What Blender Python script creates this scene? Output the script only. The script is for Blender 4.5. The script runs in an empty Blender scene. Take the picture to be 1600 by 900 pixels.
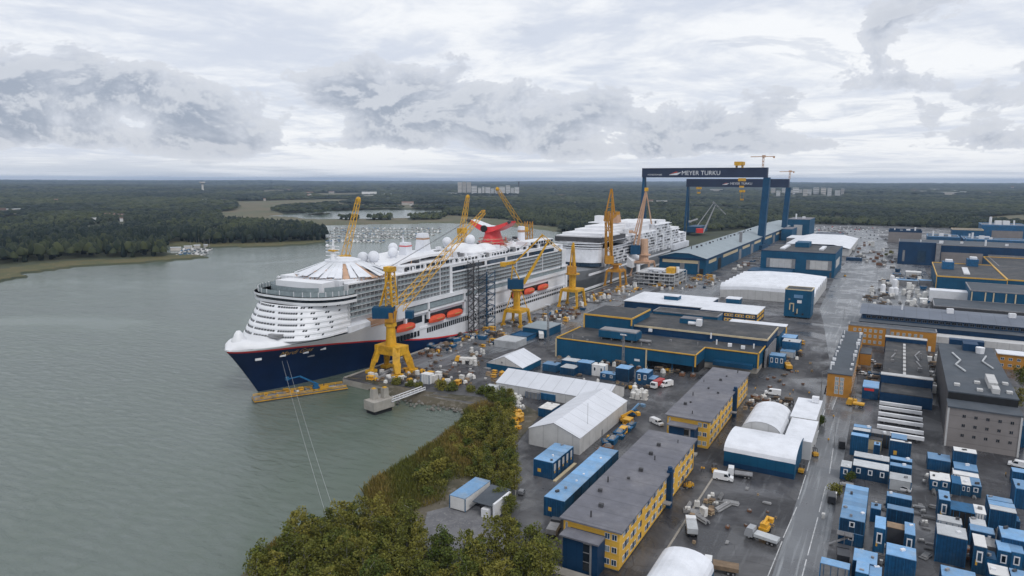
import bpy, bmesh, math, random
import numpy as np
from mathutils import Vector, Matrix, noise as mnoise
random.seed(7); rng = np.random.default_rng(11)
sc = bpy.context.scene
COL = sc.collection
R = math.radians
GZ = 2.5            # level of the yard above the water
# ---------------------------------------------------------------- camera
F, H, HZ, RO, YAW = 1067., 85., 281., 0.0025, R(29.5)
_th = math.atan((450-HZ)/F)
_Rz = Matrix.Rotation(YAW, 3, 'Z')
FW = _Rz @ Vector((0, math.cos(_th), -math.sin(_th)))
_up = _Rz @ Vector((0, math.sin(_th), math.cos(_th)))
_rt = _Rz @ Vector((1, 0, 0))
RT = _rt*math.cos(RO)+_up*math.sin(RO)
UP = _up*math.cos(RO)-_rt*math.sin(RO)
CAM = Vector((0, 0, H))
cd = bpy.data.cameras.new('camera'); co = bpy.data.objects.new('camera', cd); COL.objects.link(co)
cd.sensor_width = 36; cd.lens = 36*F/1600; cd.clip_start = 1; cd.clip_end = 60000
m = Matrix((RT, UP, -FW)).transposed().to_4x4(); m.translation = CAM
co.matrix_world = m
sc.camera = co
def ray(x, y): return RT*((x-800)/F)-UP*((y-450)/F)+FW
def at(x, y, z=GZ):
    d = ray(x, y); t = (z-H)/d.z
    return Vector((d.x*t, d.y*t, z))
def onX(x, y, X):
    d = ray(x, y); t = X/d.x
    return Vector((X, d.y*t, H+d.z*t))
def onY(x, y, Y):
    d = ray(x, y); t = Y/d.y
    return Vector((d.x*t, Y, H+d.z*t))
_fh = Vector((FW.x, FW.y)).normalized()
def fp(x, y, bx, by):
    "point of that sight line in the upright plane through (bx,by) that faces the viewer"
    d = ray(x, y); t = (bx*_fh.x+by*_fh.y)/(d.x*_fh.x+d.y*_fh.y)
    return Vector((d.x*t, d.y*t, H+d.z*t))
# ---------------------------------------------------------------- materials
MATS = {}
def M(name, col, rough=.65, var=.18, scale=.25, metal=0., spec=.5, pattern=None, period=1., jit=0., bump=0., space='W', col2=None, c2=.5):
    m = bpy.data.materials.new(name); m.use_nodes = True; MATS[name] = m
    nt = m.node_tree; N = nt.nodes; L = nt.links
    b = N['Principled BSDF']; b.inputs['Roughness'].default_value = rough; b.inputs['Metallic'].default_value = metal
    b.inputs['Specular IOR Level'].default_value = spec
    if space == 'W':
        g = N.new('ShaderNodeNewGeometry').outputs['Position']
    else:
        g = N.new('ShaderNodeTexCoord').outputs['Object']
    n1 = N.new('ShaderNodeTexNoise'); n1.inputs['Scale'].default_value = scale; n1.inputs['Detail'].default_value = 5; n1.inputs['Roughness'].default_value = .65
    L.new(g, n1.inputs['Vector'])
    mr = N.new('ShaderNodeMapRange'); mr.inputs['From Min'].default_value = .28; mr.inputs['From Max'].default_value = .72
    mr.inputs['To Min'].default_value = 1-var; mr.inputs['To Max'].default_value = 1+var
    L.new(n1.outputs['Fac'], mr.inputs['Value'])
    fac = mr.outputs['Result']
    def mul(a, bb):
        k = N.new('ShaderNodeMath'); k.operation = 'MULTIPLY'; L.new(a, k.inputs[0])
        if isinstance(bb, float): k.inputs[1].default_value = bb
        else: L.new(bb, k.inputs[1])
        return k.outputs[0]
    if pattern:
        sp = N.new('ShaderNodeSeparateXYZ'); L.new(g, sp.inputs[0])
        if pattern == 'seam_rib_shade':
            ad = N.new('ShaderNodeMath'); ad.operation = 'ADD'; L.new(sp.outputs[0], ad.inputs[0]); L.new(sp.outputs[1], ad.inputs[1]); s = ad.outputs[0]
        else:
            s = sp.outputs['XYZ'.index(pattern[-1])]
        dv = N.new('ShaderNodeMath'); dv.operation = 'DIVIDE'; L.new(s, dv.inputs[0]); dv.inputs[1].default_value = period
        fr = N.new('ShaderNodeMath'); fr.operation = 'FRACT'; L.new(dv.outputs[0], fr.inputs[0])
        lt = N.new('ShaderNodeMapRange'); L.new(fr.outputs[0], lt.inputs['Value']); lt.inputs['From Min'].default_value = 0.; lt.inputs['From Max'].default_value = .09 if period > 1 else .30
        lt.inputs['To Min'].default_value = .72 if period > 1 else .55; lt.inputs['To Max'].default_value = 1.  # short periods put the shade of corrugation grooves into the wall colour
        fac = mul(fac, lt.outputs['Result'])
    if jit:
        oi = N.new('ShaderNodeObjectInfo'); jr = N.new('ShaderNodeMapRange'); L.new(oi.outputs['Random'], jr.inputs['Value'])
        jr.inputs['To Min'].default_value = 1-jit; jr.inputs['To Max'].default_value = 1+jit
        fac = mul(fac, jr.outputs['Result'])
    mx = N.new('ShaderNodeMix'); mx.data_type = 'RGBA'; mx.blend_type = 'MULTIPLY'; mx.inputs['Factor'].default_value = 1
    cm = N.new('ShaderNodeCombineColor')
    for i in range(3): L.new(fac, cm.inputs[i])
    if col2:
        n2 = N.new('ShaderNodeTexNoise'); n2.inputs['Scale'].default_value = scale*.23; n2.inputs['Detail'].default_value = 6; n2.inputs['Roughness'].default_value = .7; L.new(g, n2.inputs['Vector'])
        m2 = N.new('ShaderNodeMapRange'); m2.inputs['From Min'].default_value = c2-.07; m2.inputs['From Max'].default_value = c2+.12; L.new(n2.outputs['Fac'], m2.inputs['Value'])
        cc = N.new('ShaderNodeMix'); cc.data_type = 'RGBA'; cc.inputs['A'].default_value = (*col, 1); cc.inputs['B'].default_value = (*col2, 1); L.new(m2.outputs['Result'], cc.inputs['Factor'])
        L.new(cc.outputs['Result'], mx.inputs['A'])
    else:
        mx.inputs['A'].default_value = (*col, 1)
    L.new(cm.outputs['Color'], mx.inputs['B']); L.new(mx.outputs['Result'], b.inputs['Base Color'])
    if bump:
        bp = N.new('ShaderNodeBump'); bp.inputs['Strength'].default_value = .6; bp.inputs['Distance'].default_value = bump
        L.new(n1.outputs['Fac'], bp.inputs['Height']); L.new(bp.outputs[0], b.inputs['Normal'])
    return m
M('blue_cladding', (.004, .074, .155), .55, .22, .12, pattern='seam_rib_shade', period=2.4, spec=.25)
M('dark_blue_cladding', (.005, .038, .098), .55, .22, .12, pattern='seam_rib_shade', period=2.4, spec=.25)
M('crane_blue', (.005, .056, .125), .55, .25, .15, spec=.25)
M('gantry_navy', (.006, .018, .055), .5, .2, .1)
M('yellow_trim', (.62, .36, .05), .5, .15, .4)
M('cream_trim', (.55, .46, .3), .6, .15, .4)
M('yellow_wall', (.74, .43, .060), .6, .10, .3, pattern='Z', period=1.5)
M('orange_wall', (.42, .19, .025), .7, .16, .3)
M('roof_black', (.026, .029, .034), .7, .5, .3, col2=(.075, .072, .070), c2=.52)
M('roof_grey', (.125, .127, .15), .65, .2, .35, col2=(.175, .173, .19), c2=.53, pattern='Y', period=6.1)
M('roof_slate', (.055, .068, .085), .75, .2, .2, col2=(.085, .095, .11), c2=.55)
M('roof_pale', (.27, .32, .35), .6, .14, .05, pattern='Y', period=12)
M('roof_longgrey', (.13, .15, .19), .65, .18, .08, pattern='X', period=6)
M('white_fabric', (.62, .64, .69), .55, .08, .12, pattern='Y', period=5.2)
M('white_fabric_x', (.58, .60, .65), .55, .08, .12, pattern='X', period=5.2)
M('tent_wall', (.50, .50, .50), .6, .12, .3, pattern='seam_rib_shade', period=5)
M('white_paint', (.72, .73, .76), .45, .10, .2)
M('white_roof', (.70, .72, .77), .55, .10, .25, col2=(.58, .60, .64), c2=.57)
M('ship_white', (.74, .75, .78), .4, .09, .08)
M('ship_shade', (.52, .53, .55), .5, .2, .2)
M('unfinished_steel', (.42, .43, .44), .65, .4, .06, col2=(.25, .25, .25), c2=.56)
M('hull_navy', (.002, .017, .066), .38, .3, .06, spec=.3)
M('hull_grey', (.20, .21, .225), .55, .22, .05, col2=(.13, .14, .15), c2=.55)
M('stripe_red', (.62, .03, .025), .45, .1)
M('funnel_red', (.60, .025, .03), .45, .15)
M('gold', (.50, .30, .08), .45, .1)
M('boat_orange', (.70, .09, .035), .5, .15, .5)
M('glass_dark', (.012, .018, .026), .12, .3, .3)
M('glass_blue', (.018, .045, .08), .12, .3, .3, jit=.8)
M('glass_rail', (.26, .31, .33), .2, .25, .6)
M('opening_black', (.008, .009, .011), .8, .2)
M('crane_yellow', (.62, .34, .016), .55, .3, .5, col2=(.36, .18, .02), c2=.58)
M('crane_yellow_deep', (.45, .21, .015), .55, .3, .35)
M('crane_beige', (.52, .33, .22), .6, .22, .2)
M('crane_grey', (.36, .36, .38), .6, .2, .2)
M('cabin_blue', (.010, .088, .20), .55, .3, .7, jit=.4, col2=(.03, .08, .13), c2=.57, space='O', pattern='seam_rib_shade', period=.55, spec=.3)
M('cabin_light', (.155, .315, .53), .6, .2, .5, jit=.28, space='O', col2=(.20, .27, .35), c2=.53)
M('cabin_dark', (.004, .052, .13), .55, .3, .7, jit=.4, col2=(.022, .05, .085), c2=.57, space='O', pattern='seam_rib_shade', period=.6, spec=.3)
M('cabin_grey', (.46, .48, .50), .6, .18, .5, jit=.12, space='O', col2=(.3, .31, .33), c2=.57)
M('cabin_white', (.66, .66, .66), .6, .12, .5, jit=.1, space='O')
M('tan_cover', (.40, .24, .15), .7, .15, .4, pattern='Y', period=2)
M('steel_dark', (.05, .05, .055), .6, .3, .3)
M('steel_mid', (.22, .22, .23), .55, .3, .3)
M('rust', (.16, .075, .04), .85, .35, .4)
M('concrete', (.33, .31, .28), .85, .22, .3, col2=(.24, .22, .19), c2=.55)
M('building_grey', (.23, .21, .205), .8, .14, .12, pattern='Z', period=4.2)
M('rubber', (.015, .015, .016), .8, .2)
M('car_white', (.72, .73, .75), .3, .08, .5, jit=.06, space='O')
M('car_dark', (.03, .032, .038), .3, .1, .5, jit=.4, space='O')
M('car_grey', (.27, .28, .30), .3, .1, .5, jit=.35, space='O')
M('car_red', (.45, .03, .03), .35, .1, .5, jit=.2, space='O')
M('machine_yellow', (.62, .33, .03), .5, .2, .6, jit=.2, space='O')
M('pile_white', (.62, .61, .59), .7, .25, .8, jit=.2, space='O')
M('pile_brown', (.20, .14, .09), .85, .3, .8, jit=.4, space='O')
M('pile_grey', (.20, .20, .205), .8, .3, .8, jit=.45, space='O')
M('person_cloth', (.05, .05, .06), .8, .2, 2, jit=.5, space='O')
M('skin', (.42, .26, .19), .6, .1, 2)
M('rock', (.17, .16, .145), .9, .35, .5, jit=.3, space='O')
M('bark', (.10, .085, .07), .9, .3, 1., space='O')
M('birch_bark', (.38, .37, .34), .8, .3, 1.5, space='O')
M('house_wall', (.46, .43, .40), .7, .1, .3, jit=.35, space='O')
M('house_white', (.62, .62, .62), .7, .1, .3, jit=.2, space='O')
M('house_roof', (.16, .10, .085), .8, .2, .3, jit=.5, space='O')
M('paint_line', (.52, .53, .54), .7, .35, .8, col2=(.2, .2, .2), c2=.56)
M('rope', (.34, .36, .37), .8, .1)
# ---------------------------------------------------------------- mesh builder
class MB:
    def __init__(s): s.v = []; s.f = []; s.m = []
    def face(s, pts, m=0):
        i = len(s.v); s.v += [tuple(p) for p in pts]; s.f.append(tuple(range(i, i+len(pts)))); s.m.append(m); return s
    def hexa(s, p, m=0, mt=None):
        i = len(s.v); s.v += [tuple(q) for q in p]
        for k, q in enumerate(((3, 2, 1, 0), (4, 5, 6, 7), (0, 1, 5, 4), (1, 2, 6, 5), (2, 3, 7, 6), (3, 0, 4, 7))):
            s.f.append(tuple(i+j for j in q)); s.m.append(mt if (mt is not None and k == 1) else m)
        return s
    def box(s, x0, x1, y0, y1, z0, z1, m=0, mt=None):
        return s.hexa([(x0, y0, z0), (x1, y0, z0), (x1, y1, z0), (x0, y1, z0), (x0, y0, z1), (x1, y0, z1), (x1, y1, z1), (x0, y1, z1)], m, mt)
    def obox(s, cx, cy, z0, lx, ly, h, rz=0, m=0, mt=None, tx=1., ty=1.):
        c, sn = math.cos(rz), math.sin(rz); P = []
        for z, ax, ay in ((z0, 1, 1), (z0+h, tx, ty)):
            for a, b in ((-1, -1), (1, -1), (1, 1), (-1, 1)):
                x, y = a*lx/2*ax, b*ly/2*ay
                P.append((cx+x*c-y*sn, cy+x*sn+y*c, z))
        return s.hexa(P, m, mt)
    def beam(s, p, q, w, h=None, m=0, w2=None):
        p, q = Vector(p), Vector(q); h = h or w; w2 = w2 or w; d = (q-p)
        if d.length < 1e-6: return s
        d.normalize(); a = Vector((0, 0, 1)) if abs(d.z) < .95 else Vector((0, 1, 0))
        x = d.cross(a).normalized(); y = x.cross(d).normalized(); P = []
        for c, k in ((p, 1.), (q, w2/w)):
            for i, j in ((-1, -1), (1, -1), (1, 1), (-1, 1)): P.append(c+x*(i*w/2*k)+y*(j*h/2*k))
        return s.hexa(P, m)
    def tube(s, p, q, r, r2=None, n=8, m=0, caps=True):
        p, q = Vector(p), Vector(q); r2 = r if r2 is None else r2; d = (q-p).normalized()
        a = Vector((0, 0, 1)) if abs(d.z) < .95 else Vector((0, 1, 0))
        x = d.cross(a).normalized(); y = x.cross(d).normalized(); i = len(s.v)
        for c, rr in ((p, r), (q, r2)):
            for k in range(n):
                t = 2*math.pi*k/n; s.v.append(tuple(c+x*(rr*math.cos(t))+y*(rr*math.sin(t))))
        for k in range(n):
            s.f.append((i+k, i+(k+1) % n, i+n+(k+1) % n, i+n+k)); s.m.append(m)
        if caps:
            s.f.append(tuple(i+k for k in range(n))[::-1]); s.m.append(m); s.f.append(tuple(i+n+k for k in range(n))); s.m.append(m)
        return s
    def lattice(s, p, q, w, t, n=None, m=0, w2=None, h=None):
        "square lattice girder of four chords and crossing braces"
        p, q = Vector(p), Vector(q); d = q-p; L = d.length; d.normalize(); n = n or max(3, int(L/(w*1.15))); w2 = w if w2 is None else w2
        a = Vector((0, 0, 1)) if abs(d.z) < .95 else Vector((0, 1, 0))
        x = d.cross(a).normalized(); y = x.cross(d).normalized(); hh = h or w
        def c(k, i):
            f = k/n; ww = w+(w2-w)*f; hk = hh*ww/w; i %= 4
            return p+d*(L*f)+x*((-1, 1, 1, -1)[i]*ww/2)+y*((-1, -1, 1, 1)[i]*hk/2)
        for i in range(4): s.beam(c(0, i), c(n, i), t, m=m)
        for k in range(n):
            for i in range(4):
                s.beam(c(k, i), c(k+1, i+1) if (k+i) % 2 else c(k+1, i-1), t*.6, m=m)
        return s
    def prism(s, pts, z0, z1, m=0, mt=None):
        i = len(s.v); n = len(pts)
        s.v += [(p[0], p[1], z0) for p in pts]+[(p[0], p[1], z1) for p in pts]
        for k in range(n): s.f.append((i+k, i+(k+1) % n, i+n+(k+1) % n, i+n+k)); s.m.append(m)
        s.f.append(tuple(i+k for k in range(n))[::-1]); s.m.append(m)
        s.f.append(tuple(i+n+k for k in range(n))); s.m.append(m if mt is None else mt); return s
    def loft(s, rings, m=0, close=False, cap=False):
        i = len(s.v); n = len(rings[0])
        for r in rings: s.v += [tuple(p) for p in r]
        for a in range(len(rings)-1):
            for k in range(n if close else n-1):
                s.f.append((i+a*n+k, i+a*n+(k+1) % n, i+(a+1)*n+(k+1) % n, i+(a+1)*n+k)); s.m.append(m)
        if cap:
            s.f.append(tuple(i+k for k in range(n))[::-1]); s.m.append(m)
            s.f.append(tuple(i+(len(rings)-1)*n+k for k in range(n))); s.m.append(m)
        return s
    def sph(s, c, r, n=10, m=0, rz=None, lo=-1.):
        rz = rz or r; K = max(4, n//2); rings = []
        for a in range(K+1):
            t = math.asin(lo)+(math.pi/2-math.asin(lo))*a/K
            rings.append([(c[0]+r*math.cos(t)*math.cos(2*math.pi*k/n), c[1]+r*math.cos(t)*math.sin(2*math.pi*k/n), c[2]+rz*math.sin(t)) for k in range(n)])
        return s.loft(rings, m, close=True)
    def mesh(s, name, mats, off=(0, 0, 0), smooth=False):
        me = bpy.data.meshes.new(name)
        ox, oy, oz = off
        me.from_pydata([(a-ox, b-oy, c-oz) for a, b, c in s.v], [], s.f)
        for k in mats: me.materials.append(MATS[k])
        if len(mats) > 1: me.polygons.foreach_set('material_index', s.m)
        if smooth: me.polygons.foreach_set('use_smooth', [True]*len(s.f))
        bm = bmesh.new(); bm.from_mesh(me); bmesh.ops.recalc_face_normals(bm, faces=bm.faces); bm.to_mesh(me); bm.free()
        return me
    def build(s, name, mats, parent=None, smooth=False, label=None):
        if isinstance(mats, str): mats = [mats]
        off = (0, 0, 0)
        if parent is not None:
            off = tuple(parent.location); pp = parent.parent
            while pp is not None: off = tuple(a+b for a, b in zip(off, pp.location)); pp = pp.parent
        o = bpy.data.objects.new(name, s.mesh(name, mats, off, smooth)); COL.objects.link(o)
        if parent is not None: o.parent = parent
        if label: o['label'] = label
        return o
def build_each(mb, name, mats, parent, most=100, label=None):
    "every separate piece becomes a part of its own; beyond the largest ones the rest is one part"
    n = len(mb.v); par = list(range(n))
    def find(a):
        while par[a] != a: par[a] = par[par[a]]; a = par[a]
        return a
    for f in mb.f:
        a = find(f[0])
        for q in f[1:]: par[find(q)] = a
    isl = {}
    for k, f in enumerate(mb.f): isl.setdefault(find(f[0]), []).append(k)
    def size(fs):
        p = [mb.v[i] for k in fs for i in mb.f[k]]; return math.dist([min(q[j] for q in p) for j in range(3)], [max(q[j] for q in p) for j in range(3)])
    L_ = sorted(isl.values(), key=size, reverse=True)
    sets = [[fs] for fs in L_[:most]]+([L_[most:]] if L_[most:] else [])
    for i, grp in enumerate(sets):
        c = MB(); mp_ = {}
        for fs in grp:
            for k in fs:
                for v_ in mb.f[k]:
                    if v_ not in mp_: mp_[v_] = len(c.v); c.v.append(mb.v[v_])
                c.f.append(tuple(mp_[v_] for v_ in mb.f[k])); c.m.append(mb.m[k])
        if isinstance(mats, str): mm = [mats]
        else:
            u = sorted(set(c.m)); mm = [mats[k] for k in u]; c.m = [u.index(k) for k in c.m]
        o = c.build(name, mm, parent, label=label)
        if i >= most: o['kind'] = 'stuff'
def tag(o, label=None, cat=None, group=None, kind=None):
    if label: o['label'] = label
    if cat: o['category'] = cat
    if group: o['group'] = group
    if kind: o['kind'] = kind
    return o
def thing(name, label, cat, loc=(0, 0, 0), group=None, rz=0.):
    o = bpy.data.objects.new(name, None); o.empty_display_size = .5; COL.objects.link(o)
    o.location = loc; o.rotation_euler = (0, 0, rz)
    return tag(o, label, cat, group)
def dup(root, loc, rz=0., label=None, group=None, scale=None):
    def cp(o, par):
        c = o.copy(); COL.objects.link(c)
        if par is not None: c.parent = par
        for ch in list(kids.get(o.name, ())): cp(ch, c)
        return c
    kids = {}
    def walk(o):
        kids[o.name] = list(o.children)
        for c in kids[o.name]: walk(c)
    walk(root)
    r = cp(root, None); r.location = loc; r.rotation_euler = (0, 0, rz)
    if scale: r.scale = scale if hasattr(scale, '__len__') else (scale,)*3
    if label: r['label'] = label
    if group: r['group'] = group
    return r
def struct(o): return tag(o, kind='structure')
ORD = ['first', 'second', 'third', 'fourth', 'fifth', 'sixth', 'seventh', 'eighth', 'ninth', 'tenth', 'eleventh', 'twelfth', 'thirteenth', 'fourteenth', 'fifteenth', 'sixteenth', 'seventeenth', 'eighteenth', 'nineteenth', 'twentieth', 'twenty-first', 'twenty-second', 'twenty-third', 'twenty-fourth', 'twenty-fifth', 'twenty-sixth', 'twenty-seventh', 'twenty-eighth', 'twenty-ninth', 'thirtieth']
# ---------------------------------------------------------------- daylight
SUN_EL, SUN_AZ = R(48), R(118)          # high soft sun behind thin cloud
w = bpy.data.worlds.new('World'); sc.world = w; w.use_nodes = True
nt = w.node_tree; N = nt.nodes; L = nt.links
bg = N['Background']; bg.inputs['Strength'].default_value = .1
sky = N.new('ShaderNodeTexSky'); sky.sky_type = 'NISHITA'; sky.sun_disc = False
sky.sun_elevation = SUN_EL; sky.sun_rotation = SUN_AZ; sky.air_density = 1.2; sky.dust_density = 1.5
tc = N.new('ShaderNodeTexCoord'); sp = N.new('ShaderNodeSeparateXYZ'); L.new(tc.outputs['Generated'], sp.inputs[0])
def math_(op, a, b=None, c=None):
    n = N.new('ShaderNodeMath'); n.operation = op
    for i, q in enumerate((a, b, c)):
        if q is None: continue
        if isinstance(q, (int, float)): n.inputs[i].default_value = q
        else: L.new(q, n.inputs[i])
    return n.outputs[0]
def mrange(v, a, b, c, d, smooth=True):
    n = N.new('ShaderNodeMapRange'); n.interpolation_type = 'SMOOTHSTEP' if smooth else 'LINEAR'; L.new(v, n.inputs['Value'])
    for k, q in zip(('From Min', 'From Max', 'To Min', 'To Max'), (a, b, c, d)): n.inputs[k].default_value = q
    return n.outputs['Result']
def comb(x, y, z):
    n = N.new('ShaderNodeCombineXYZ')
    for i, q in enumerate((x, y, z)):
        if isinstance(q, (int, float)): n.inputs[i].default_value = q
        else: L.new(q, n.inputs[i])
    return n.outputs[0]
def noise_(vec, scale, detail, rough, dist=0.):
    n = N.new('ShaderNodeTexNoise'); L.new(vec, n.inputs['Vector'])
    n.inputs['Scale'].default_value = scale; n.inputs['Detail'].default_value = detail; n.inputs['Roughness'].default_value = rough; n.inputs['Distortion'].default_value = dist
    return n.outputs['Fac']
def mixc(f, a, b):
    n = N.new('ShaderNodeMix'); n.data_type = 'RGBA'
    if isinstance(f, float): n.inputs['Factor'].default_value = f
    else: L.new(f, n.inputs['Factor'])
    for k, q in (('A', a), ('B', b)):
        if isinstance(q, tuple): n.inputs[k].default_value = (*q, 1)
        else: L.new(q, n.inputs[k])
    return n.outputs['Result']
X, Y, Z = sp.outputs
zz = math_('MAXIMUM', Z, 0.)
# high thin sheet of cloud, seen in perspective
den = math_('ADD', zz, .085)
hv = comb(math_('DIVIDE', X, den), math_('DIVIDE', Y, den), 3.7)
hn = noise_(hv, .55, 9, .60, .55)
hn2 = noise_(hv, 2.2, 9, .66, .4)
high = math_('ADD', math_('MULTIPLY', hn, .66), math_('MULTIPLY', hn2, .34))
highc = mixc(mrange(high, .40, .57, 0., 1.), (6.2, 6.65, 7.6), (8.7, 8.85, 9.1))
highc = mixc(math_('MULTIPLY', mrange(noise_(hv, 1.1, 10, .68, .8), .58, .66, 0., 1.), .5), highc, (5.5, 5.95, 6.9))
# low heaped clouds in a belt above the horizon
cv = comb(X, Y, math_('MULTIPLY', zz, 2.0))
big = noise_(cv, 3.4, 2, .5)
wv = comb(X, Y, math_('MULTIPLY', zz, 1.7))
puff = noise_(wv, 7.5, 14, .63, .25)
belt = math_('MULTIPLY', mrange(Z, .018, .05, 0., 1.), mrange(Z, .085, .21, 1., 0.))
dens = math_('ADD', math_('ADD', math_('MULTIPLY', big, .85), math_('MULTIPLY', puff, .80)), math_('MULTIPLY', belt, .23))
mask = mrange(dens, .990, 1.022, 0., 1.)
core = mrange(dens, .99, 1.17, 0., 1.)
up = comb(X, Y, math_('ADD', math_('MULTIPLY', zz, 1.7), .020))
puff_up = noise_(up, 7.5, 14, .63, .25)
edge = mrange(math_('SUBTRACT', puff, puff_up), -.03, .05, 0., 1.)
cumc = mixc(core, (6.3, 6.6, 7.3), (3.15, 3.6, 4.5))
cumc = mixc(math_('MULTIPLY', edge, .75), cumc, (6.4, 6.65, 7.2))
cl = mixc(math_('MULTIPLY', mask, .95), highc, cumc)
# bright strip and thin far layers low over the horizon
lay = noise_(comb(math_('MULTIPLY', X, 3.), math_('MULTIPLY', Y, 3.), math_('MULTIPLY', zz, 90.)), 1.6, 6, .6)
strip = mixc(mrange(lay, .42, .6, 0., 1.), (6.2, 6.6, 7.3), (8.3, 8.5, 8.9))
cl = mixc(mrange(Z, .008, .036, 1., 0.), cl, strip)
full = mixc(.95, sky.outputs[0], cl)
full = mixc(mrange(Z, -.02, .0, 1., 0.), full, (3.2, 3.5, 4.0))
L.new(full, bg.inputs['Color'])
sl = bpy.data.lights.new('sun', 'SUN'); sl.energy = 1.0; sl.angle = R(14); sl.color = (1., .97, .93)
so = bpy.data.objects.new('sun', sl); COL.objects.link(so); so.location = (0, 0, 400)
_sd = Vector((math.sin(SUN_AZ)*math.cos(SUN_EL), math.cos(SUN_AZ)*math.cos(SUN_EL), math.sin(SUN_EL)))
so.rotation_euler = _sd.to_track_quat('Z', 'Y').to_euler()
sc.view_settings.view_transform = 'Standard'; sc.view_settings.look = 'None'; sc.view_settings.gamma = 1; sc.view_settings.use_curve_mapping = False
sc.view_settings.exposure = .16
sc.cycles.use_denoising = True
sc.cycles.max_bounces = 6; sc.cycles.volume_bounces = 0; sc.cycles.transparent_max_bounces = 4
# ================================================================ SETTING
def nodes_mat(name):
    m = bpy.data.materials.new(name); m.use_nodes = True; MATS[name] = m
    nt = m.node_tree; return m, nt.nodes, nt.links, nt.nodes['Principled BSDF']
def use(nt_nodes, nt_links):
    global N, L
    N, L = nt_nodes, nt_links
# water: silt-green, glossy, wind-rippled
m, N, L, b = nodes_mat('sea_water')
g = N.new('ShaderNodeNewGeometry').outputs['Position']
mp = N.new('ShaderNodeMapping'); L.new(g, mp.inputs[0]); mp.inputs['Rotation'].default_value = (0, 0, R(-18)); mp.inputs['Scale'].default_value = (1, 2.4, 1)
a1 = noise_(mp.outputs[0], .17, 6, .62, .5); a2 = noise_(mp.outputs[0], .045, 3, .5, .5); a3 = noise_(g, .006, 5, .65, .8)
hgt_ = math_('ADD', math_('MULTIPLY', a1, .6), math_('MULTIPLY', a2, .8))
bp = N.new('ShaderNodeBump'); L.new(mrange(a3, .36, .62, .24, .85), bp.inputs['Strength']); bp.inputs['Distance'].default_value = 1.35; L.new(hgt_, bp.inputs['Height']); L.new(bp.outputs[0], b.inputs['Normal'])
L.new(mixc(mrange(a3, .4, .62, 0., 1.), (.088, .118, .092), (.126, .153, .138)), b.inputs['Base Color'])
b.inputs['Roughness'].default_value = .16; b.inputs['IOR'].default_value = 1.33; b.inputs['Specular IOR Level'].default_value = .5
# asphalt of the yard: worn, patched, wet-stained
m, N, L, b = nodes_mat('asphalt')
g = N.new('ShaderNodeNewGeometry').outputs['Position']
mp = N.new('ShaderNodeMapping'); L.new(g, mp.inputs[0]); mp.inputs['Scale'].default_value = (1, .12, 1)
f1 = noise_(g, .045, 6, .65, .5); f2 = noise_(mp.outputs[0], .55, 6, .7, .3); f3 = noise_(g, 1.3, 5, .7)
c = mixc(mrange(f1, .42, .64, 0., 1.), (.036, .036, .041), (.105, .105, .112))
c = mixc(math_('MULTIPLY', mrange(f2, .52, .72, 0., 1.), .6), c, (.17, .175, .185))
c = mixc(math_('MULTIPLY', mrange(f3, .55, .75, 0., 1.), .35), c, (.018, .018, .02))
vo = N.new('ShaderNodeTexVoronoi'); vo.distance = 'CHEBYCHEV'; vo.inputs['Scale'].default_value = .055; L.new(g, vo.inputs['Vector']); sx_ = N.new('ShaderNodeSeparateColor'); L.new(vo.outputs['Color'], sx_.inputs[0])
c = mixc(math_('MULTIPLY', mrange(sx_.outputs[0], .55, .6, 0., 1.), .38), c, (.028, .028, .031)); c = mixc(math_('MULTIPLY', mrange(sx_.outputs[1], .72, .76, 0., 1.), .3), c, (.13, .13, .132))
cr_ = N.new('ShaderNodeTexVoronoi'); cr_.feature = 'DISTANCE_TO_EDGE'; cr_.inputs['Scale'].default_value = .09; L.new(g, cr_.inputs['Vector']); c = mixc(math_('MULTIPLY', mrange(cr_.outputs['Distance'], .0, .012, 1., 0.), .5), c, (.015, .015, .016))
L.new(c, b.inputs['Base Color']); L.new(mrange(noise_(g, .03, 6, .65, .7), .42, .58, .24, .75), b.inputs['Roughness'])
m, N, L, b = nodes_mat('road_asphalt')
g = N.new('ShaderNodeNewGeometry').outputs['Position']
mp = N.new('ShaderNodeMapping'); L.new(g, mp.inputs[0]); mp.inputs['Scale'].default_value = (1, .035, 1)
f1 = noise_(g, .06, 6, .65, .6); f2 = noise_(mp.outputs[0], .75, 5, .65, .25); f3 = noise_(g, 1.5, 4, .7)
c = mixc(mrange(f1, .4, .66, 0., 1.), (.10, .105, .115), (.17, .18, .195))  # lighter grey puts wet sheen into the colour; streaks also follow tyre tracks
c = mixc(math_('MULTIPLY', mrange(f2, .50, .70, 0., 1.), .8), c, (.29, .305, .32))
c = mixc(math_('MULTIPLY', mrange(f3, .55, .75, 0., 1.), .3), c, (.04, .04, .045))
L.new(c, b.inputs['Base Color']); L.new(mrange(f1, .4, .6, .2, .6), b.inputs['Roughness'])
def ground_mat(name, ca, cb, cc, sc_=.05):
    global N, L
    m, N, L, b = nodes_mat(name)
    g = N.new('ShaderNodeNewGeometry').outputs['Position']
    c = mixc(mrange(noise_(g, sc_, 6, .65, .4), .4, .6, 0., 1.), ca, cb)
    c = mixc(mrange(noise_(g, sc_*9, 5, .65), .5, .7, 0., 1.), c, cc)
    L.new(c, b.inputs['Base Color']); b.inputs['Roughness'].default_value = .9
ground_mat('bank_soil', (.040, .038, .020), (.10, .085, .06), (.16, .145, .12))
ground_mat('gravel_grey', (.12, .12, .13), (.16, .16, .17), (.21, .21, .21), .2)
ground_mat('land', (.030, .040, .018), (.045, .052, .022), (.06, .06, .03), .004)
ground_mat('meadow', (.12, .10, .055), (.075, .085, .038), (.14, .115, .07), .008)
ground_mat('reed_land', (.085, .075, .022), (.06, .066, .018), (.13, .10, .04), .03)
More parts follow.
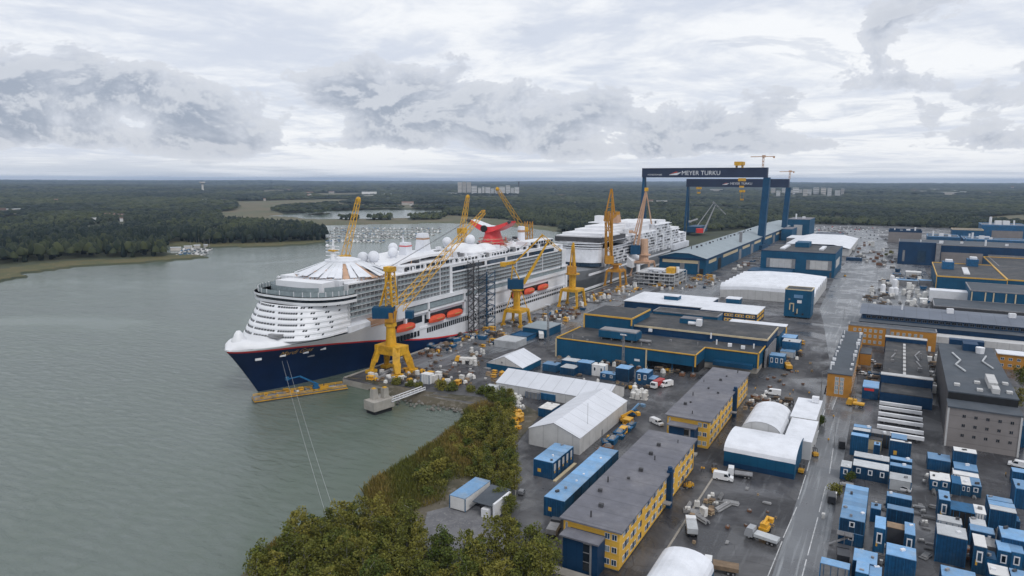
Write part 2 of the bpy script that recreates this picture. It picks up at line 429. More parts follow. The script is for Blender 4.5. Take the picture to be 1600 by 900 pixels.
ground_mat('sand_rock', (.22, .19, .15), (.16, .14, .11), (.10, .095, .05), .04)
# foliage with a tint of its own for every tree
def leaf_mat(name, ca, cb, cc, attr=True):
    global N, L
    m, N, L, b = nodes_mat(name)
    if attr:
        at_ = N.new('ShaderNodeAttribute'); at_.attribute_name = 'tint'; t = at_.outputs['Fac']
    else:
        oi = N.new('ShaderNodeObjectInfo'); t = oi.outputs['Random']
    g = N.new('ShaderNodeTexCoord').outputs['Object']
    n1 = noise_(g, .55 if not attr else .12, 4, .6)
    c = mixc(t, ca, cb); c = mixc(mrange(n1, .45, .7, 0., .75), c, cc)
    L.new(c, b.inputs['Base Color']); b.inputs['Roughness'].default_value = .75; b.inputs['Specular IOR Level'].default_value = .2
leaf_mat('forest_leaves', (.005, .013, .011), (.056, .066, .024), (.018, .029, .013))
leaf_mat('thicket_leaves', (.055, .085, .015), (.20, .18, .035), (.125, .115, .022), False)
leaf_mat('reed_blades', (.095, .105, .020), (.23, .165, .05), (.10, .105, .02))
# ---------------------------------------------------------------- water sheet
mb = MB()
for x0, x1 in ((-24000, -8000), (-8000, 8000), (8000, 24000)):
    for y0, y1 in ((-3000, 6000), (6000, 26000)):
        mb.face([(x0, y0, 0), (x1, y0, 0), (x1, y1, 0), (x0, y1, 0)])
struct(mb.build('water', 'sea_water'))
# ---------------------------------------------------------------- far land, one sheet to the horizon
def P2(l, z=0.): return [tuple(at(x, y, z)[:2]) for x, y in l]
SHORE = P2([(-420, 560), (-200, 470), (0, 441), (24, 437), (46, 433), (36, 429), (110, 419), (210, 413), (280, 407), (330, 402), (296, 398), (262, 396), (258, 389), (264, 385.5), (330, 388), (420, 386), (470, 384), (505, 380), (513, 374), (505, 364), (480, 353), (560, 351), (640, 349.5), (700, 348.5), (760, 351), (830, 357), (880, 364)])
LAND = SHORE+[(-262, 830), (-240, 815), (-190, 815), (-190, 150), (300, 20), (14000, -500), (24000, 26000), (-24000, 26000), (-24000, -2500), (-1400, 100)]
BAY = P2([(418, 338), (452, 334), (478, 333), (500, 330), (600, 327.5), (702, 329), (690, 338), (640, 341), (560, 342.5), (480, 343), (462, 339.5)])
ISLET = P2([(478, 335.5), (500, 333), (520, 333.2), (505, 336.5)])
FIELDS = [P2(q, 0.) for q in ([(365, 317), (430, 315), (520, 312), (560, 313), (540, 319), (470, 323), (440, 326), (420, 331), (380, 333), (355, 333), (372, 326)],
          [(690, 340), (770, 346), (880, 357), (870, 363), (780, 352), (700, 346)], [(340, 332), (420, 329), (480, 343), (520, 346), (520, 353), (478, 353.5), (420, 350), (350, 346)], [(470, 303), (560, 302), (600, 306), (510, 309)], [(425, 341), (470, 343), (480, 342.5), (530, 342), (533, 345.4), (560, 345.2), (562, 342), (574, 342), (576, 345.2), (612, 345), (614, 341), (640, 340.5), (642, 345.5), (690, 344), (700, 337), (800, 345), (800, 354), (700, 352), (560, 354), (470, 355), (440, 349)],
          [(530, 320), (640, 320), (720, 319), (700, 325), (600, 325.5), (500, 326)], [(400, 300), (470, 298), (455, 302), (410, 304)],
          [(1480, 345), (1600, 336), (1700, 340), (1700, 352), (1560, 349)], [(1200, 352), (1400, 356), (1400, 366), (1200, 362)])]
def inside(px, py, poly):
    c = np.zeros(px.shape, bool); n = len(poly)
    for i in range(n):
        x0, y0 = poly[i]; x1, y1 = poly[(i+1) % n]
        if y0 == y1: continue
        k = ((y0 > py) != (y1 > py)) & (px < (x1-x0)*(py-y0)/(y1-y0)+x0); c ^= k
    return c
def sstep(a, b, x):
    t = np.clip((x-a)/(b-a), 0, 1); return t*t*(3-2*t)
def hills(x, y):
    r = np.hypot(x, y)
    n = (np.sin(x*.0011+1.3*np.sin(y*.0007))+np.sin(y*.0013+x*.0005+2.)+.6*np.sin(x*.0031+.7)*np.sin(y*.0024))/2.6
    az = np.degrees(np.arctan2(-x, y))
    left = sstep(38, 62, az)*sstep(1500, 3500, r)*9
    return 1.4+sstep(2300, 5200, r)*(6+7*n)+sstep(4500, 12000, r)*(17+13*n+9*np.sin(x*.00042+.5)*np.sin(y*.00037+x*.0001))+left
def landmask(x, y): return inside(x, y, LAND) & (~inside(x, y, BAY) | inside(x, y, ISLET))
az = np.radians(np.linspace(-58, 158, 760)+90-29.5-20.5); nr = 300
az = np.radians(np.linspace(20, 200, 640)); rr = 330*np.exp(np.linspace(0, math.log(17500/330), 330))
RR, AA = np.meshgrid(rr, az, indexing='ij'); TX = RR*np.cos(AA); TY = RR*np.sin(AA)
lm = landmask(TX.ravel(), TY.ravel()).reshape(TX.shape)
TZ = np.where(lm, hills(TX, TY), -3.)
fld = np.zeros(TX.shape, int)
for q in FIELDS: fld[inside(TX.ravel(), TY.ravel(), q).reshape(TX.shape)] = 1
reed = inside(TX.ravel(), TY.ravel(), P2([(-300, 480), (-300, 420), (0, 424), (60, 416), (110, 410), (200, 407), (330, 397), (335, 404), (200, 416), (110, 421), (40, 431), (46, 434), (0, 443)], 0.)).reshape(TX.shape)
reed |= inside(TX.ravel(), TY.ravel(), P2([(250, 378), (330, 381), (420, 381), (505, 377), (515, 382), (420, 390), (330, 391), (255, 392)], 0.)).reshape(TX.shape)
fld[reed & lm] = 2
na, nb = TX.shape
idx = np.arange(na*nb).reshape(na, nb)
q = np.stack([idx[:-1, :-1], idx[:-1, 1:], idx[1:, 1:], idx[1:, :-1]], -1).reshape(-1, 4)
def npmesh(name, co_, faces, mats, mi=None, tint=None, smooth=False):
    me = bpy.data.meshes.new(name); k = faces.shape[1]
    me.vertices.add(len(co_)); me.vertices.foreach_set('co', np.ascontiguousarray(co_, np.float32).ravel())
    me.loops.add(faces.size); me.loops.foreach_set('vertex_index', np.ascontiguousarray(faces, np.int32).ravel())
    me.polygons.add(len(faces)); me.polygons.foreach_set('loop_start', np.arange(0, faces.size, k, dtype=np.int32))
    try: me.polygons.foreach_set('loop_total', np.full(len(faces), k, np.int32))
    except Exception: pass
    for s in mats: me.materials.append(MATS[s])
    if mi is not None: me.polygons.foreach_set('material_index', np.ascontiguousarray(mi, np.int32))
    if smooth: me.polygons.foreach_set('use_smooth', np.ones(len(faces), bool))
    if tint is not None:
        a = me.attributes.new('tint', 'FLOAT', 'POINT'); a.data.foreach_set('value', np.ascontiguousarray(tint, np.float32))
    me.update(calc_edges=True); me.validate()
    o = bpy.data.objects.new(name, me); COL.objects.link(o); return o
mi = fld[:-1, :-1].ravel()
struct(npmesh('ground', np.stack([TX.ravel(), TY.ravel(), TZ.ravel()], 1), q[:, ::-1], ['land', 'meadow', 'reed_land'], mi, smooth=True))
# ---------------------------------------------------------------- the yard
YARD = [(-198, 206), (-166, 204.5), (-134, 206), (-128, 215), (-118, 214), (-106, 200), (-101.5, 165), (-95, 130), (-86, 112), (-82, 40), (330, 20), (330, 1440), (-190, 1440), (-150, 1380), (-196, 815), (-198, 815)]
mb = MB(); mb.prism(YARD, -4, GZ, 1, 0); struct(mb.build('yard', ['asphalt', 'concrete']))
z1, z2 = GZ+.004, GZ+.012
mb = MB(); mb.face([(-17.5, 60, z1), (-7, 60, z1), (-10, 300, z1), (-13.5, 420, z1), (-15.6, 470, z1), (21, 474, z1), (22, 546, z1), (27, 600, z1), (24, 782, z1), (0, 785, z1), (-13, 1050, z1), (-40, 1300, z1), (-84, 1300, z1), (-45.6, 1002, z1), (-44.8, 838, z1), (-45, 640, z1), (-41, 480, z1), (-34, 430, z1), (-22, 330, z1), (-17.6, 200, z1)])
struct(mb.build('road', 'road_asphalt'))
mb = MB(); mb.face([(-20.5, 296, z1), (-20, 284, z1), (-120, 272, z1), (-120, 281, z1)])

struct(mb.build('side_lane', 'asphalt'))
mb = MB(); mb.face([(-198, 240, z1), (-176, 232, z1), (-160, 290, z1), (-158, 420, z1), (-160, 600, z1), (-186, 600, z1), (-186, 420, z1), (-198, 415, z1)])
mb.face([(-150, 420, z1), (-112, 420, z1), (-112, 560, z1), (-142, 600, z1), (-158, 600, z1)])
struct(mb.build('quay_paving', 'road_asphalt'))
# painted lines: dashes left, full line right, kerb strip along the offices
for nm, pts in (('road_marking', [[(1259, 742, 1247, 780)], [(1245, 792, 1224, 840)], [(1222, 846, 1198, 905)], [(1265, 720, 1261, 736)], [(1302, 700, 1296, 740)], [(1290, 760, 1280, 800)], [(1278, 808, 1262, 868)], [(1260, 874, 1246, 930)], [(1272, 700, 1279, 672)], [(1281, 664, 1289, 640)], [(1332, 560, 1300, 640)], [(1338, 540, 1322, 590)]]),):
    mb = MB()
    for ((xa, ya, xb, yb),) in pts:
        p, q_ = at(xa, ya, z2), at(xb, yb, z2); d = (q_-p).normalized(); s = Vector((-d.y, d.x, 0))*.11
        mb.face([p-s, q_-s, q_+s, p+s])
    struct(mb.build(nm, 'paint_line'))
mb = MB(); mb.box(-40.2, -39.7, 62, 188, GZ-.1, GZ+.13); struct(mb.build('kerb', 'concrete'))
# quay edge of the dock beside the ships
mb = MB(); mb.box(-198.6, -197.6, 207, 812, GZ-1, GZ+.35); struct(mb.build('quay_edge', 'concrete'))
# rocky slope and green bank between yard and water
BANKW = [(-198, 207), (-186, 206), (-172, 201.5), (-158, 201), (-146, 203), (-134, 202), (-130.5, 196), (-131, 185), (-128, 165), (-122, 140), (-118, 129), (-112.5, 124), (-116, 108), (-121, 98), (-119, 88), (-118, 70), (-122, 45), (-126, 20)]
BANKY = [(-198, 209), (-186, 210), (-172, 209), (-158, 209), (-146, 211), (-134, 214), (-120, 216), (-106, 209), (-99, 175), (-93, 140), (-88, 125), (-84, 115), (-82, 108), (-80, 98), (-78, 88), (-78, 70), (-78, 45), (-78, 20)]
def lerp2(P, n):
    out = []; seg = len(P)-1
    for i in range(n):
        t = i/(n-1)*seg; k = min(int(t), seg-1); f = t-k
        out.append((P[k][0]+(P[k+1][0]-P[k][0])*f, P[k][1]+(P[k+1][1]-P[k][1])*f))
    return out
A_, B_ = lerp2(BANKW, 140), lerp2(BANKY, 140); V = []; 
for i in range(140):
    for j in range(22):
        t = j/21*1.06-.06
        x = A_[i][0]+(B_[i][0]-A_[i][0])*t; y = A_[i][1]+(B_[i][1]-A_[i][1])*t
        n_ = mnoise.noise(Vector((x*.16, y*.16, 0)))*.5+mnoise.noise(Vector((x*.6, y*.6, 3)))*.25
        z = -1.2 if t < 0 else .15+2.5*min(1, t*(2.2 if i < 46 else 1.25))**.8+n_*(1 if 0 < t < .95 else .15)*(.8 if i < 46 else .5)
        V.append((x, y, max(z, GZ+.05) if t > .97 else z))
ids = np.arange(140*22).reshape(140, 22)
fq = np.stack([ids[:-1, :-1], ids[:-1, 1:], ids[1:, 1:], ids[1:, :-1]], -1).reshape(-1, 4)
struct(npmesh('bank', np.array(V), fq, ['bank_soil'], smooth=True))
mb = MB(); pts = P2([(668, 800), (700, 792), (742, 790), (778, 800), (800, 840), (770, 880), (700, 890), (655, 850)], 3.)
mb.prism(pts, 1.6, 3.05); struct(mb.build('gravel_clearing', 'gravel_grey'))
# ---------------------------------------------------------------- forest (uncountable: stuff)
def crown_template(k, seed, cone=False, cut=-.35):
    bm = bmesh.new(); bmesh.ops.create_icosphere(bm, subdivisions=k, radius=1)
    rs = random.Random(seed); off = Vector((rs.random()*50, rs.random()*50, 0))
    for v in bm.verts:
        n_ = mnoise.noise(v.co*1.7+off)*.42+mnoise.noise(v.co*4+off)*.25; c_ = v.co*(1+n_)
        if cone:
            t = (v.co.z+1)/2; s_ = max(.08, 1.05*(1-t)**.75)*(1+n_*.8); rr_ = Vector((v.co.x, v.co.y)).length or 1
            c_ = Vector((v.co.x/rr_*s_*.62*min(1, rr_*1.6), v.co.y/rr_*s_*.62*min(1, rr_*1.6), t*2-1))
        v.co = c_
    bmesh.ops.delete(bm, geom=[v for v in bm.verts if v.co.z < cut], context='VERTS') if not cone else None
    bm.verts.ensure_lookup_table(); bm.faces.ensure_lookup_table()
    r = np.array([v.co[:] for v in bm.verts]), np.array([[v.index for v in f.verts] for f in bm.faces]); 
    bm.verts.index_update(); r = np.array([v.co[:] for v in bm.verts]), np.array([[v.index for v in f.verts] for f in bm.faces]); bm.free(); return r
TPL2 = [crown_template(2, s) for s in range(7)]+[crown_template(2, 30+s, True) for s in range(4)]
TPL1 = [crown_template(2, 60+s, cut=-.1) for s in range(5)]
def scatter(name, px, py, rad, hei, tint, tpls, pick, mat='forest_leaves', lift=.45, base=None):
    vs, fs, ts, o = [], [], [], 0
    z0 = hills(px, py) if base is None else base
    rot = rng.uniform(0, 6.28, len(px))
    for k, (tv, tf) in enumerate(tpls):
        s = np.where(pick == k)[0]
        if not len(s): continue
        c, sn = np.cos(rot[s])[:, None], np.sin(rot[s])[:, None]
        x = (tv[None, :, 0]*c-tv[None, :, 1]*sn)*rad[s][:, None]+px[s][:, None]
        y = (tv[None, :, 0]*sn+tv[None, :, 1]*c)*rad[s][:, None]+py[s][:, None]
        z = tv[None, :, 2]*hei[s][:, None]*.5+z0[s][:, None]+hei[s][:, None]*lift
        vs.append(np.stack([x, y, z], -1).reshape(-1, 3)); n = tv.shape[0]
        fs.append((tf[None]+(np.arange(len(s))*n)[:, None, None]).reshape(-1, 3)+o); o += n*len(s)
        ts.append(np.repeat(tint[s], n))
    ob = npmesh(name, np.concatenate(vs), np.concatenate(fs), [mat], tint=np.concatenate(ts)); return tag(ob, kind='stuff')
HS = [(0, 8, 327, 335), (10, 28, 328, 334, 0), (82, 90, 335, 340), (108, 122, 336, 341, 0), (135, 160, 341, 346, 0), (147, 151, 335, 339), (166, 178, 334, 341), (180, 198, 335, 341), (188, 192, 340, 346), (207, 211, 337, 340), (86, 90, 312, 317), (317, 326, 312, 316, 0), (322, 340, 348, 353), (333, 337, 345, 350), (346, 352, 312, 316), (396, 401, 282.5, 286), (412, 415, 310, 314), (449, 455, 296, 299), (480, 484, 304, 308), (478, 489, 300, 304), (566, 588, 300, 305, 0), (600, 612, 303, 306, 0), (628, 646, 315, 320), (640, 644, 318, 321), (514, 522, 299, 302), (872, 884, 304, 308), (897, 905, 316, 320, 0), (1012, 1020, 312, 319), (1026, 1042, 314, 319, 0), (1058, 1074, 316, 319, 0), (1078, 1098, 316, 319.5, 0), (1104, 1112, 318, 321), (1122, 1140, 316, 320, 0), (1150, 1162, 318, 320.5), (1092, 1102, 308, 311, 0), (1110, 1128, 296, 300, 0), (1290, 1300, 329, 333, 0), (1302, 1316, 330, 334, 0), (1320, 1326, 332, 335), (1424, 1432, 297, 301), (1438, 1446, 299, 303, 0), (1468, 1494, 301, 304, 0), (1455, 1466, 296, 299, 0), (1489, 1500, 298, 301, 0), (1502, 1514, 300, 303, 0), (1530, 1538, 300, 303), (1545, 1552, 301, 304), (1566, 1572, 301, 304), (1580, 1583, 292, 297)]+[(715, 736, 285, 304), (737, 812, 291, 305), (1203, 1320, 296, 305)]
def GLADES():
    "open ground before each far house, reaching toward the river"
    out = []
    for h in HS:
        xm, pb, hw = (h[0]+h[1])/2, h[3], (h[1]-h[0])/2+.7
        d_ = min(9000., 80/max(.004, (pb-HZ)/F)); dy = 13.*F/d_*.85
        out.append(P2([(xm-hw, pb-.4), (xm+hw, pb-.4), (xm+hw, pb+dy), (xm-hw, pb+dy)], 8.))
    return out
def wooded(x, y):
    k = landmask(x, y)
    for pl in GLADES(): k &= ~inside(x, y, pl)
    for q_ in FIELDS: k &= ~inside(x, y, q_)
    k &= ~inside(x, y, [(-262, 815), (-262, 830), (-330, 1000), (-230, 1250), (-150, 1440), (60, 1440), (170, 1330), (330, 1200), (330, 20), (-190, 20), (-190, 815)])
    k &= ~inside(x, y, P2([(-300, 480), (-300, 412), (0, 416), (60, 411), (110, 406), (210, 404), (262, 403), (255, 392), (258, 386), (330, 383), (420, 381), (505, 377), (515, 382), (420, 390), (335, 392), (340, 405), (200, 417), (110, 423), (46, 435), (0, 444)]))
    k &= ~inside(x, y, P2([(268, 396), (258, 386), (280, 378), (330, 384), (335, 402)]))
    return k
def cells(r0, r1, a0, a1, size):
    "one jittered place per cell of a polar grid whose cells keep a given width"
    out = []
    r = r0
    while r < r1:
        s = size(r); n = max(1, int(r*R(a1-a0)/s))
        t = R(a0)+(np.arange(n)+rng.uniform(0, 1, n))*(R(a1-a0)/n); q_ = r+rng.uniform(-.5, .5, n)*s*1.5
        out.append(np.stack([-q_*np.sin(t), q_*np.cos(t), np.full(n, s)], 1)); r += s*1.25
    return np.concatenate(out)
def patch(x, y): return (np.sin(x*.013+2*np.sin(y*.009))+np.sin(y*.017+1.)+np.sin(x*.041+y*.037))/6+.5
def wood(name, r0, r1, size, fr, fh, tpl, cone):
    c = cells(r0, r1, -17, 76, size); k = wooded(c[:, 0], c[:, 1]); c = c[k]; n = len(c)
    pt = patch(c[:, 0], c[:, 1])
    pt2 = patch(c[:, 0]*.31+900, c[:, 1]*.31); tint = np.clip((pt-.5)*.8+(pt2-.5)*1.1+.34+rng.normal(0, .25, n), 0, 1)
    con = (rng.uniform(0, 1, n) < cone*(1.3-pt)) if cone else np.zeros(n, bool)
    pick = np.where(con, rng.integers(7, 11, n), rng.integers(0, 7, n)) if cone else rng.integers(0, len(tpl), n)
    tint = np.where(con, tint*.35, tint)
    rad = c[:, 2]*fr*rng.uniform(.7, 1.3, n); hei = fh(c[:, 2])*rng.uniform(.7, 1.25, n)*np.where(con, 1.15, 1.)
    return scatter(name, c[:, 0], c[:, 1], rad, hei, tint, tpl, pick)
wood('forest', 620, 1700, lambda r: 7.2 if r < 1100 else 9., .62, lambda s: np.where(s < 8, 15, 10.5), TPL2, .35)
wood('forest', 1700, 4200, lambda r: max(11, r*.0068), .66, lambda s: 11.5+0*s, TPL1, 0)
wood('forest', 4200, 17000, lambda r: r*.0075, .72, lambda s: 15+s*.05, TPL1, 0)
# ================================================================ CRUISE SHIP AT THE QUAY
CX = -221.
def hb(Y, t):
    "half breadth of the hull: t = 0 at the waterline, 1 at the weather deck"
    dk = 21.*min(1., max(0., (Y-168.)/46.))**.56
    wl = 20.8*min(1., max(0., (Y-181.)/85.))**.72
    return max(.12, wl+(dk-wl)*max(0., t)**1.7)
def zsheer(Y): return 19.6+max(0, (188-Y))*.03
def zstripe(Y):
    P_ = [(168, 18.8), (190, 17.6), (205, 16.0), (218, 14.2), (235, 11.2), (254, 7.6), (270, 5.2), (286, 3.4), (310, 1.8), (335, .6), (431, -.4)]
    for (a, b), (c, d) in zip(P_, P_[1:]):
        if Y <= c: return b+(d-b)*(Y-a)/(c-a)
    return -.4
def stem(z): return 168+ (max(0., 19.4-z)/19.4)**.9*13.6      # raked stem
def hull_pt(Y, z, sd, out=0.):
    t = min(1.12, z/19.5) if z > 0 else 0
    # stations are sheared forward with height so that the stem rakes
    return (CX+sd*(hb(Y, t)+out), Y, z)
YS = [168, 169.5, 171.5, 174, 177, 180, 184, 188, 193, 199, 206, 214, 223, 233, 244, 256, 270, 286, 310, 340, 380, 415, 428]
ship = thing('cruise_ship', 'white cruise ship with navy blue bow and red winged funnel lying along the quay', 'cruise ship', (CX, 300, 0))
def strip(z0f, z1f, n, out=0., ys=YS):
    mb = MB()
    for sd in (1, -1):
        rings = []
        for Y in ys:
            a, b = z0f(Y), z1f(Y); ring = []
            for k in range(n+1):
                z = a+(b-a)*k/n; yy = Y
                s0 = stem(z)
                yy = s0+(Y-168)*(428-s0)/260.
                t = min(1.1, max(0, z)/19.5)
                dk = 21.*min(1., max(0., (yy-s0)/46.))**.56; wl = 20.8*min(1., max(0., (yy-s0)/84.))**.72
                ring.append((CX+sd*(max(.1, wl+(dk-wl)*t**1.7)+out), yy, z))
            rings.append(ring)
        mb.loft(rings)
    return mb
strip(lambda Y: -3., zstripe, 9).build('hull', 'hull_navy', ship, smooth=True)
strip(zstripe, lambda Y: zstripe(Y)+.75, 1, .06).build('waist_stripe', 'stripe_red', ship)
strip(lambda Y: zstripe(Y)+.75, lambda Y: zsheer(Y) if Y < 200 else zsheer(Y)+min(2, (Y-200)*.08), 7).build('upper_hull', 'ship_white', ship, smooth=True)
# foredeck: white turtle-back rising to the front of the superstructure
mb = MB(); rings = []
for Y, z, zc in ((168.3, 19.6, 19.9), (171, 20.1, 22.6), (174, 20.1, 23.6), (178, 19.6, 22.4), (183, 19.6, 22.3), (190, 19.8, 23.4), (198, 20., 24.2), (206, 20.3, 24.2)):
    b_ = hb(Y, 1)+.05; rings.append([(CX+b_*math.sin(a), Y, z+(zc-z)*math.cos(a)**.6 if abs(a) < 1.57 else z) for a in [R(d) for d in (-90, -70, -45, -20, 0, 20, 45, 70, 90)]])
mb.loft(rings); mb.build('foredeck', 'ship_white', ship, smooth=True)
mb = MB(); mb.loft([[(CX+r*math.cos(t), 174+r*1.15*math.sin(t), z) for t in [k*math.pi/6 for k in range(12)]] for z, r in ((21, 2.9), (23.2, 2.6), (24.6, 1.7), (25.4, 1.5), (26.6, .7))], close=True, cap=True)
mb.build('bow_housing', 'ship_white', ship, smooth=True)
mb = MB(); mb.box(-216, -210.5, 184, 188.5, 22.6, 23.9); mb.box(-231, -228, 186, 190, 22, 23.2); mb.box(-218, -214, 190, 192, 23, 24.6, 0); build_each(mb, 'mooring_winch', 'steel_mid', ship)
mb = MB()
for Y, z in ((178, 14.6), (187, 14.6), (196.5, 14.2), (204, 14.4)):
    p = Vector((CX+hb(Y, z/19.5)+.15, Y, z)); mb.obox(p.x, p.y, p.z, 1.0, 2.4, .9, R(-25))
build_each(mb, 'hawse_hatch', 'white_paint', ship)
mb = MB(); p = Vector((CX+hb(199, .62)+.5, 199.5, 12.2)); mb.beam(p, p+Vector((.4, .4, 2.6)), .5); mb.beam(p+Vector((-.6, -1.3, .1)), p+Vector((.6, 1.5, .1)), .6); mb.build('anchor', 'steel_mid', ship)
# superstructure front: six raked rounded decks with window bands
def front(z, grow=0.):
    "half-oval plan of the front at height z"
    y0 = 183.5+(z-21)*.72; pts = []
    for d in range(-90, 91, 6):
        a = R(d); ex = .8
        pts.append((CX+(20.9+grow)*math.copysign(abs(math.sin(a))**ex, a), y0-grow+20.*(1-abs(math.cos(a))**.95), z))
    return pts
DK = 2.15
mb = MB(); rings = []; ex = []
for k in range(6):
    z = 21.2+k*DK
    rings += [front(z+.0), front(z+.02, .25), front(z+.82, .25), front(z+.84, 0), front(z+DK-.02, 0)]
rings = [r for r in rings]
mb.loft([[p for p in r]+[(r[-1][0], 214, r[-1][2])] for r in [[(r[0][0], 214, r[0][2])]+r for r in rings]])
mb.build('front_decks', 'ship_white', ship)
mb = MB()
for k in range(6):
    z = 21.2+k*DK+1.0
    a, b = front(z+.12, .06), front(z+.80, .06)
    n = len(a)
    for i in range(1, n-2):
        for s in (0, 1):
            if (i*2+s+k) % 9 == 8: continue
            if i > n*.66 and (i+s+k) % 3 != 0: continue
            f0, f1 = s*.5+.04, s*.5+.44
            L_ = lambda A, f: tuple(A[i][j]+(A[i+1][j]-A[i][j])*f for j in range(3))
            mb.face([L_(a, f0), L_(a, f1), L_(b, f1), L_(b, f0)])
build_each(mb, 'front_window', 'glass_dark', ship)
# navigation bridge with wings
def bridge(z, g): 
    pts = []
    for d in range(-90, 91, 10):
        a = R(d); pts.append((CX+(24.2+g)*math.copysign(abs(math.sin(a))**.62, a), 194.5-g+15*(1-abs(math.cos(a))**1.2), z))
    return [(pts[0][0], pts[0][1]+5+g, z)]+pts+[(pts[-1][0], pts[-1][1]+5+g, z)]
mb = MB(); mb.loft([bridge(34.0, -.6), bridge(34.2, .3), bridge(35.35, .38), bridge(35.35, -.1)]); mb.loft([bridge(36.6, -.2), bridge(36.6, .6), bridge(37.5, .6), bridge(37.5, -6)]); mb.face(bridge(37.5, .55)); mb.face(bridge(34., -.6)[::-1]); mb.build('bridge', 'ship_white', ship)
mb = MB(); mb.loft([bridge(35.3, .02), bridge(36.6, .2)]); mb.build('bridge_windows', 'glass_dark', ship)
# deck above the bridge: glass screen, white screen house
mb = MB(); mb.loft([bridge(37.5, -.8), bridge(39.4, -.8)]); mb.loft([bridge(37.5, -5), bridge(40.6, -5)]); mb.build('windscreen', 'glass_rail', ship)
mb = MB()
for i, p in enumerate(bridge(37.5, -.75)[1:-1]): mb.beam(p, (p[0], p[1], 39.6), .22)
mb.obox(-218, 206.5, 37.5, 25, 8, 5.0, R(4)); mb.box(-240, -202, 213, 226, 37.5, 42.6)
for d in range(0, 9): mb.beam((-241+d*4.6, 212.8, 37.5), (-241+d*4.6, 212.8, 42.2), .5)
mb.build('forward_deckhouse', 'ship_white', ship)
# fan shaped canopy over the forward deck
mb = MB(); mf = MB(); C0 = Vector((-220, 232, 0)); n = 26
for k in range(n):
    a0, a1 = R(-170+k*(240/n)), R(-170+(k+1)*(240/n)-.5)
    def rp(a, r, z): return (C0.x+r*math.cos(a), C0.y+r*.93*math.sin(a), z)
    o = .35*(k % 2)
    if k in (13, 17): mf.face([rp(a0, 8, 47.8), rp(a1, 8, 47.8), rp(a1, 21.4, 42.4), rp(a0, 21.4, 42.4)])
    else: mb.face([rp(a0, 7.6, 48.6), rp(a1, 7.6, 48.6), rp(a1, 22.4-(k % 3)*.7, 43.1+o), rp(a0, 22.4-(k % 3)*.7, 43.1+o)])
mb.loft([[(C0.x+r*math.cos(t), C0.y+r*.93*math.sin(t), z) for t in [k*math.pi/10 for k in range(20)]] for z, r in ((48.0, 8.6), (48.9, 8.4), (49.6, 5.5))], close=True, cap=True)
mb.build('canopy', 'white_roof', ship)
mf.loft([[(C0.x+r*math.cos(t), C0.y+r*.93*math.sin(t), z) for t in [k*math.pi/10 for k in range(20)]] for z, r in ((41.5, 18.5), (42.4, 18.5))], close=True)
for k in range(40):
    a = R(-165+k*5.5); mf.beam(rp(a, 21+random.uniform(-1, 1), 41.8), rp(a+.04, 21.5+random.uniform(-3, 1), 42.9), .35)
mf.build('canopy_scaffold', 'crane_beige', ship)
mb = MB(); mb.tube((-221, 227, 49), (-221, 227, 55), 1.6, .7); 
for z in (51, 52.6, 54, 55.4): mb.beam((-225, 226.5, z), (-217, 226.5, z), .35)
mb.tube((-221, 227, 55), (-221, 227, 58.5), .5, .3); mb.sph((-223.5, 226, 55.5), .8); mb.build('foremast', 'ship_white', ship)
mb = MB(); mb.box(-222.6, -219.4, 225.4, 228.6, 53.1, 53.7); mb.build('mast_band', 'crane_yellow', ship)
# balcony sides, both boards
def balconies(sd, y0, y1, z0, nd, dz, step=2.9):
    X = CX+sd*21; w_ = MB(); g_ = MB(); r_ = MB(); d_ = MB(); i_ = X-sd*1.7
    w_.face([(i_, y0, z0), (i_, y1, z0), (i_, y1, z0+nd*dz), (i_, y0, z0+nd*dz)])
    xa, xb = sorted((i_, X+sd*.12))
    for k in range(nd+1): w_.box(xa, xb, y0, y1, z0+k*dz-.13, z0+k*dz+.13)
    n = int(round((y1-y0)/step)); s = (y1-y0)/n
    for j in range(n+1):
        y = y0+j*s; wd = .5 if j % 12 == 0 else .13
        if wd > .2: xq = sorted((i_, X+sd*.2)); w_.box(xq[0], xq[1], y-wd, y+wd, z0, z0+nd*dz)
        else: d_.box(min(i_, X-sd*.1), max(i_, X-sd*.1), y-wd/2-.03, y+wd/2+.03, z0, z0+nd*dz)
    for k in range(nd):
        z = z0+k*dz; r_.face([(X, y0, z+.13), (X, y1, z+.13), (X, y1, z+.85), (X, y0, z+.85)])
        for j in range(n):
            y = y0+j*s; f = random.random()
            g_.face([(i_+sd*.05, y+.5, z+.13), (i_+sd*.05, y+s-.55-(.6 if f < .3 else 0), z+.13), (i_+sd*.05, y+s-.55-(.6 if f < .3 else 0), z+dz-.28), (i_+sd*.05, y+.5, z+dz-.28)])
    return w_, d_, g_, r_
for sd in (1, -1):
    W, D_, G_, R_ = MB(), MB(), MB(), MB()
    for args in ((sd, 213, 244.5, 26.6, 6, 2.42), (sd, 245.5, 288, 26.6, 6, 2.42), (sd, 290, 428, 26.6, 4.6 and 5, 2.2)):
        for A, B in zip((W, D_, G_, R_), balconies(*args)):
            o = len(A.v); A.v += B.v; A.f += [tuple(i+o for i in f) for f in B.f]; A.m += B.m
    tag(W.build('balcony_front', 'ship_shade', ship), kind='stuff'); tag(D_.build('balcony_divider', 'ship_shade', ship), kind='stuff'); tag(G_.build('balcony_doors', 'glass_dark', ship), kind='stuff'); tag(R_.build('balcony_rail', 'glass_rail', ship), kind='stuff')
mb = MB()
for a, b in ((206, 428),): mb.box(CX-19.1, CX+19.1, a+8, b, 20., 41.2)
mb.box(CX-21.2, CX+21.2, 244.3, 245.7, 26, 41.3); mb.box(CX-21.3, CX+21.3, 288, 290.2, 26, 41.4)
for y, z in ((418, 26), (421, 26)): mb.box(CX+18, CX+21.3, y+5, y+7.5, z, 38)
build_each(mb, 'cabin_block', 'ship_white', ship)
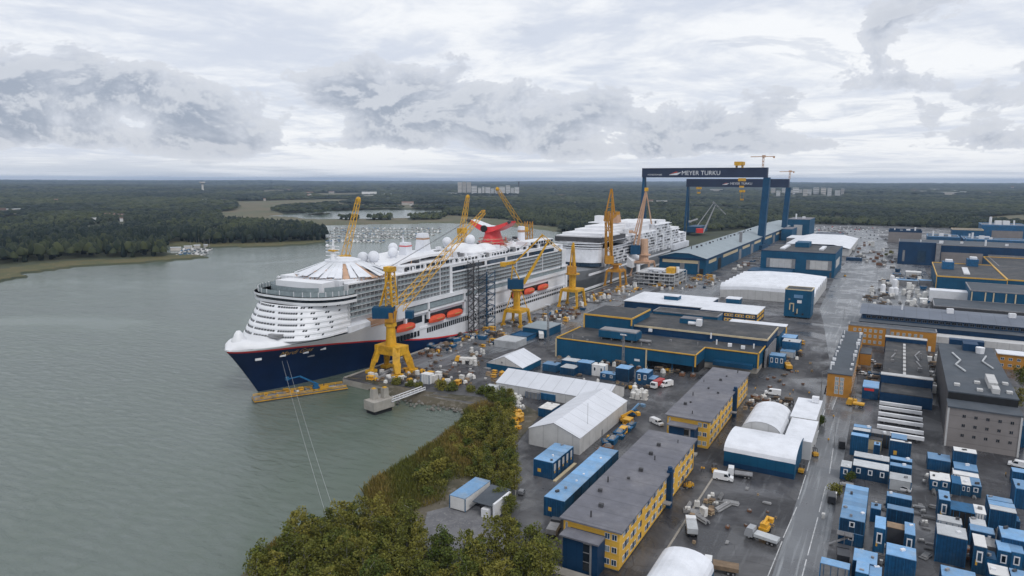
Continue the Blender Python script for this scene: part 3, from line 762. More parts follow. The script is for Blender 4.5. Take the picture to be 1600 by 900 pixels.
# long blue glass gallery and the open decks above it
for sd in (1, -1):
    mb = MB(); x = CX+sd*21.1
    for y0, y1 in ((291, 322), (324.5, 345), (347, 372), (374, 410)): mb.box(min(x, x-sd*2), max(x, x-sd*2), y0, y1, 37.95, 40.3)
    build_each(mb, 'glass_gallery', 'glass_blue', ship)
mb = MB()
for sd in (1, -1):
    x = CX+sd*21.4; a, b = sorted((x, x-sd*3))
    mb.box(a, b, 289, 416, 37.2, 37.95); mb.box(a, b, 289, 416, 40.3, 40.95); mb.box(a, b, 213, 288, 41.0, 41.6)
    for y in (323.2, 346, 373, 411): mb.box(a, b, y-1, y+1, 37.9, 40.3)
mb.box(CX-20.8, CX+20.8, 216, 424, 41.2, 41.7); mb.box(CX-15, CX+17.5, 254, 300, 41.7, 44.2); mb.box(CX-16, CX+16, 318, 350, 41.7, 44.6); mb.box(CX-15, CX+14, 352, 412, 41.7, 44.)
mb.box(CX+14, CX+19, 300, 352, 41.7, 43.4); mb.box(CX+9, CX+18.5, 380, 414, 44, 46.2)
build_each(mb, 'top_deck', 'ship_white', ship)
mb = MB()
for y in np.arange(256, 412, 4.2):
    if random.random() < .75: mb.box(CX+17.6, CX+17.95, y, y+2.8, 42.1, 43.6)
for y in np.arange(302, 350, 3.4): mb.box(CX+19., CX+19.15, y, y+2.2, 42., 43.2)
for y in np.arange(382, 412, 3.6): mb.box(CX+18.5, CX+18.7, y, y+2.4, 44.3, 45.7)
build_each(mb, 'deck_window', 'glass_dark', ship)
mb = MB()
rs = random.Random(5)
for k in range(150):
    y = rs.uniform(246, 418); x = CX+rs.uniform(-15, 19); s = rs.uniform(.8, 3.2)
    if abs(y-366) < 9 and abs(x-CX) < 10: continue
    zb = 44.2 if abs(x-CX) < 14 else 42.5
    mb.obox(x, y, zb-1, s*rs.uniform(.6, 1.6), s, 1+s*rs.uniform(.3, .9), rs.choice((0, 0, .4)), rs.choice((0, 0, 0, 1, 2)))
for k in range(60):
    y = rs.uniform(246, 418); x = CX+rs.uniform(-15, 20); mb.beam((x, y, 43), (x+rs.uniform(-2, 2), y+rs.uniform(-5, 5), 45.5+rs.uniform(0, 1.5)), .22, m=rs.choice((0, 1, 2, 3)))
build_each(mb, 'deck_fitting', ['ship_white', 'steel_mid', 'steel_dark', 'crane_beige'], ship)
# sloping platform with radar domes
mb = MB(); mb.loft([[(CX-14, y, z-1.2), (CX-14, y, z), (CX+13, y, z), (CX+13, y, z-1.2)] for y, z in ((244, 44.6), (256, 45.6), (266, 46.6), (282, 47.2), (296, 46.8), (306, 45.8))], close=True, cap=True); mb.build('sun_platform', 'ship_white', ship)
for nm, pts in (('radar_dome', [(-226, 252, 47.6, 2.7), (-221, 254, 48.0, 2.9), (-218, 265, 49.2, 2.6), (-222, 270, 51., 2.5), (-223, 319, 50.2, 2.7), (-217, 334, 50.6, 2.9)]),):
    for x, y, z, r in pts:
        mb = MB(); mb.sph((x, y, z), r, 14); mb.tube((x, y, z-r-2.4), (x, y, z-r*.7), r*.5, r*.55, 10); mb.build(nm, 'white_roof', ship, smooth=True)
mb = MB(); mb.obox(-219.5, 277, 46, 5.2, 5.2, 7.2, 0, 0, tx=.8, ty=.8); mb.tube((-221, 277, 53), (-221, 277, 57), .5, .15); mb.obox(-219.5, 277, 51.2, 4.7, 4.7, .5, 0, 1)
mb.build('ventilation_tower', ['white_roof', 'funnel_red'], ship)
mb = MB(); mb.obox(-219, 291, 45.5, 10, 12, 2.2, 0, 0, tx=.7, ty=.7); mb.obox(-219, 291, 47, 6.2, 6.2, 8.2, 0, 0, tx=.76, ty=.76); mb.obox(-219, 291, 55, 5, 5, 2.1, 0, 0, tx=.85, ty=.85); mb.obox(-219, 291, 53.8, 5.1, 5.1, .8, 0, 1)
mb.build('exhaust_casing', ['white_roof', 'tan_cover'], ship)
mb = MB(); mb.sph((-220, 333, 43.5), 13, 24, rz=5.0, lo=0.); mb.sph((-214, 345, 43.8), 7, 16, rz=4, lo=0.); mb.build('pool_dome', 'ship_white', ship, smooth=True)
# red winged funnel
fn = MB(); fr_ = MB()
rings = []
for z, rx, ry in ((44.5, 7.2, 9.2), (47.5, 6.0, 8.2), (50.5, 4.6, 7.2), (53.2, 4.0, 6.2), (55, 4.4, 5.8)):
    rings.append([(CX+rx*math.cos(t), 366+ry*math.sin(t), z) for t in [k*math.pi/8 for k in range(16)]])
fn.loft(rings, close=True, cap=True); fn.build('funnel', 'funnel_red', ship, smooth=True)
for sd in (1, -1):
    mb = MB()
    sec = [(0, 52.6, 56.2, 7.5), (4, 53.6, 56.6, 7.2), (8, 55.2, 57.9, 6.4), (12, 57.2, 59.3, 5.2), (14.5, 58.9, 60., 3.6)]
    mb.loft([[(CX+sd*x, 366-l, za), (CX+sd*x, 366-l*.8, zb), (CX+sd*x, 366+l*.8, zb), (CX+sd*x, 366+l, za)] for x, za, zb, l in sec], close=True, cap=True)
    w_ = mb.build('funnel_wing', 'funnel_red', ship)
    mb = MB(); mb.loft([[(CX+sd*x, 366-l*.7, zb+.12), (CX+sd*x, 366+l*.7, zb+.12)] for x, za, zb, l in sec]); mb.build('wing_top', 'white_roof', w_)
    mb = MB(); mb.tube((CX+sd*14, 361, 59.3), (CX+sd*15.4, 361, 60.2), 1.1, 1., 10); mb.build('exhaust_tip', 'steel_dark', w_)
mb = MB(); mb.tube((CX-2, 359.4, 55.2), (CX-2, 358.0, 55.2), 2.1, 2.1, 14); mb.build('funnel_emblem', 'opening_black', ship)
mb = MB()
for k in range(60):
    a = rs.uniform(-2.2, 1.2); x, y = CX+8.2*math.cos(a), 366+10*math.sin(a); z = rs.uniform(43.5, 48.5)
    mb.beam((x, y, z), (x+rs.uniform(-2.5, 2.5), y+rs.uniform(-2.5, 2.5), z+rs.uniform(-1, 1.6)), .3, m=rs.choice((0, 0, 1, 2)))
for z in (44.6, 46.8, 48.8): mb.loft([[(CX+8.3*math.cos(t), 366+10.2*math.sin(t), z+dz) for t in [k*math.pi/8 for k in range(16)]] for dz in (0, .35)], 0, close=True)
build_each(mb, 'scaffold', ['crane_beige', 'funnel_red', 'steel_mid'], ship)
mb = MB(); mb.tube((-222, 405, 44), (-222, 405, 54), 2.6, 2.3, 10); mb.tube((-222, 405, 50.2), (-222, 405, 51.6), 2.6, 2.55, 10, m=1); mb.build('aft_stack', ['white_roof', 'tan_cover'], ship)
# promenade: overhanging roof, glazed fronts, lifeboat recess, lower windows
mb = MB(); x1 = CX+21.
mb.box(x1-2, x1+1.6, 244, 302, 25.4, 27.2); mb.box(x1-2, x1+1.0, 302, 428, 25.8, 26.6); mb.box(x1-2, x1+1.3, 302, 430, 21.2, 23.2); mb.box(x1-2, x1+1.5, 244, 302, 20.8, 21.7); mb.box(x1-3, x1+1.5, 244, 250, 21.7, 25.4)
for y in (250, 268, 300): mb.box(x1-1, x1+1.5, y-.6, y+.6, 17, 25.5)
mb.box(x1-1.5, x1+.35, 262, 430, 12.6, 13.6); mb.box(x1-1.6, x1+.9, 428, 430.5, 0, 27); build_each(mb, 'promenade', 'ship_white', ship)
mb = MB(); mb.box(x1-1.8, x1+.9, 251, 299, 22.1, 24.9); mb.box(x1-1.8, x1+.5, 303, 426, 23.3, 25.6); build_each(mb, 'promenade_window', 'glass_rail', ship)
mb = MB(); mb.box(x1-1.5, x1+.12, 240, 264, 16.2, 19.4); mb.box(x1-1.5, x1+.12, 266, 300, 15.0, 19.2); mb.box(x1-1.5, x1+.12, 352, 402, 14.8, 18.6)
for y in np.arange(241, 262, 2.4): mb.box(x1-1, x1+.08, y, y+1.5, 9.6, 12.2)
for y in np.arange(268, 306, 1.9): mb.box(x1-1, x1+.08, y, y+1.2, 9.8, 12.2)
for y in np.arange(312, 426, 2.6): mb.box(x1-1, x1+.08, y, y+1.6, 8.2, 9.6); mb.box(x1-1, x1+.08, y, y+1.3, 11, 12)
build_each(mb, 'side_opening', 'glass_dark', ship)
mb = MB(); mb.hexa([(x1-6, 212, 21.6), (x1+.6, 212, 20.6), (x1+.6, 226, 20.6), (x1-6, 226, 21.6), (x1-6, 212, 25.8), (x1+.6, 212, 23.2), (x1+.6, 226, 23.2), (x1-6, 226, 25.8)], 0)
mb.hexa([(x1-6, 226, 21.6), (x1+.7, 226, 20.6), (x1+.7, 240, 20.6), (x1-6, 240, 21.6), (x1-6, 226, 25.9), (x1+.7, 226, 23.3), (x1+.7, 240, 23.3), (x1-6, 240, 25.9)], 1)
mb.hexa([(x1-6, 240, 21.6), (x1+.6, 240, 20.6), (x1+.6, 244.5, 20.6), (x1-6, 244.5, 21.6), (x1-6, 240, 26), (x1+.6, 240, 24), (x1+.6, 244.5, 24), (x1-6, 244.5, 26)], 0)
mb.build('promenade_cover', ['white_roof', 'tan_cover'], ship)
# ship's name on the bow in gold letters wrapped to the plating
def text_verts(s, size, shear=0., font_w=1.):
    cu = bpy.data.curves.new('t', 'FONT'); cu.body = s; cu.size = size; cu.shear = shear; cu.offset = .0; cu.resolution_u = 3
    ob = bpy.data.objects.new('t', cu); COL.objects.link(ob); bpy.context.view_layer.update()
    me = ob.evaluated_get(bpy.context.evaluated_depsgraph_get()).to_mesh()
    v = [(p.co.x, p.co.y) for p in me.vertices]; f = [tuple(p.vertices) for p in me.polygons]
    ob.to_mesh_clear(); bpy.data.objects.remove(ob); bpy.data.curves.remove(cu); return v, f
v, f = text_verts('Mardi Gras', 3.6, .35)
mb = MB(); x0 = min(p[0] for p in v); wd = max(p[0] for p in v)-x0
def plate(yy, z):
    s0 = stem(z); t = z/19.5; dk = 21.*min(1., max(0., (yy-s0)/46.))**.56; wl = 20.8*min(1., max(0., (yy-s0)/84.))**.72
    return CX+wl+(dk-wl)*t**1.7
for a, b in v:
    yy = 185.5+(a-x0)/wd*13.5; z = 14.9+b*.75; mb.v.append((plate(yy, z)+.12, yy, z))
mb.f = f; mb.m = [0]*len(f); mb.build('name_lettering', 'gold', ship)
for dy, lb in ((0, 'left one of the two pale mooring lines from the navy bow to the bank'), (1.6, 'right one of the two pale mooring lines from the navy bow to the bank')):
    mb = MB(); p, q_ = Vector((-208.8+dy*.6, 184.+dy, 13.8)), Vector((-101.5+dy*.8, 102.+dy, 4.2)); pts = [p.lerp(q_, k/12)-Vector((0, 0, 1.6*math.sin(math.pi*k/12))) for k in range(13)]
    for a, b in zip(pts, pts[1:]): mb.tube(a, b, .04, n=4)
    tag(mb.build('mooring_line', 'rope'), lb, 'mooring line', 'mooring lines')
# lifeboats: things hung along the side
def lifeboat(label, y0, y1, z=16.):
    t = thing('lifeboat', label, 'lifeboat', (x1+1.2, (y0+y1)/2, z), 'orange lifeboats hung along the ship side'); n = 9; rings = []; rings2 = []
    for k in range(n):
        s = -1+2*k/(n-1); y = (y0+y1)/2+(y1-y0)/2*s; w_ = max(.15, 1.9*(1-abs(s)**3.2)); h_ = 1.9*(1-.25*abs(s)**3)
        rings.append([(x1+1.2-w_, y, z+.3), (x1+1.2-w_*.7, y, z-h_*.7), (x1+1.2, y, z-h_*.85), (x1+1.2+w_*.7, y, z-h_*.7), (x1+1.2+w_, y, z+.3)])
        c_ = max(.1, 1.75*(1-abs(s)**4)); rings2.append([(x1+1.2-w_, y, z+.3), (x1+1.2-w_*.8, y, z+.3+c_*.8), (x1+1.2, y, z+.3+c_), (x1+1.2+w_*.8, y, z+.3+c_*.8), (x1+1.2+w_, y, z+.3)])
    MB().loft(rings, cap=True).build('hull', 'boat_orange', t); MB().loft(rings2, cap=True).build('canopy', 'boat_orange', t)
    mb = MB(); mb.box(x1+3.0, x1+3.12, (y0+y1)/2-2.5, (y0+y1)/2+2.5, z+.1, z+.5); mb.build('rubbing_strake', 'gold', t)
lifeboat('orange lifeboat nearest the bow, partly behind the near yellow crane', 243, 257)
lifeboat('orange lifeboat hung ahead of the glazed promenade, second from the bow', 268, 282)
lifeboat('orange lifeboat hung beside the dark stair tower, third from the bow', 283.5, 298)
lifeboat('orange lifeboat behind the column of the double jib crane, fourth from the bow', 352, 363)
lifeboat('orange lifeboat astern of the double jib crane, fifth from the bow', 367, 380)
lifeboat('orange lifeboat hung nearest the stern', 385, 400)
# dark stair towers between quay and ship side
def stair_tower(label, x, y, wx, wy, h, mat, lv):
    t = thing('stair_tower', label, 'stair tower', (x, y, GZ)); mb = MB()
    for a in (-1, 1):
        for b in (-1, 1): mb.beam((x+a*wx/2, y+b*wy/2, GZ), (x+a*wx/2, y+b*wy/2, GZ+h), .34)
    n = int(h/lv); p2 = MB()
    for k in range(n+1):
        z = GZ+k*lv; p2.box(x-wx/2, x+wx/2, y-wy/2, y-wy*.22, z-.08, z+.08); p2.box(x-wx/2, x+wx/2, y+wy*.22, y+wy/2, z-.08, z+.08)
        if k < n:
            s = 1 if k % 2 else -1
            p2.beam((x-.8, y-s*wy*.45, z), (x-.8, y+s*wy*.45, z+lv), 1., .15); mb.beam((x+wx/2, y-s*wy/2, z), (x+wx/2, y+s*wy/2, z+lv), .28); mb.beam((x-wx/2, y-wy/2, z), (x+wx/2, y-wy/2, z+lv), .28)
            mb.beam((x+wx/2, y-wy/2, z+1), (x+wx/2, y+wy/2, z+1), .15)
    mb.build('frame', mat, t); p2.build('stairs', 'steel_mid', t); return t
stair_tower('slender dark steel stair tower standing against the ship side', -196, 304.5, 3.6, 5.0, 40, 'steel_dark', 3.0)
stair_tower('broad blue grey stair tower against the ship side with cross braces', -196.5, 319, 5., 9, 33, 'crane_blue', 3.2)
# ================================================================ SECOND SHIP, FITTING OUT BEHIND
C2 = -224.
s2 = thing('unfinished_ship', 'white cruise ship still being fitted out, with a grey hull, moored astern of the first', 'cruise ship', (C2, 600, 0))
mb = MB(); rings = []
for Y, b, t in ((448, .2, 18.), (452, 5, 17.5), (458, 9.5, 17), (468, 14, 16.6), (482, 18, 16.4), (500, 20.5, 16.4), (540, 21, 16.4), (752, 21, 16.4)):
    bw = 21*min(1, max(0, (Y-452)/70))**.75
    rings.append([(C2-b, Y, t), (C2-(b*.6+bw*.4), Y, 9), (C2-max(.1, bw*.95), Y, 2), (C2-max(.1, bw*.9), Y, -2), (C2+max(.1, bw*.9), Y, -2), (C2+max(.1, bw*.95), Y, 2), (C2+b*.6+bw*.4, Y, 9), (C2+b, Y, t)])
mb.loft(rings, cap=True); mb.face([(r[0][0], r[0][1], r[0][2]-.1) for r in rings]+[(r[-1][0], r[-1][1], r[-1][2]-.1) for r in rings[::-1]])
mb.build('hull', 'hull_grey', s2, smooth=False)
mb = MB(); mb.box(C2+20.6, C2+21.25, 478, 752, 12.6, 14.2); mb.box(C2+20, C2+21.6, 468, 752, 2.4, 3.6); mb.build('rubbing_strip', 'ship_white', s2)
mb = MB(); mb.box(C2+9.6, C2+9.9, 470, 474, 9.5, 12.4); mb.obox(C2+12.5, 462, 9.4, 1.2, 5, 1.6, R(-35)); mb.build('anchor_pocket', 'opening_black', s2)
def arc2(y0, w_, dep, z, n=9): return [(C2+w_*math.sin(R(d)), y0+dep*(1-math.cos(R(d))), z) for d in np.linspace(-90, 90, n)]
mb = MB(); mb.loft([arc2(492, 21.5, 9, 20.6)+[(C2+21.5, 520, 20.6)], arc2(494, 21.3, 9, 31)+[(C2+21.3, 520, 31)]]); mb.face(arc2(494, 21.3, 9, 31)+[(C2+21.3, 620, 31), (C2-21.3, 620, 31)])
for z, y in ((31.4, 493.6), (33.2, 494.6), (35, 495.4)): mb.loft([arc2(y, 21.6, 9, z), arc2(y, 21.6, 9, z+.9), arc2(y+3, 20, 9, z+.9)])
mb.face(arc2(496, 21, 9, 35.9)+[(C2+21, 560, 35.9), (C2-21, 560, 35.9)])
mb.build('front_screen', 'white_roof', s2)
mb = MB(); mb.loft([arc2(491.4, 21.9, 9, 17.6), arc2(491.6, 21.9, 9, 20.5)]); mb.build('bridge_windows', 'glass_blue', s2)
mb = MB(); mb.box(C2-20.5, C2+19.5, 503, 560, 35.9, 39.6); mb.build('open_deck', 'steel_dark', s2)
mb = MB()
for (ya, yb, z0, z1_, xa, xb) in ((506, 548, 39.6, 40.6, -20.5, 19), (512, 560, 40.6, 42.4, -18, 17), (528, 570, 42.4, 44.6, -14, 15), (540, 575, 44.6, 46.6, -10, 13), (504, 640, 16.4, 31, -21, 18.8), (560, 640, 31, 38.2, -21, 19.5), (570, 628, 38.2, 43.2, -19, 18), (600, 660, 43.2, 46.4, -16, 16), (640, 690, 16.4, 43, -21, 19), (650, 684, 43, 45.6, -14, 16), (690, 722, 16.4, 36.6, -21, 19.4), (722, 744, 16.4, 30, -21, 19), (744, 752, 16.4, 24, -21, 19)):
    mb.box(C2+xa, C2+xb, ya, yb, z0, z1_)
build_each(mb, 'superstructure', 'ship_white', s2)
W, G2_ = MB(), MB(); rs = random.Random(9)
for ya, yb, za, zb in ((505, 560, 16.6, 31), (560, 640, 16.6, 37.8), (640, 690, 16.6, 42.5), (690, 722, 16.6, 36), (722, 744, 16.6, 29.6)):
    z = za
    while z < zb-2:
        W.box(C2+18.6, C2+21.2, ya, yb, z+2.1, z+2.5)
        y = ya
        while y < yb-2:
            l = rs.uniform(2.4, 5)
            if rs.random() < .45: G2_.box(C2+18.7, C2+19.62, y+.3, min(y+l-.5, yb), z+.2, z+1.9)
            if rs.random() < .2: W.box(C2+18.6, C2+21.2, y, y+.7, z, z+2.2)
            if rs.random() < .12: W.box(C2+18.6, C2+21., y, min(y+l, yb), z, z+2.2)
            y += l
        z += 2.6
for y in (600, 640, 664, 690, 722, 744): W.box(C2+18.5, C2+21.4, y-1.2, y+1.2, 16.4, 29 if y > 720 else 37)
for k in range(90):
    y = rs.uniform(506, 742); z = 36 if y < 570 else (43 if y < 690 else 31); x = C2+rs.uniform(-15, 17); s = rs.uniform(1, 4)
    W.obox(x, y, z-1, s, s*1.2, 2+s*rs.uniform(.3, 1.))
build_each(W, 'deck_block', 'ship_white', s2, 100); build_each(G2_, 'opening', 'pile_grey', s2)
mb = MB(); mb.obox(C2-6, 600, 46, 9, 10, 9, 0, 0, tx=.75, ty=.75); mb.build('funnel_casing', 'tan_cover', s2)
mb = MB(); mb.box(C2-22, C2-8, 575, 592, 46.6, 47.4); mb.box(C2-18, C2-12, 580, 588, 47.4, 53); mb.build('funnel_deck', 'ship_white', s2)
mb = MB(); mb.hexa([(-206, 560, 12), (-198, 560, 10), (-198, 605, 10), (-206, 605, 12), (-206, 560, 22), (-198, 560, 16), (-198, 605, 16), (-206, 605, 22)]); mb.build('side_cover', 'ship_white', s2)
mb = MB(); mb.box(-203, -199, 690, 745, 14, 20); mb.build('aft_ramp', 'white_roof', s2)
# ================================================================ CRANES
def portal_legs(t, c, w, h, top, mat, leg=1.6, girder=2., lattice_=False):
    for a in (-1, 1):
        for b in (-1, 1):
            mb = MB(); p, q_ = Vector((c.x+a*w/2, c.y+b*w/2, GZ)), Vector((c.x+a*top/2, c.y+b*top/2, GZ+h))
            if lattice_: mb.lattice(p+Vector((0, 0, 1)), q_, leg, .28)
            else: mb.beam(p+Vector((0, 0, 1.2)), q_, leg, leg, w2=leg*1.25)
            mb.box(p.x-leg*.7, p.x+leg*.7, p.y-leg*1.3, p.y+leg*1.3, GZ+.05, GZ+1.3); mb.build('leg', mat, t)
    mb = MB(); z = GZ+h
    for a in (-1, 1):
        mb.box(c.x+a*top/2-girder*.4, c.x+a*top/2+girder*.4, c.y-top/2-.6, c.y+top/2+.6, z-girder/2, z+girder/2)
        mb.box(c.x-top/2+girder*.41, c.x+top/2-girder*.41, c.y+a*top/2-girder*.4, c.y+a*top/2+girder*.4, z-girder/2+.01, z+girder/2-.01)
    mb.box(c.x-top/2, c.x+top/2, c.y-top/2, c.y+top/2, z+girder/2+.02, z+girder/2+.3); mb.build('portal_girder', mat, t)
    mb = MB(); 
    for k in range(5): mb.box(c.x+top/2+.5, c.x+top/2+.6, c.y-top/2, c.y+top/2, z+girder/2+.3, z+girder/2+.35)
    return z+girder/2+.3
def rails(mb, x0, x1, y0, y1, z, m=0):
    for zz_ in (.55, 1.1):
        for p, q_ in (((x0, y0), (x1, y0)), ((x1, y0), (x1, y1)), ((x1, y1), (x0, y1)), ((x0, y1), (x0, y0))): mb.beam((*p, z+zz_), (*q_, z+zz_), .09, m=m)
    for x in (x0, x1):
        for y in (y0, y1): mb.beam((x, y, z), (x, y, z+1.1), .1, m=m)
# crane 1: near yellow jib crane with heavy portal
c = Vector((-186.5, 224, 0))
t = thing('harbour_crane', 'tall yellow harbour crane on a heavy portal, nearest the bow, its long lattice jib raised', 'crane', (c.x, c.y, GZ), 'yellow quay cranes')
for a, b in ((-1, -1), (1, -1), (1, 1), (-1, 1)):
    mb = MB(); w_ = 3.0 if a > 0 else 2.2
    p0 = (c.x+a*7.2, c.y+b*5.0); p1 = (c.x+a*4.6, c.y+b*2.2)
    mb.obox(p0[0], p0[1], GZ+.05, 3.2, 4.2, 1.3, 0); mb.beam((p0[0], p0[1], GZ+1.3), (p0[0]*.55+p1[0]*.45, p0[1]*.7+p1[1]*.3, GZ+5.6), w_*.75, w_*.75, w2=w_*1.05); mb.beam((p0[0]*.55+p1[0]*.45, p0[1]*.7+p1[1]*.3, GZ+5.0), (p1[0], p1[1], GZ+11.6), w_*1.0, w_*1.0)
    mb.build('leg', 'crane_yellow', t)
mb = MB(); mb.box(c.x-6.2, c.x+6.6, c.y-3.6, c.y+3.6, GZ+8.4, GZ+12.2); mb.build('portal_girder', 'crane_yellow', t)
mb = MB(); mb.tube((c.x, c.y, GZ+12), (c.x, c.y, GZ+20.5), 2.35, 1.9, 12); mb.tube((c.x, c.y, GZ+20.5), (c.x, c.y, GZ+22), 2.6, 2.6, 12); mb.build('column', 'crane_yellow', t)
mb = MB(); mb.tube((c.x, c.y, GZ+22), (c.x, c.y, GZ+27), 2.3, 3., 12); mb.obox(c.x+1, c.y-1.6, GZ+22.6, 3.6, 3, 4.2, .4); mb.build('slewing_ring', 'crane_yellow_deep', t)
A = fp(583, 487, c.x, c.y-1); B = fp(616, 490, c.x, c.y-1)
mb = MB(); mb.obox((A.x+B.x)/2, (A.y+B.y)/2, A.z-2.6, (B-A).length, 5.0, 4.6, math.atan2(B.y-A.y, B.x-A.x)); mb.build('machinery_house', 'crane_blue', t)
mb = MB(); T = fp(609, 421, c.x, c.y); ft = fp(612, 478, c.x, c.y); s_ = Vector((_fh.y, -_fh.x, 0))
mb.lattice(ft, T, 3.6, .42, 8, w2=2.6)
for o_ in (-1, 1): mb.beam(fp(594, 478, c.x, c.y)+Vector((_fh.x, _fh.y, 0))*o_*1.4, T+Vector((_fh.x, _fh.y, 0))*o_*.6, .45)
mb.box(T.x-2.2, T.x+2.2, T.y-1.6, T.y+1.6, T.z-.8, T.z+1.2); mb.build('mast', 'crane_yellow', t)
mb = MB(); J0 = fp(622, 480, c.x, c.y); J1 = onX(756, 331, -199.5); 
mb.lattice(J0, J1, 3.8, .26, 24, w2=1.8); mb.obox(J1.x, J1.y, J1.z-.8, 1.5, 1.5, 1.8, .5); jb = mb.build('jib', 'crane_yellow', t)
mb = MB()
for o_ in (-.5, .5): mb.tube(T+Vector((0, o_, 1)), J0.lerp(J1, .96)+Vector((0, o_, 1)), .07, n=4); 
mb.build('stay_rope', 'steel_dark', jb)
mb = MB(); p = fp(640, 490, c.x, c.y); mb.obox(p.x, p.y, p.z-2, 3.2, 3, 3.2, .4); mb.build('driver_cab', 'crane_blue', t)
# crane 2: double link level luffing crane
def link_crane(label, bx, by, w, h, K, col, house, lat=True, grp='yellow quay cranes', zc=8):
    c = Vector((bx, by, 0)); t = thing('harbour_crane', label, 'crane', (bx, by, GZ), grp)
    z = portal_legs(t, c, w, h, w*.82, col, 1.15, 1.5)
    q = {k: fp(*v, bx, by) for k, v in K.items()}
    mb = MB(); top = q['cabB']
    mb.tube((bx, by, z), (bx, by, top.z), w*.17, w*.19, 10)
    if lat:
        for a in (-1, 1):
            for b in (-1, 1): mb.beam((bx+a*w*.38, by+b*w*.38, z), (bx+a*w*.16, by+b*w*.16, top.z-1), .4)
    mb.tube((bx, by, top.z-.7), (bx, by, top.z), w*.36, w*.36, 12); mb.build('column', col, t)
    mb = MB(); A, B = q['cabL'], q['cabR']; hgt__ = q['cabT'].z-top.z
    mb.obox((A.x+B.x)/2, (A.y+B.y)/2, top.z+.1, (B-A).length, w*.5, hgt__, math.atan2(B.y-A.y, B.x-A.x)); mb.build('machinery_house', house, t)
    sd = Vector((_fh.x, _fh.y, 0))
    if 'apex' in q:
        mb = MB()
        for o in (-1, 1): mb.beam(q['af1']+sd*o*1.6, q['apex']+sd*o*.7, .55); mb.beam(q['af2']+sd*o*1.6, q['apex']+sd*o*.7, .5)
        mb.build('tower_frame', col, t)
    if 'cw0' in q:
        mb = MB(); mb.beam(q['cw0'], q['cw1'], 1.9, 1.6); mb.obox(q['cw0'].x, q['cw0'].y, q['cw0'].z-1.2, 3.2, 2.2, 2.4, YAW); mb.build('counterweight', col, t)
    mb = MB()
    if K.get('_lat'): pass
    mb.beam(q['j0'], q['j1'], 2.1, 1.9, w2=1.0); mb.build('jib', col, t)
    if 'b0' in q:
        mb = MB(); mb.beam(q['b0'], q['b1'], .8, .8); mb.build('back_link', col, t)
    if 'f0' in q:
        mb = MB(); mb.lattice(q['f0'], q['f1'], 1.5, .3, 7, w2=.8); mb.build('fly_jib', col, t)
        mb = MB(); mb.tube(q['f1'], q['f1']-Vector((0, 0, 9)), .07, n=4); mb.tube(q['f1']-Vector((0, 0, 9)), q['f1']-Vector((0, 0, 10.5)), .45, .3, 6); mb.build('hook', 'steel_dark', t)
    return t
link_crane('yellow double jib crane with blue cab whose arms form a tall triangle amidships', -187.5, 337, 11.5, 8.5,
    dict(cabL=(793, 447), cabR=(818, 447), cabT=(805, 436), cabB=(805, 451), apex=(801, 415), af1=(799, 437), af2=(812, 437), cw0=(786, 413), cw1=(804, 410), j0=(818, 443), j1=(856, 378), b0=(804, 411), b1=(848, 367), f0=(845, 367), f1=(877, 392)), 'crane_yellow', 'crane_blue')
link_crane('smaller yellow crane on a splayed portal with plain round column and upright mast', -184.5, 407, 13, 11,
    dict(cabL=(886, 424), cabR=(900, 424), cabT=(893, 416), cabB=(893, 427), apex=(894, 383), af1=(891, 416), af2=(897, 416), j0=(897, 420), j1=(896, 379)), 'crane_yellow', 'crane_yellow_deep', lat=False)
t = link_crane('very tall yellow crane before the unfinished ship with a pale jib pointing up', -197+5, 506, 13, 12,
    dict(cabL=(945, 409), cabR=(958, 409), cabT=(951, 400), cabB=(951, 412), apex=(948, 331), af1=(947, 402), af2=(957, 402), cw0=(965, 333), cw1=(957, 341), j0=(955, 400), j1=(957, 300)), 'crane_yellow_deep', 'crane_yellow_deep')
mb = MB(); bx, by = -192, 506
mb.lattice(fp(951, 402, bx, by), fp(949, 330, bx, by), 4.2, .6, 9, w2=2.6); mb.beam(fp(944, 345, bx, by), fp(955, 295, bx, by), .9); mb.beam(fp(961, 340, bx, by), fp(956, 295, bx, by), .9)
for k in range(6): mb.beam(fp(945+k*1.7, 340-k*7.5, bx, by), fp(960-k*.7, 336-k*7, bx, by), .35)
mb.build('lattice_tower', 'crane_yellow_deep', t)
t = link_crane('beige crane with blue machinery house and tall pointed jib beside the pale roofed hall', -192, 573, 17, 12,
    dict(cabL=(984, 394), cabR=(999, 394), cabT=(991, 383), cabB=(992, 397), apex=(1010, 300), af1=(990, 384), af2=(1018, 350), j0=(995, 392), j1=(1010, 302), cw0=(986, 362), cw1=(994, 364), b0=(992, 362), b1=(1009, 298)), 'crane_beige', 'crane_blue', lat=False, grp='quay cranes')
bx, by = -192, 573; mb = MB(); p = fp(1010, 296, bx, by); mb.obox(p.x, p.y, p.z-1.5, 3, 2.4, 3, .5); mb.build('jib_head', 'crane_yellow', t)
mb = MB(); mb.tube((bx, by, GZ+12), (bx, by, GZ+32), 4.4, 3.4, 10); mb.build('round_tower', 'crane_beige', t)
link_crane('slim grey jib crane far behind the pale hall roof', -262, 872, 10, 9,
    dict(cabL=(1088, 362), cabR=(1098, 362), cabT=(1093, 357), cabB=(1093, 364), j0=(1098, 364), j1=(1118, 320), b0=(1090, 352), b1=(1116, 316), f0=(1114, 315), f1=(1134, 335), cw0=(1078, 346), cw1=(1090, 342)), 'crane_grey', 'stripe_red', lat=False, grp='quay cranes')
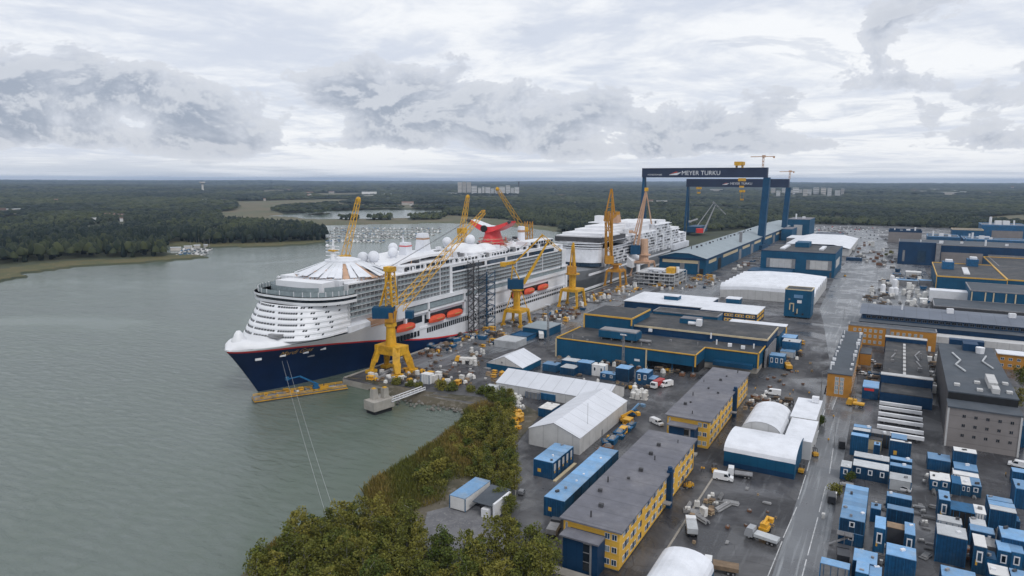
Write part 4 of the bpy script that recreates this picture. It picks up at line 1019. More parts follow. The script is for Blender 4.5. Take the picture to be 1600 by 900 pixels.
# lattice boom cranes standing on pontoons on the far side of the ship
def boom_crane(label, a, b, X, w=3., z0=None):
    p, q_ = onX(*a, X), onX(*b, X)
    t = thing('lattice_boom_crane', label, 'crane', (X, p.y, 0), 'lattice boom cranes beyond the ship')
    mb = MB(); mb.box(X-7, X+7, p.y-10, p.y+10, -.6, 1.6); mb.build('pontoon', 'steel_mid', t)
    mb = MB(); mb.lattice((X, p.y, 1.6), (X, p.y, p.z), w*1.3, .4); mb.build('tower', 'crane_yellow_deep', t)
    mb = MB(); mb.obox(X, p.y, p.z-1, 4, 6, 3.4); mb.build('machinery_house', 'crane_yellow', t)
    mb = MB(); mb.lattice(p, q_, w, .24, w2=w*.55); mb.sph(q_, 1.3, 8); mb.build('boom', 'crane_yellow', t)
boom_crane('lattice boom crane rising behind the forward canopy, leftmost of all cranes', (538, 406), (560, 311), -250)
boom_crane('lattice boom crane leaning right just left of the red funnel', (722, 362), (731, 307), -250)
boom_crane('lattice boom crane leaning left just right of the red funnel', (819, 360), (777, 295), -250)
t = thing('winch_tower', 'short yellow lattice tower rising behind the stern stack', 'crane', (-250, 415, 0)); p, q_ = onX(826, 372, -250), onX(826, 346, -250)
mb = MB(); mb.lattice((q_.x, p.y, 1.6), (q_.x, p.y, q_.z), 4.5, .5); mb.build('lattice_mast', 'crane_yellow_deep', t)
mb = MB(); mb.box(-256, -244, p.y-8, p.y+8, -.5, 1.6); mb.build('pontoon', 'steel_mid', t)
# ---------------------------------------------------------------- goliath gantry cranes
def letters(body, size, loc, parent, mat, nm='lettering', shear=0., w=None):
    v, f = text_verts(body, size, shear); x0 = min(p[0] for p in v); x1_ = max(p[0] for p in v); k = (w/(x1_-x0)) if w else 1
    mb = MB(); n = len(v); mb.v = [(loc[0]+(a-x0)*k, loc[1], loc[2]+b) for a, b in v]; mb.f = f; mb.m = [0]*len(f); return mb.build(nm, mat, parent)
def gantry(label, Y, xl, xr, z0, z1_, hw, legr, legl, mat, txt, trol, tow):
    t = thing('gantry_crane', label, 'gantry crane', (xr, Y, GZ), 'goliath gantry cranes over the dock')
    mb = MB(); mb.box(xl-2, xr+2.5, Y-hw, Y+hw, z0, z1_); mb.box(xl-2, xr+2.5, Y-hw-.5, Y+hw+.5, z1_, z1_+.5); mb.build('main_beam', 'gantry_navy', t)
    mb = MB(); zb = GZ+5
    mb.hexa([(xr-legr, Y-2.6, zb), (xr+legr*.5, Y-2.6, zb), (xr+legr*.5, Y+9, zb), (xr-legr, Y+9, zb), (xr-legr*.3, Y-hw+.5, z0-.03), (xr+legr*1.1, Y-hw+.5, z0-.03), (xr+legr*1.1, Y+hw, z0-.03), (xr-legr*.3, Y+hw, z0-.03)]); mb.build('rigid_leg', mat, t)
    mb = MB(); mb.box(xr-legr*1.6, xr+legr*.8, Y-20, Y+24, GZ, zb); mb.build('bogie', mat, t)
    for s in (-1, 1):
        mb = MB(); mb.beam((xl, Y+s*10, GZ+4), (xl, Y+s*1.5, z0), legl, legl*1.2); mb.build('pendulum_leg', mat, t)
    mb = MB(); mb.box(xl-4, xl+4, Y-15, Y+15, GZ, GZ+4); mb.build('bogie', mat, t)
    for x, dz, s in trol:
        mb = MB(); mb.box(x-s, x+s, Y-hw-3, Y+hw+3, z1_+dz, z1_+dz+s*.9) if dz >= 0 else mb.box(x-s, x+s, Y-hw-2.6, Y-hw-.55, z0+dz, z0+dz+s*.8)
        if dz >= 0:
            for a in (-1, 1): mb.box(x+a*s*.7-.4, x+a*s*.7+.4, Y-hw-.4, Y+hw+.4, z1_+.5, z1_+dz)
            mb.box(x-s*.6, x+s*.6, Y-hw-3.3, Y-hw-3.0, z1_+dz-.5, z1_+dz+.6)
        mb.build('trolley', 'crane_yellow', t)
        if dz < 0:
            mb = MB()
            for a in (-.6, .6): mb.tube((x+a*s, Y-hw-1.6, z0+dz), (x+a*s, Y-hw-1.6, z0+dz-abs(dz)*1.3), .12, n=4)
            mb.obox(x, Y-hw-1.6, z0+dz-abs(dz)*1.3-2, s*1.2, 1.4, 2.2); mb.build('hook_block', 'crane_yellow', t)
    x, hh_, jl, jr = tow
    mb = MB(); mb.lattice((x, Y, z1_+.5), (x, Y, z1_+hh_), 1.6, .4); mb.beam((x-jl, Y, z1_+hh_+.5), (x+jr, Y, z1_+hh_+.5), 1.0, .9); mb.box(x-1.6, x+2.4, Y-1, Y+1, z1_+hh_-.4, z1_+hh_+2.2); mb.box(x+jr-2, x+jr, Y-1, Y+1, z1_+hh_-1.4, z1_+hh_+1)
    mb.build('service_crane', 'crane_beige', t)
    yb = Y-hw-.06
    if txt:
        (a, s1, xa, za, w1), (xs, zs, k) = txt
        letters(a, s1, (xa, yb, za), t, 'white_paint', w=w1)
        mb = MB(); mb.face([(xs, yb, zs), (xs+14*k, yb, zs), (xs+21*k, yb, zs+4.6*k), (xs+11*k, yb, zs+3.0*k), (xs+1.5*k, yb, zs+.8*k)], 0); mb.face([(xs+1.6*k, yb-.03, zs+1.5*k), (xs+8.6*k, yb-.03, zs+4.2*k), (xs+12.6*k, yb-.03, zs+5.6*k), (xs+15.5*k, yb-.03, zs+4.6*k), (xs+9.6*k, yb-.03, zs+3.4*k)], 1); mb.build('emblem', ['white_paint', 'boat_orange'], t)
    return t
g1 = gantry('nearer navy goliath gantry crane with large white lettering and orange emblem', 881, -298, -146, 88.6, 100., 4.4, 5.2, 3.0, 'crane_blue', (('MEYER TURKU', 7.6, -247, 91.6, 48), (-264, 91.6, .78)), [(-177, 3.2, 5.), (-172, -4.5, 4.5)], (-149.5, 13, 15, 13))
letters('KONECRANES', 2.6, (-292, 881-4.4-.06, 91.2), g1, 'white_paint', w=19)
g2 = gantry('farther navy goliath gantry crane seen behind the first, with small white lettering', 1060, -288, -145, 75.2, 86.6, 4.2, 4.6, 2.6, 'crane_blue', (('MEYER TURKU', 4.6, -224, 78.8, 31), (-236, 78.6, .5)), [(-270, -3.5, 4), (-206, -7.5, 4)], (-142.5, 10.5, 14, 6))
for x, y, lb, g in ((-262, 960, 'blue', g2),):
    mb = MB(); mb.box(-282, -262, 1040, 1085, GZ+4.2, GZ+13); mb.build('equipment_house', 'crane_blue', g)
# ================================================================ BUILDINGS
WINM = {}
def window_mesh(w_, h_, frame, pane, axis):
    k = (w_, h_, frame, pane, axis)
    if k not in WINM:
        def bx(mb, a, b, c, d, t0, t1, m):
            if axis == 'X': mb.box(t0, t1, a, b, c, d, m)
            else: mb.box(a, b, -t1, -t0, c, d, m)
        mb = MB(); f = .09
        bx(mb, -w_/2, w_/2, 0, f, 0, .06, 0); bx(mb, -w_/2, w_/2, h_-f, h_, 0, .06, 0)
        for s in (-1, 1): bx(mb, min(s*w_/2, s*(w_/2-f)), max(s*w_/2, s*(w_/2-f)), f, h_-f, 0, .06, 0)
        bx(mb, -.04, .04, f, h_-f, 0, .055, 0); bx(mb, -w_/2+f, w_/2-f, f, h_-f, 0, .03, 1)
        WINM[k] = mb.mesh('window', [frame, pane])
    return WINM[k]
def windows(parent, pts, w_, h_, axis, frame='white_paint', pane='glass_blue', sgn=1):
    "axis X: on a face looking along +X (sgn=1) or -X; axis Y: on a face looking along -Y"
    for p in pts:
        me = window_mesh(w_, h_, frame, 'glass_rail' if pane == 'glass_blue' and random.random() < .25 else pane, axis)
        o = bpy.data.objects.new('window', me); COL.objects.link(o); o.parent = parent
        o.location = Vector(p)-parent.location
        if axis == 'X' and sgn < 0: o.rotation_euler = (0, 0, math.pi)
def flat_roof(t, x0, x1, y0, y1, z, mat='roof_black', trim=None, par=.5, over=0., th=.35, open_=()):
    MB().box(x0-over, x1+over, y0-over, y1+over, z, z+th).build('roof', mat, t)
    if trim:
        mb = MB(); e = .12
        if 'f' not in open_: mb.box(x0-e, x1+e, y0-e, y0+.45, z+.02, z+par+th)
        if 'b' not in open_: mb.box(x0-e, x1+e, y1-.45, y1+e, z+.02, z+par+th)
        if 'l' not in open_: mb.box(x0-e, x0+.45, y0+.46, y1-.46, z+.02, z+par+th)
        if 'r' not in open_: mb.box(x1-.45, x1+e, y0+.46, y1-.46, z+.02, z+par+th)
        mb.build('roof_edge', trim, t)
def vents(t, pts, z, mat='steel_mid', s=.9):
    for i, (x, y) in enumerate(pts):
        mb = MB(); k = s*(.7+.6*random.random())
        if i % 3 == 0: mb.tube((x, y, z), (x, y, z+k*1.5), k*.22, k*.22, 6)
        else: mb.obox(x, y, z, k, k*.8, k*.8, .1)
        mb.build('roof_vent', mat, t)
def hall(name, label, cat, x0, x1, y0, y1, h, wall='blue_cladding', roof='roof_black', trim='yellow_trim', corner=None, z0=GZ, group=None, par=.5, over=0.):
    t = thing(name, label, cat, ((x0+x1)/2, (y0+y1)/2, z0), group)
    MB().box(x0, x1, y0, y1, z0-.3, z0+h).build('wall', wall, t)
    flat_roof(t, x0, x1, y0, y1, z0+h, roof, trim, par, over)
    if corner:
        for x in (x0, x1):
            mb = MB(); mb.box(x-.22, x+.22, y0-.14, y0+.2, z0, z0+h); mb.build('corner_trim', corner, t)
    return t
def panel(t, name, mat, axis, c, a0, a1, z0, z1_, d=.12, label=None):
    "flat panel, door or opening standing a little proud of a wall"
    mb = MB()
    if axis == 'X': mb.box(min(c, c+d), max(c, c+d), a0, a1, z0, z1_)
    else: mb.box(a0, a1, c-d, c, z0, z1_)
    return mb.build(name, mat, t, label=label)
# --- the two yellow office blocks
def office(label, y0, y1, n):
    x0, x1, h = -59.2, -46.2, 8.8; t = thing('office_block', label, 'office building', ((x0+x1)/2, (y0+y1)/2, GZ), 'yellow office blocks')
    MB().box(x0, x1, y0, y1, GZ+.35, GZ+h).build('wall', 'yellow_wall', t)
    MB().box(x0+.3, x1-.3, y0+.3, y1-.3, GZ-.2, GZ+.34).build('base', 'concrete', t)
    mb = MB(); mb.box(x0-.7, x1+.75, y0-.8, y1+.7, GZ+h+.25, GZ+h+.6); mb.build('roof', 'roof_grey', t)
    mb = MB(); mb.box(x0-.2, x1+.2, y0-.25, y1+.2, GZ+h, GZ+h+.24); mb.build('eaves', 'dark_blue_cladding', t)
    s = (y1-y0-3)/n; pts = []
    for fl in range(3):
        z = GZ+1.15+fl*2.88; b_ = MB()
        k = 0
        while k < n:
            ya = y0+1.5+k*s
            if k % 11 == 5: k += 1; continue
            pts.append((x1, ya+s*.5, z)); k += 1
        for k in range(0, n, 1):
            if k % 11 == 5 or k % 2: continue
            ya = y0+1.5+k*s+s; panel(t, 'spandrel_panel', 'dark_blue_cladding', 'X', x1, ya-s*.24, ya+s*.24, z, z+1.4, .035)
    windows(t, pts, 1.25, 1.4, 'X')
    windows(t, [(x1-d, y0, GZ+1.15+fl*2.88) for fl in range(3) for d in (1.1, 2.7)], 1.2, 1.4, 'Y')
    windows(t, [(x0+.75, y0, GZ+1.15+fl*2.88) for fl in range(3)], .5, 1.4, 'Y')
    tw = MB(); tw.box(-57.4, -49.4, y0-4.2, y0-.02, GZ-.2, GZ+7.4); tw = tw.build('stair_tower', 'dark_blue_cladding', t)
    mb = MB(); mb.box(-58, -49.0, y0-4.8, y0-.9, GZ+7.4, GZ+7.75); mb.build('tower_roof', 'roof_grey', tw)
    mb = MB(); mb.box(-52.6, -51.2, y0-4.28, y0-4.19, GZ+.8, GZ+7.1); mb.build('tower_glazing', 'glass_dark', tw)
    mb = MB(); [mb.box(-52.6, -51.2, y0-4.34, y0-4.285, GZ+z, GZ+z+.16) for z in (2.8, 4.9, 6.9)]; mb.box(-51.1, -50.7, y0-4.4, y0-4.2, GZ, GZ+7.3); build_each(mb, 'mullion', 'steel_mid', tw)
    for y in (y0+(y1-y0)*.57,):
        mb = MB(); mb.box(x1+.0, x1+1.3, y-.8, y+.8, GZ, GZ+h+1.2); mb.tube((x1+.6, y, GZ+h+1.2), (x1+.6, y, GZ+h+2.), .6, .6, 8); mb.build('service_shaft', 'dark_blue_cladding', t)
    mb = MB(); mb.box(x1+.05, x1+2., y0+(y1-y0)*.5, y0+(y1-y0)*.5+2, GZ+2.5, GZ+2.7); mb.build('door_canopy', 'steel_mid', t)
    mb = MB(); mb.box(-60, -48, y0-7.5, y0-4.9, GZ, GZ+.5); mb.build('entrance_platform', 'concrete', t)
    vents(t, [(-54+random.uniform(-4, 5), y0+4+k*(y1-y0-8)/9+random.uniform(-2, 2)) for k in range(10)], GZ+h+.6, 'steel_dark', .8)
    return t
office('yellow three storey office block nearest the viewer, grey roof and blue stair tower', 128, 188, 23)
office('yellow three storey office block behind the nearest one, beside the blue workshop hall', 205, 267, 23)
# --- tents
def gable_tent(label, x0, x1, y0, y1, ev, rg, axis='Y', wall='tent_wall', roof='white_fabric', hipfront=False, group='white tents'):
    t = thing('storage_tent', label, 'tent', ((x0+x1)/2, (y0+y1)/2, GZ), group); mb = MB(); z0, ze, zr = GZ-.1, GZ+ev, GZ+rg
    mr = MB(); o = .35
    if axis == 'Y':
        xm = (x0+x1)/2
        mb.face([(x0, y0, z0), (x1, y0, z0), (x1, y0, ze), (xm, y0, zr), (x0, y0, ze)]); mb.face([(x0, y1, z0), (x1, y1, z0), (x1, y1, ze), (xm, y1, zr), (x0, y1, ze)])
        for x in (x0, x1): mb.face([(x, y0, z0), (x, y1, z0), (x, y1, ze), (x, y0, ze)])
        n = max(4, int((y1-y0)/5.2)); 
        for s in (-1, 1):
            rings = []
            for k in range(n*2+1):
                y = y0-.2+(y1-y0+.4)*k/(n*2); sg = .16 if k % 2 else 0.
                xe = x1+.15 if s > 0 else x0-.15
                rings.append([(xe, y, ze-.1), (xe, y, ze+.05), ((xe+xm)/2, y, (ze+zr)/2+.05-sg), (xm, y, zr+.06)])
            mr.loft(rings)
    else:
        ym = (y0+y1)/2
        mb.face([(x0, y0, z0), (x0, y1, z0), (x0, y1, ze), (x0, ym, zr), (x0, y0, ze)]); mb.face([(x1, y0, z0), (x1, y1, z0), (x1, y1, ze), (x1, ym, zr), (x1, y0, ze)])
        for y in (y0, y1): mb.face([(x0, y, z0), (x1, y, z0), (x1, y, ze), (x0, y, ze)])
        n = max(4, int((x1-x0)/5.2))
        for s in (-1, 1):
            rings = []
            for k in range(n*2+1):
                x = x0-.2+(x1-x0+.4)*k/(n*2); sg = .14 if k % 2 else 0.
                ye = y1+.15 if s > 0 else y0-.15
                rings.append([(x, ye, ze-.1), (x, ye, ze+.05), (x, (ye+ym)/2, (ze+zr)/2+.05-sg), (x, ym, zr+.06)])
            mr.loft(rings)
    mb.build('wall', wall, t); mr.build('roof', roof, t, smooth=False)
    return t
t = gable_tent('large white gabled tent with ribbed roof beside the blue cabin rows', -96.5, -79, 181.5, 222.5, 5.3, 8.6)
panel(t, 'door', 'steel_mid', 'X', -79, 199, 200.2, GZ, GZ+2.2, .06)
mb = MB(); mb.tube((-81, 192, GZ+5.6), (-81, 192, GZ+13), .06, n=5); mb.build('mast', 'steel_mid', t)
t = gable_tent('long low white tent lying crosswise behind the large gabled tent', -133.5, -87.5, 223.5, 243, 3.6, 7.0, 'X', roof='white_fabric_x')
panel(t, 'door', 'white_paint', 'X', -87.5, 231, 234.5, GZ, GZ+3.2, .06)
t = gable_tent('small white tent with blue skirt walls near the quay', -154, -136, 249.5, 267, 2.6, 6.6, wall='blue_cladding', roof='white_fabric')
mb = MB(); mb.face([(-153.9, 249.42, GZ+2.6), (-136.1, 249.42, GZ+2.6), (-145, 249.42, GZ+6.6)]); mb.build('gable', 'tent_wall', t); mb = MB(); mb.tube((-146, 249.3, GZ+3.9), (-146, 249.15, GZ+3.9), .45, n=8); mb.build('vent', 'steel_mid', t)
def arch_tent(label, x0, x1, y0, y1, ev, rg, axis='Y', wall='tent_wall', roof='white_fabric', n=12, name='storage_tent', rib=0., group='white tents', flat=.8):
    t = thing(name, label, 'tent', ((x0+x1)/2, (y0+y1)/2, GZ), group); A, B = (x0, x1) if axis == 'Y' else (y0, y1); C, D = (y0, y1) if axis == 'Y' else (x0, x1)
    def arc(c, dz=0.):
        out = []
        for k in range(n+1):
            a = math.pi*k/n; u = (A+B)/2-math.cos(a)*(B-A)/2*1.0; z = GZ+ev+(rg-ev)*math.sin(a)**flat+dz
            out.append((u, c, z) if axis == 'Y' else (c, u, z))
        return out
    K = max(3, int((D-C)/2.6)); rings = [arc(C-.15+(D-C+.3)*k/K, -rib if k % 2 else 0.04) for k in range(K+1)]
    MB().loft(rings).build('roof', roof, t)
    mb = MB()
    for c in (C, D): mb.face(([(A, c, GZ-.1)]+arc(c)+[(B, c, GZ-.1)]) if axis == 'Y' else ([(c, A, GZ-.1)]+arc(c)+[(c, B, GZ-.1)]))
    for u in (A, B): mb.face([(u, C, GZ-.1), (u, D, GZ-.1), (u, D, GZ+ev), (u, C, GZ+ev)] if axis == 'Y' else [(C, u, GZ-.1), (D, u, GZ-.1), (D, u, GZ+ev), (C, u, GZ+ev)])
    mb.build('wall', wall, t); return t
t = arch_tent('blue walled shed with curved white roof beside the parking yard', -39.3, -20, 195.5, 214, 4.5, 7.6, 'X', wall='blue_cladding', roof='white_roof', name='storage_shed', group='curved roof sheds', flat=.75)
panel(t, 'base_band', 'dark_blue_cladding', 'Y', 195.5, -39.2, -20.1, GZ, GZ+1.5, .05)
arch_tent('ribbed white barrel tent behind the blue walled shed', -39, -26.2, 215.5, 238, 3.2, 8.2, rib=.22, roof='white_roof')
def boxtent(label, x0, x1, y0, y1, e0, e1, group='white tents'):
    t = thing('storage_tent', label, 'tent', ((x0+x1)/2, (y0+y1)/2, GZ), group)
    MB().hexa([(x0, y0, GZ-.1), (x1, y0, GZ-.1), (x1, y1, GZ-.1), (x0, y1, GZ-.1), (x0, y0, GZ+e0), (x1, y0, GZ+e0), (x1, y1, GZ+e1), (x0, y1, GZ+e1)]).build('wall', 'tent_wall', t)
    mb = MB(); n = 5
    for k in range(n):
        ya, yb = y0+(y1-y0)*k/n, y0+(y1-y0)*(k+1)/n; za, zb = GZ+e0+(e1-e0)*k/n, GZ+e0+(e1-e0)*(k+1)/n
        mb.face([(x0-.15, ya, za+.06), (x1+.15, ya, za+.06), (x1+.15, yb, zb+.06), (x0-.15, yb, zb+.06)])
    mb.build('roof', 'white_roof', t); return t
boxtent('square white tent with sloping roof by the road, front one of two', -25.2, -17.6, 212, 229.5, 5.6, 6.6)
t = boxtent('square white tent by the road, rear and taller one of two', -26, -18.4, 231, 251, 6.4, 7.2)
mb = MB(); mb.box(-21.4, -19.2, 247, 249, GZ+7.3, GZ+9.2); mb.build('roof_box', 'white_paint', t)
arch_tent('white barrel tent with blue end wall at the bottom edge of the picture', -38.4, -27.4, 104, 132.5, 3.6, 7.0, wall='blue_cladding', roof='white_roof')
# corrugated white tents, stepped roof
t = thing('storage_hall', 'wide white fabric hall with many parallel scalloped bays', 'tent', (-76, 530, GZ)); mr = MB(); mb = MB(); n = 7
for k in range(n):
    ya, yb = 494+k*11.5, 494+(k+1)*11.5; x0, x1_ = -108+k*.3, -45.5; zr = 8.6
    rings = []
    for j in range(9):
        a = math.pi*j/8; y = (ya+yb)/2-math.cos(a)*(yb-ya)/2; z = GZ+5.2+4.8*math.sin(a)**.8
        rings.append([(x0-.3, y, z), (x0+18, y, z+1.4), (x1_-20, y, z+1.4), (x1_+.3, y, z)])
    mr.loft(rings)
    for x in (x0, x1_): mb.face([(x, ya, GZ), (x, yb, GZ)]+[(x, (ya+yb)/2+math.cos(math.pi*j/8)*(yb-ya)/2, GZ+5.2+4.8*math.sin(math.pi*j/8)**.8) for j in range(9)])
mb.face([(-108, 494, GZ), (-45.5, 494, GZ), (-45.5, 494, GZ+5.2), (-62, 494, GZ+6.6), (-90, 494, GZ+6.6), (-108, 494, GZ+5.2)]); mb.build('wall', 'tent_wall', t); mr.build('roof', 'white_roof', t)
# --- big blue workshop complex with yellow edges
t = thing('workshop_hall', 'large blue workshop hall with black flat roofs and yellow roof edges', 'workshop', (-92, 310, GZ))
z1h = 9.6
MB().box(-136.5, -92.5, 284, 313, GZ-.3, GZ+7.9+.6).build('wall', 'blue_cladding', t)
MB().box(-92.5+.01, -71, 284.02, 313, GZ+4.0, GZ+8.5).build('wall', 'blue_cladding', t)
MB().box(-92.5, -71, 290, 313, GZ-.3, GZ+4.01).build('recess', 'opening_black', t)
MB().box(-71+.01, -48.2, 300, 345, GZ+2.6, GZ+8.48).build('wall', 'blue_cladding', t)
MB().box(-70.9, -48.5, 300.3, 345, GZ-.3, GZ+2.61).build('wall', 'concrete', t)
MB().box(-136.3, -48.4, 313, 345, GZ, GZ+8.46).build('inner_block', 'dark_blue_cladding', t)
mb = MB(); mb.box(-136.5, -71, 284, 313, GZ+8.5, GZ+8.8); mb.box(-71+.01, -48.2, 300, 317, GZ+8.5, GZ+8.79); mb.build('roof', 'roof_black', t)
mb = MB(); zt, zb_ = GZ+9.3, GZ+8.1
for p, q_ in (((-136.6, 283.9), (-71, 283.9)), ((-70.9, 283.9), (-70.9, 300)), ((-70.9, 299.9), (-48.1, 299.9)), ((-48.1, 299.9), (-48.1, 338)), ((-136.6, 283.9), (-136.6, 312))):
    mb.box(min(p[0], q_[0])-.2, max(p[0], q_[0])+.2, min(p[1], q_[1])-.2, max(p[1], q_[1])+.2, zt-.45, zt)
mb.build('roof_edge', 'yellow_trim', t)
for x, y, z0 in ((-136.6, 283.9, 0), (-92.5, 283.85, 0), (-70.9, 283.9, 4), (-48.1, 299.9, 2.6)): MB().box(x-.3, x+.3, y-.3, y+.05, GZ+z0, zt-.46).build('corner_trim', 'cream_trim' if z0 == 0 else 'yellow_trim', t)
for x in (-81, -72.0, -49.4): MB().box(x-.25, x+.25, 284.4, 284.9, GZ, GZ+4).build('column', 'crane_blue', t)
MB().box(-66.5, -50, 296.5, 299.7, GZ+2.5, GZ+4.3).build('canopy', 'crane_blue', t)
MB().box(-135, -110, 313.1, 341, GZ+8.4, GZ+15.3).build('wall', 'blue_cladding', t); MB().box(-135, -110, 313.1, 341, GZ+15.3, GZ+15.6).build('roof', 'roof_black', t)
mb = MB()
for p, q_ in (((-135.1, 313), (-109.9, 313)), ((-109.9, 313.2), (-109.9, 341))): mb.box(p[0]-.2, q_[0]+.2, p[1]-.2, q_[1]+.2, GZ+15.2, GZ+16.0)
mb.build('roof_edge', 'yellow_trim', t)
MB().box(-135.3, -134.7, 312.7, 313.05, GZ+8.8, GZ+15.1).build('corner_trim', 'yellow_trim', t); MB().box(-110.3, -109.6, 312.7, 313.05, GZ+12.2, GZ+15.1).build('corner_trim', 'yellow_trim', t)
MB().box(-110, -47.4, 316, 346, GZ+8.4, GZ+11.6).build('wall', 'dark_blue_cladding', t); MB().box(-110, -47.4, 316, 346, GZ+11.6, GZ+11.9).build('roof', 'roof_black', t)
mb = MB()
for p, q_ in (((-109.5, 315.9), (-47.3, 315.9)), ((-47.3, 316.2), (-47.3, 346))): mb.box(p[0]-.2, q_[0]+.2, p[1]-.2, q_[1]+.2, GZ+11.5, GZ+12.3)
mb.build('roof_edge', 'cream_trim', t)
MB().box(-47.5, -46.9, 312, 340, GZ, GZ+8).build('door', 'steel_mid', t)
mb = MB(); mb.box(-119, -100.5, 293, 300.5, GZ+9.8, GZ+13.0); pl = mb.build('plant_room', 'blue_cladding', t); mb = MB(); mb.box(-118.6, -101, 293.4, 300, GZ+13.0, GZ+13.5); mb.build('plant_roof', 'steel_mid', pl)
mb = MB(); [mb.box(x, x+.5, 293.5, 300, GZ+8.8, GZ+9.81) for x in (-118, -113, -108, -103)]; build_each(mb, 'support', 'steel_mid', pl)
mb = MB(); mb.tube((-99.8, 296, GZ+9.6), (-94.5, 296.5, GZ+9.6), .7, n=8); mb.build('duct', 'steel_mid', t)
mb = MB(); mb.box(-92, -82, 333, 340, GZ+11.9, GZ+14.2); pl = mb.build('plant_room', 'blue_cladding', t); mb = MB(); mb.box(-91.8, -82.2, 333.2, 339.8, GZ+14.2, GZ+14.5); mb.build('plant_roof', 'roof_grey', pl)
mb = MB(); mb.tube((-87, 331, GZ+12.8), (-81, 331.5, GZ+12.8), .9, n=8); mb.box(-83, -80.6, 330, 333, GZ+11.9, GZ+15); mb.build('duct', 'white_paint', t)
vents(t, [(-130, 288), (-126, 291), (-122, 287), (-97, 290), (-94, 292), (-88, 305), (-75, 303)], GZ+8.8); vents(t, [(-68, 309), (-62, 308.5), (-56, 307), (-52, 310)], GZ+8.8, 'white_paint', 1.9); vents(t, [(-72, 314.9), (-101, 314.9)], GZ+10, 'white_paint', 1.4)
panel(t, 'sign', 'white_paint', 'Y', 284, -98, -95.5, GZ+3, GZ+4, .06)
# blue strip building behind it and the dark roofs
t = hall('workshop_hall', 'narrow blue building with a row of small windows behind the big workshop', 'workshop', -118, -82, 372, 384, 8.8, trim='steel_mid', par=.3)
windows(t, [(-116+k*3.1, 372, GZ+5.6) for k in range(11)], 1.3, 1.1, 'Y')
hall('workshop_hall', 'low black roofed workshop between the big hall and the white roofed offices', 'workshop', -125, -47, 348, 371.5, 7.2, trim=None)
hall('lean_to', 'low dark annexe at the quay side end of the workshop', 'workshop', -134, -125.4, 348, 392, 6.2, trim=None)
# low offices with white roof and yellow window bands
t = thing('office_building', 'low two storey office with white roof and yellow window bands', 'office building', (-100, 425, GZ))
MB().box(-99, -67.5, 405, 432, GZ-.2, GZ+6.2).build('wall', 'dark_blue_cladding', t); MB().box(-99.5, -67, 404.5, 432.5, GZ+6.2, GZ+6.6).build('roof', 'white_roof', t)
for fl in range(2):
    for k in range(5): panel(t, 'window_band', 'yellow_wall', 'Y', 405, -97.8+k*6.1, -97.8+k*6.1+5.2, GZ+1.0+fl*2.8, GZ+2.7+fl*2.8, .08)
    for k in range(3): panel(t, 'window_band', 'yellow_wall', 'X', -67.5, 407+k*8, 413.5+k*8, GZ+1.0+fl*2.8, GZ+2.7+fl*2.8, .08)
windows(t, [(-96.6+k*6.1+d, 404.92, GZ+1.25+fl*2.8) for fl in range(2) for k in range(5) for d in (0, 1.9, 3.4)], 1.1, 1.1, 'Y', pane='glass_dark')
t = thing('office_building', 'long white roofed office wing with a small blue rooftop house, farther from the road', 'office building', (-122, 440, GZ))
MB().box(-150, -100, 412, 452, GZ-.2, GZ+5.8).build('wall', 'dark_blue_cladding', t); MB().box(-150.5, -99.6, 411.6, 452.4, GZ+5.8, GZ+6.2).build('roof', 'white_roof', t)
for (xa, xb, ya, yb) in ((-129, -120, 428, 436),):
    MB().box(xa, xb, ya, yb, GZ+6.2, GZ+8.6).build('rooftop_house', 'blue_cladding', t); MB().box(xa-.3, xb+.3, ya-.3, yb+.3, GZ+8.6, GZ+9).build('house_roof', 'white_roof', t)
t = hall('rooftop_cabin', 'small blue cabin with white roof standing between the low offices and white tents', 'cabin', -91, -83, 434, 442, 9.2, roof='white_roof', trim=None, over=.3)
t = hall('workshop_hall', 'low white roofed strip building with yellow end beside the road', 'workshop', -78, -49, 372, 392, 4.6, wall='yellow_wall', roof='white_roof', trim=None, over=.4)
# scaffolded blue block
t = hall('ship_section', 'tall blue ship section standing on blocks by the road', 'ship section', -57.2, -42.2, 438, 452, 16.0, trim='cream_trim', par=.2, z0=GZ+1.2)
mb = MB(); [mb.box(x, x+1.4, 438.5, 451, GZ, GZ+.9) for x in (-56.5, -50.5, -44)]; build_each(mb, 'support', 'steel_dark', t)
for (xa, xb, za, zb, mt) in ((-52, -47, 12.5, 14.5, 'cabin_light'), (-50, -47.5, 9.5, 11.3, 'white_paint'), (-54.3, -53.7, 5, 9, 'cream_trim'), (-54, -51.6, 8.6, 9.3, 'cream_trim'), (-52.2, -51.6, 4, 9, 'cream_trim'), (-50, -49.4, 3, 6, 'cream_trim'), (-47, -46, 2.4, 3.4, 'opening_black'), (-51, -50, 2.2, 3.2, 'opening_black'), (-55, -54, 11, 12, 'steel_mid')): panel(t, 'fitting', mt, 'Y', 438, xa, xb, GZ+za, GZ+zb, .3)
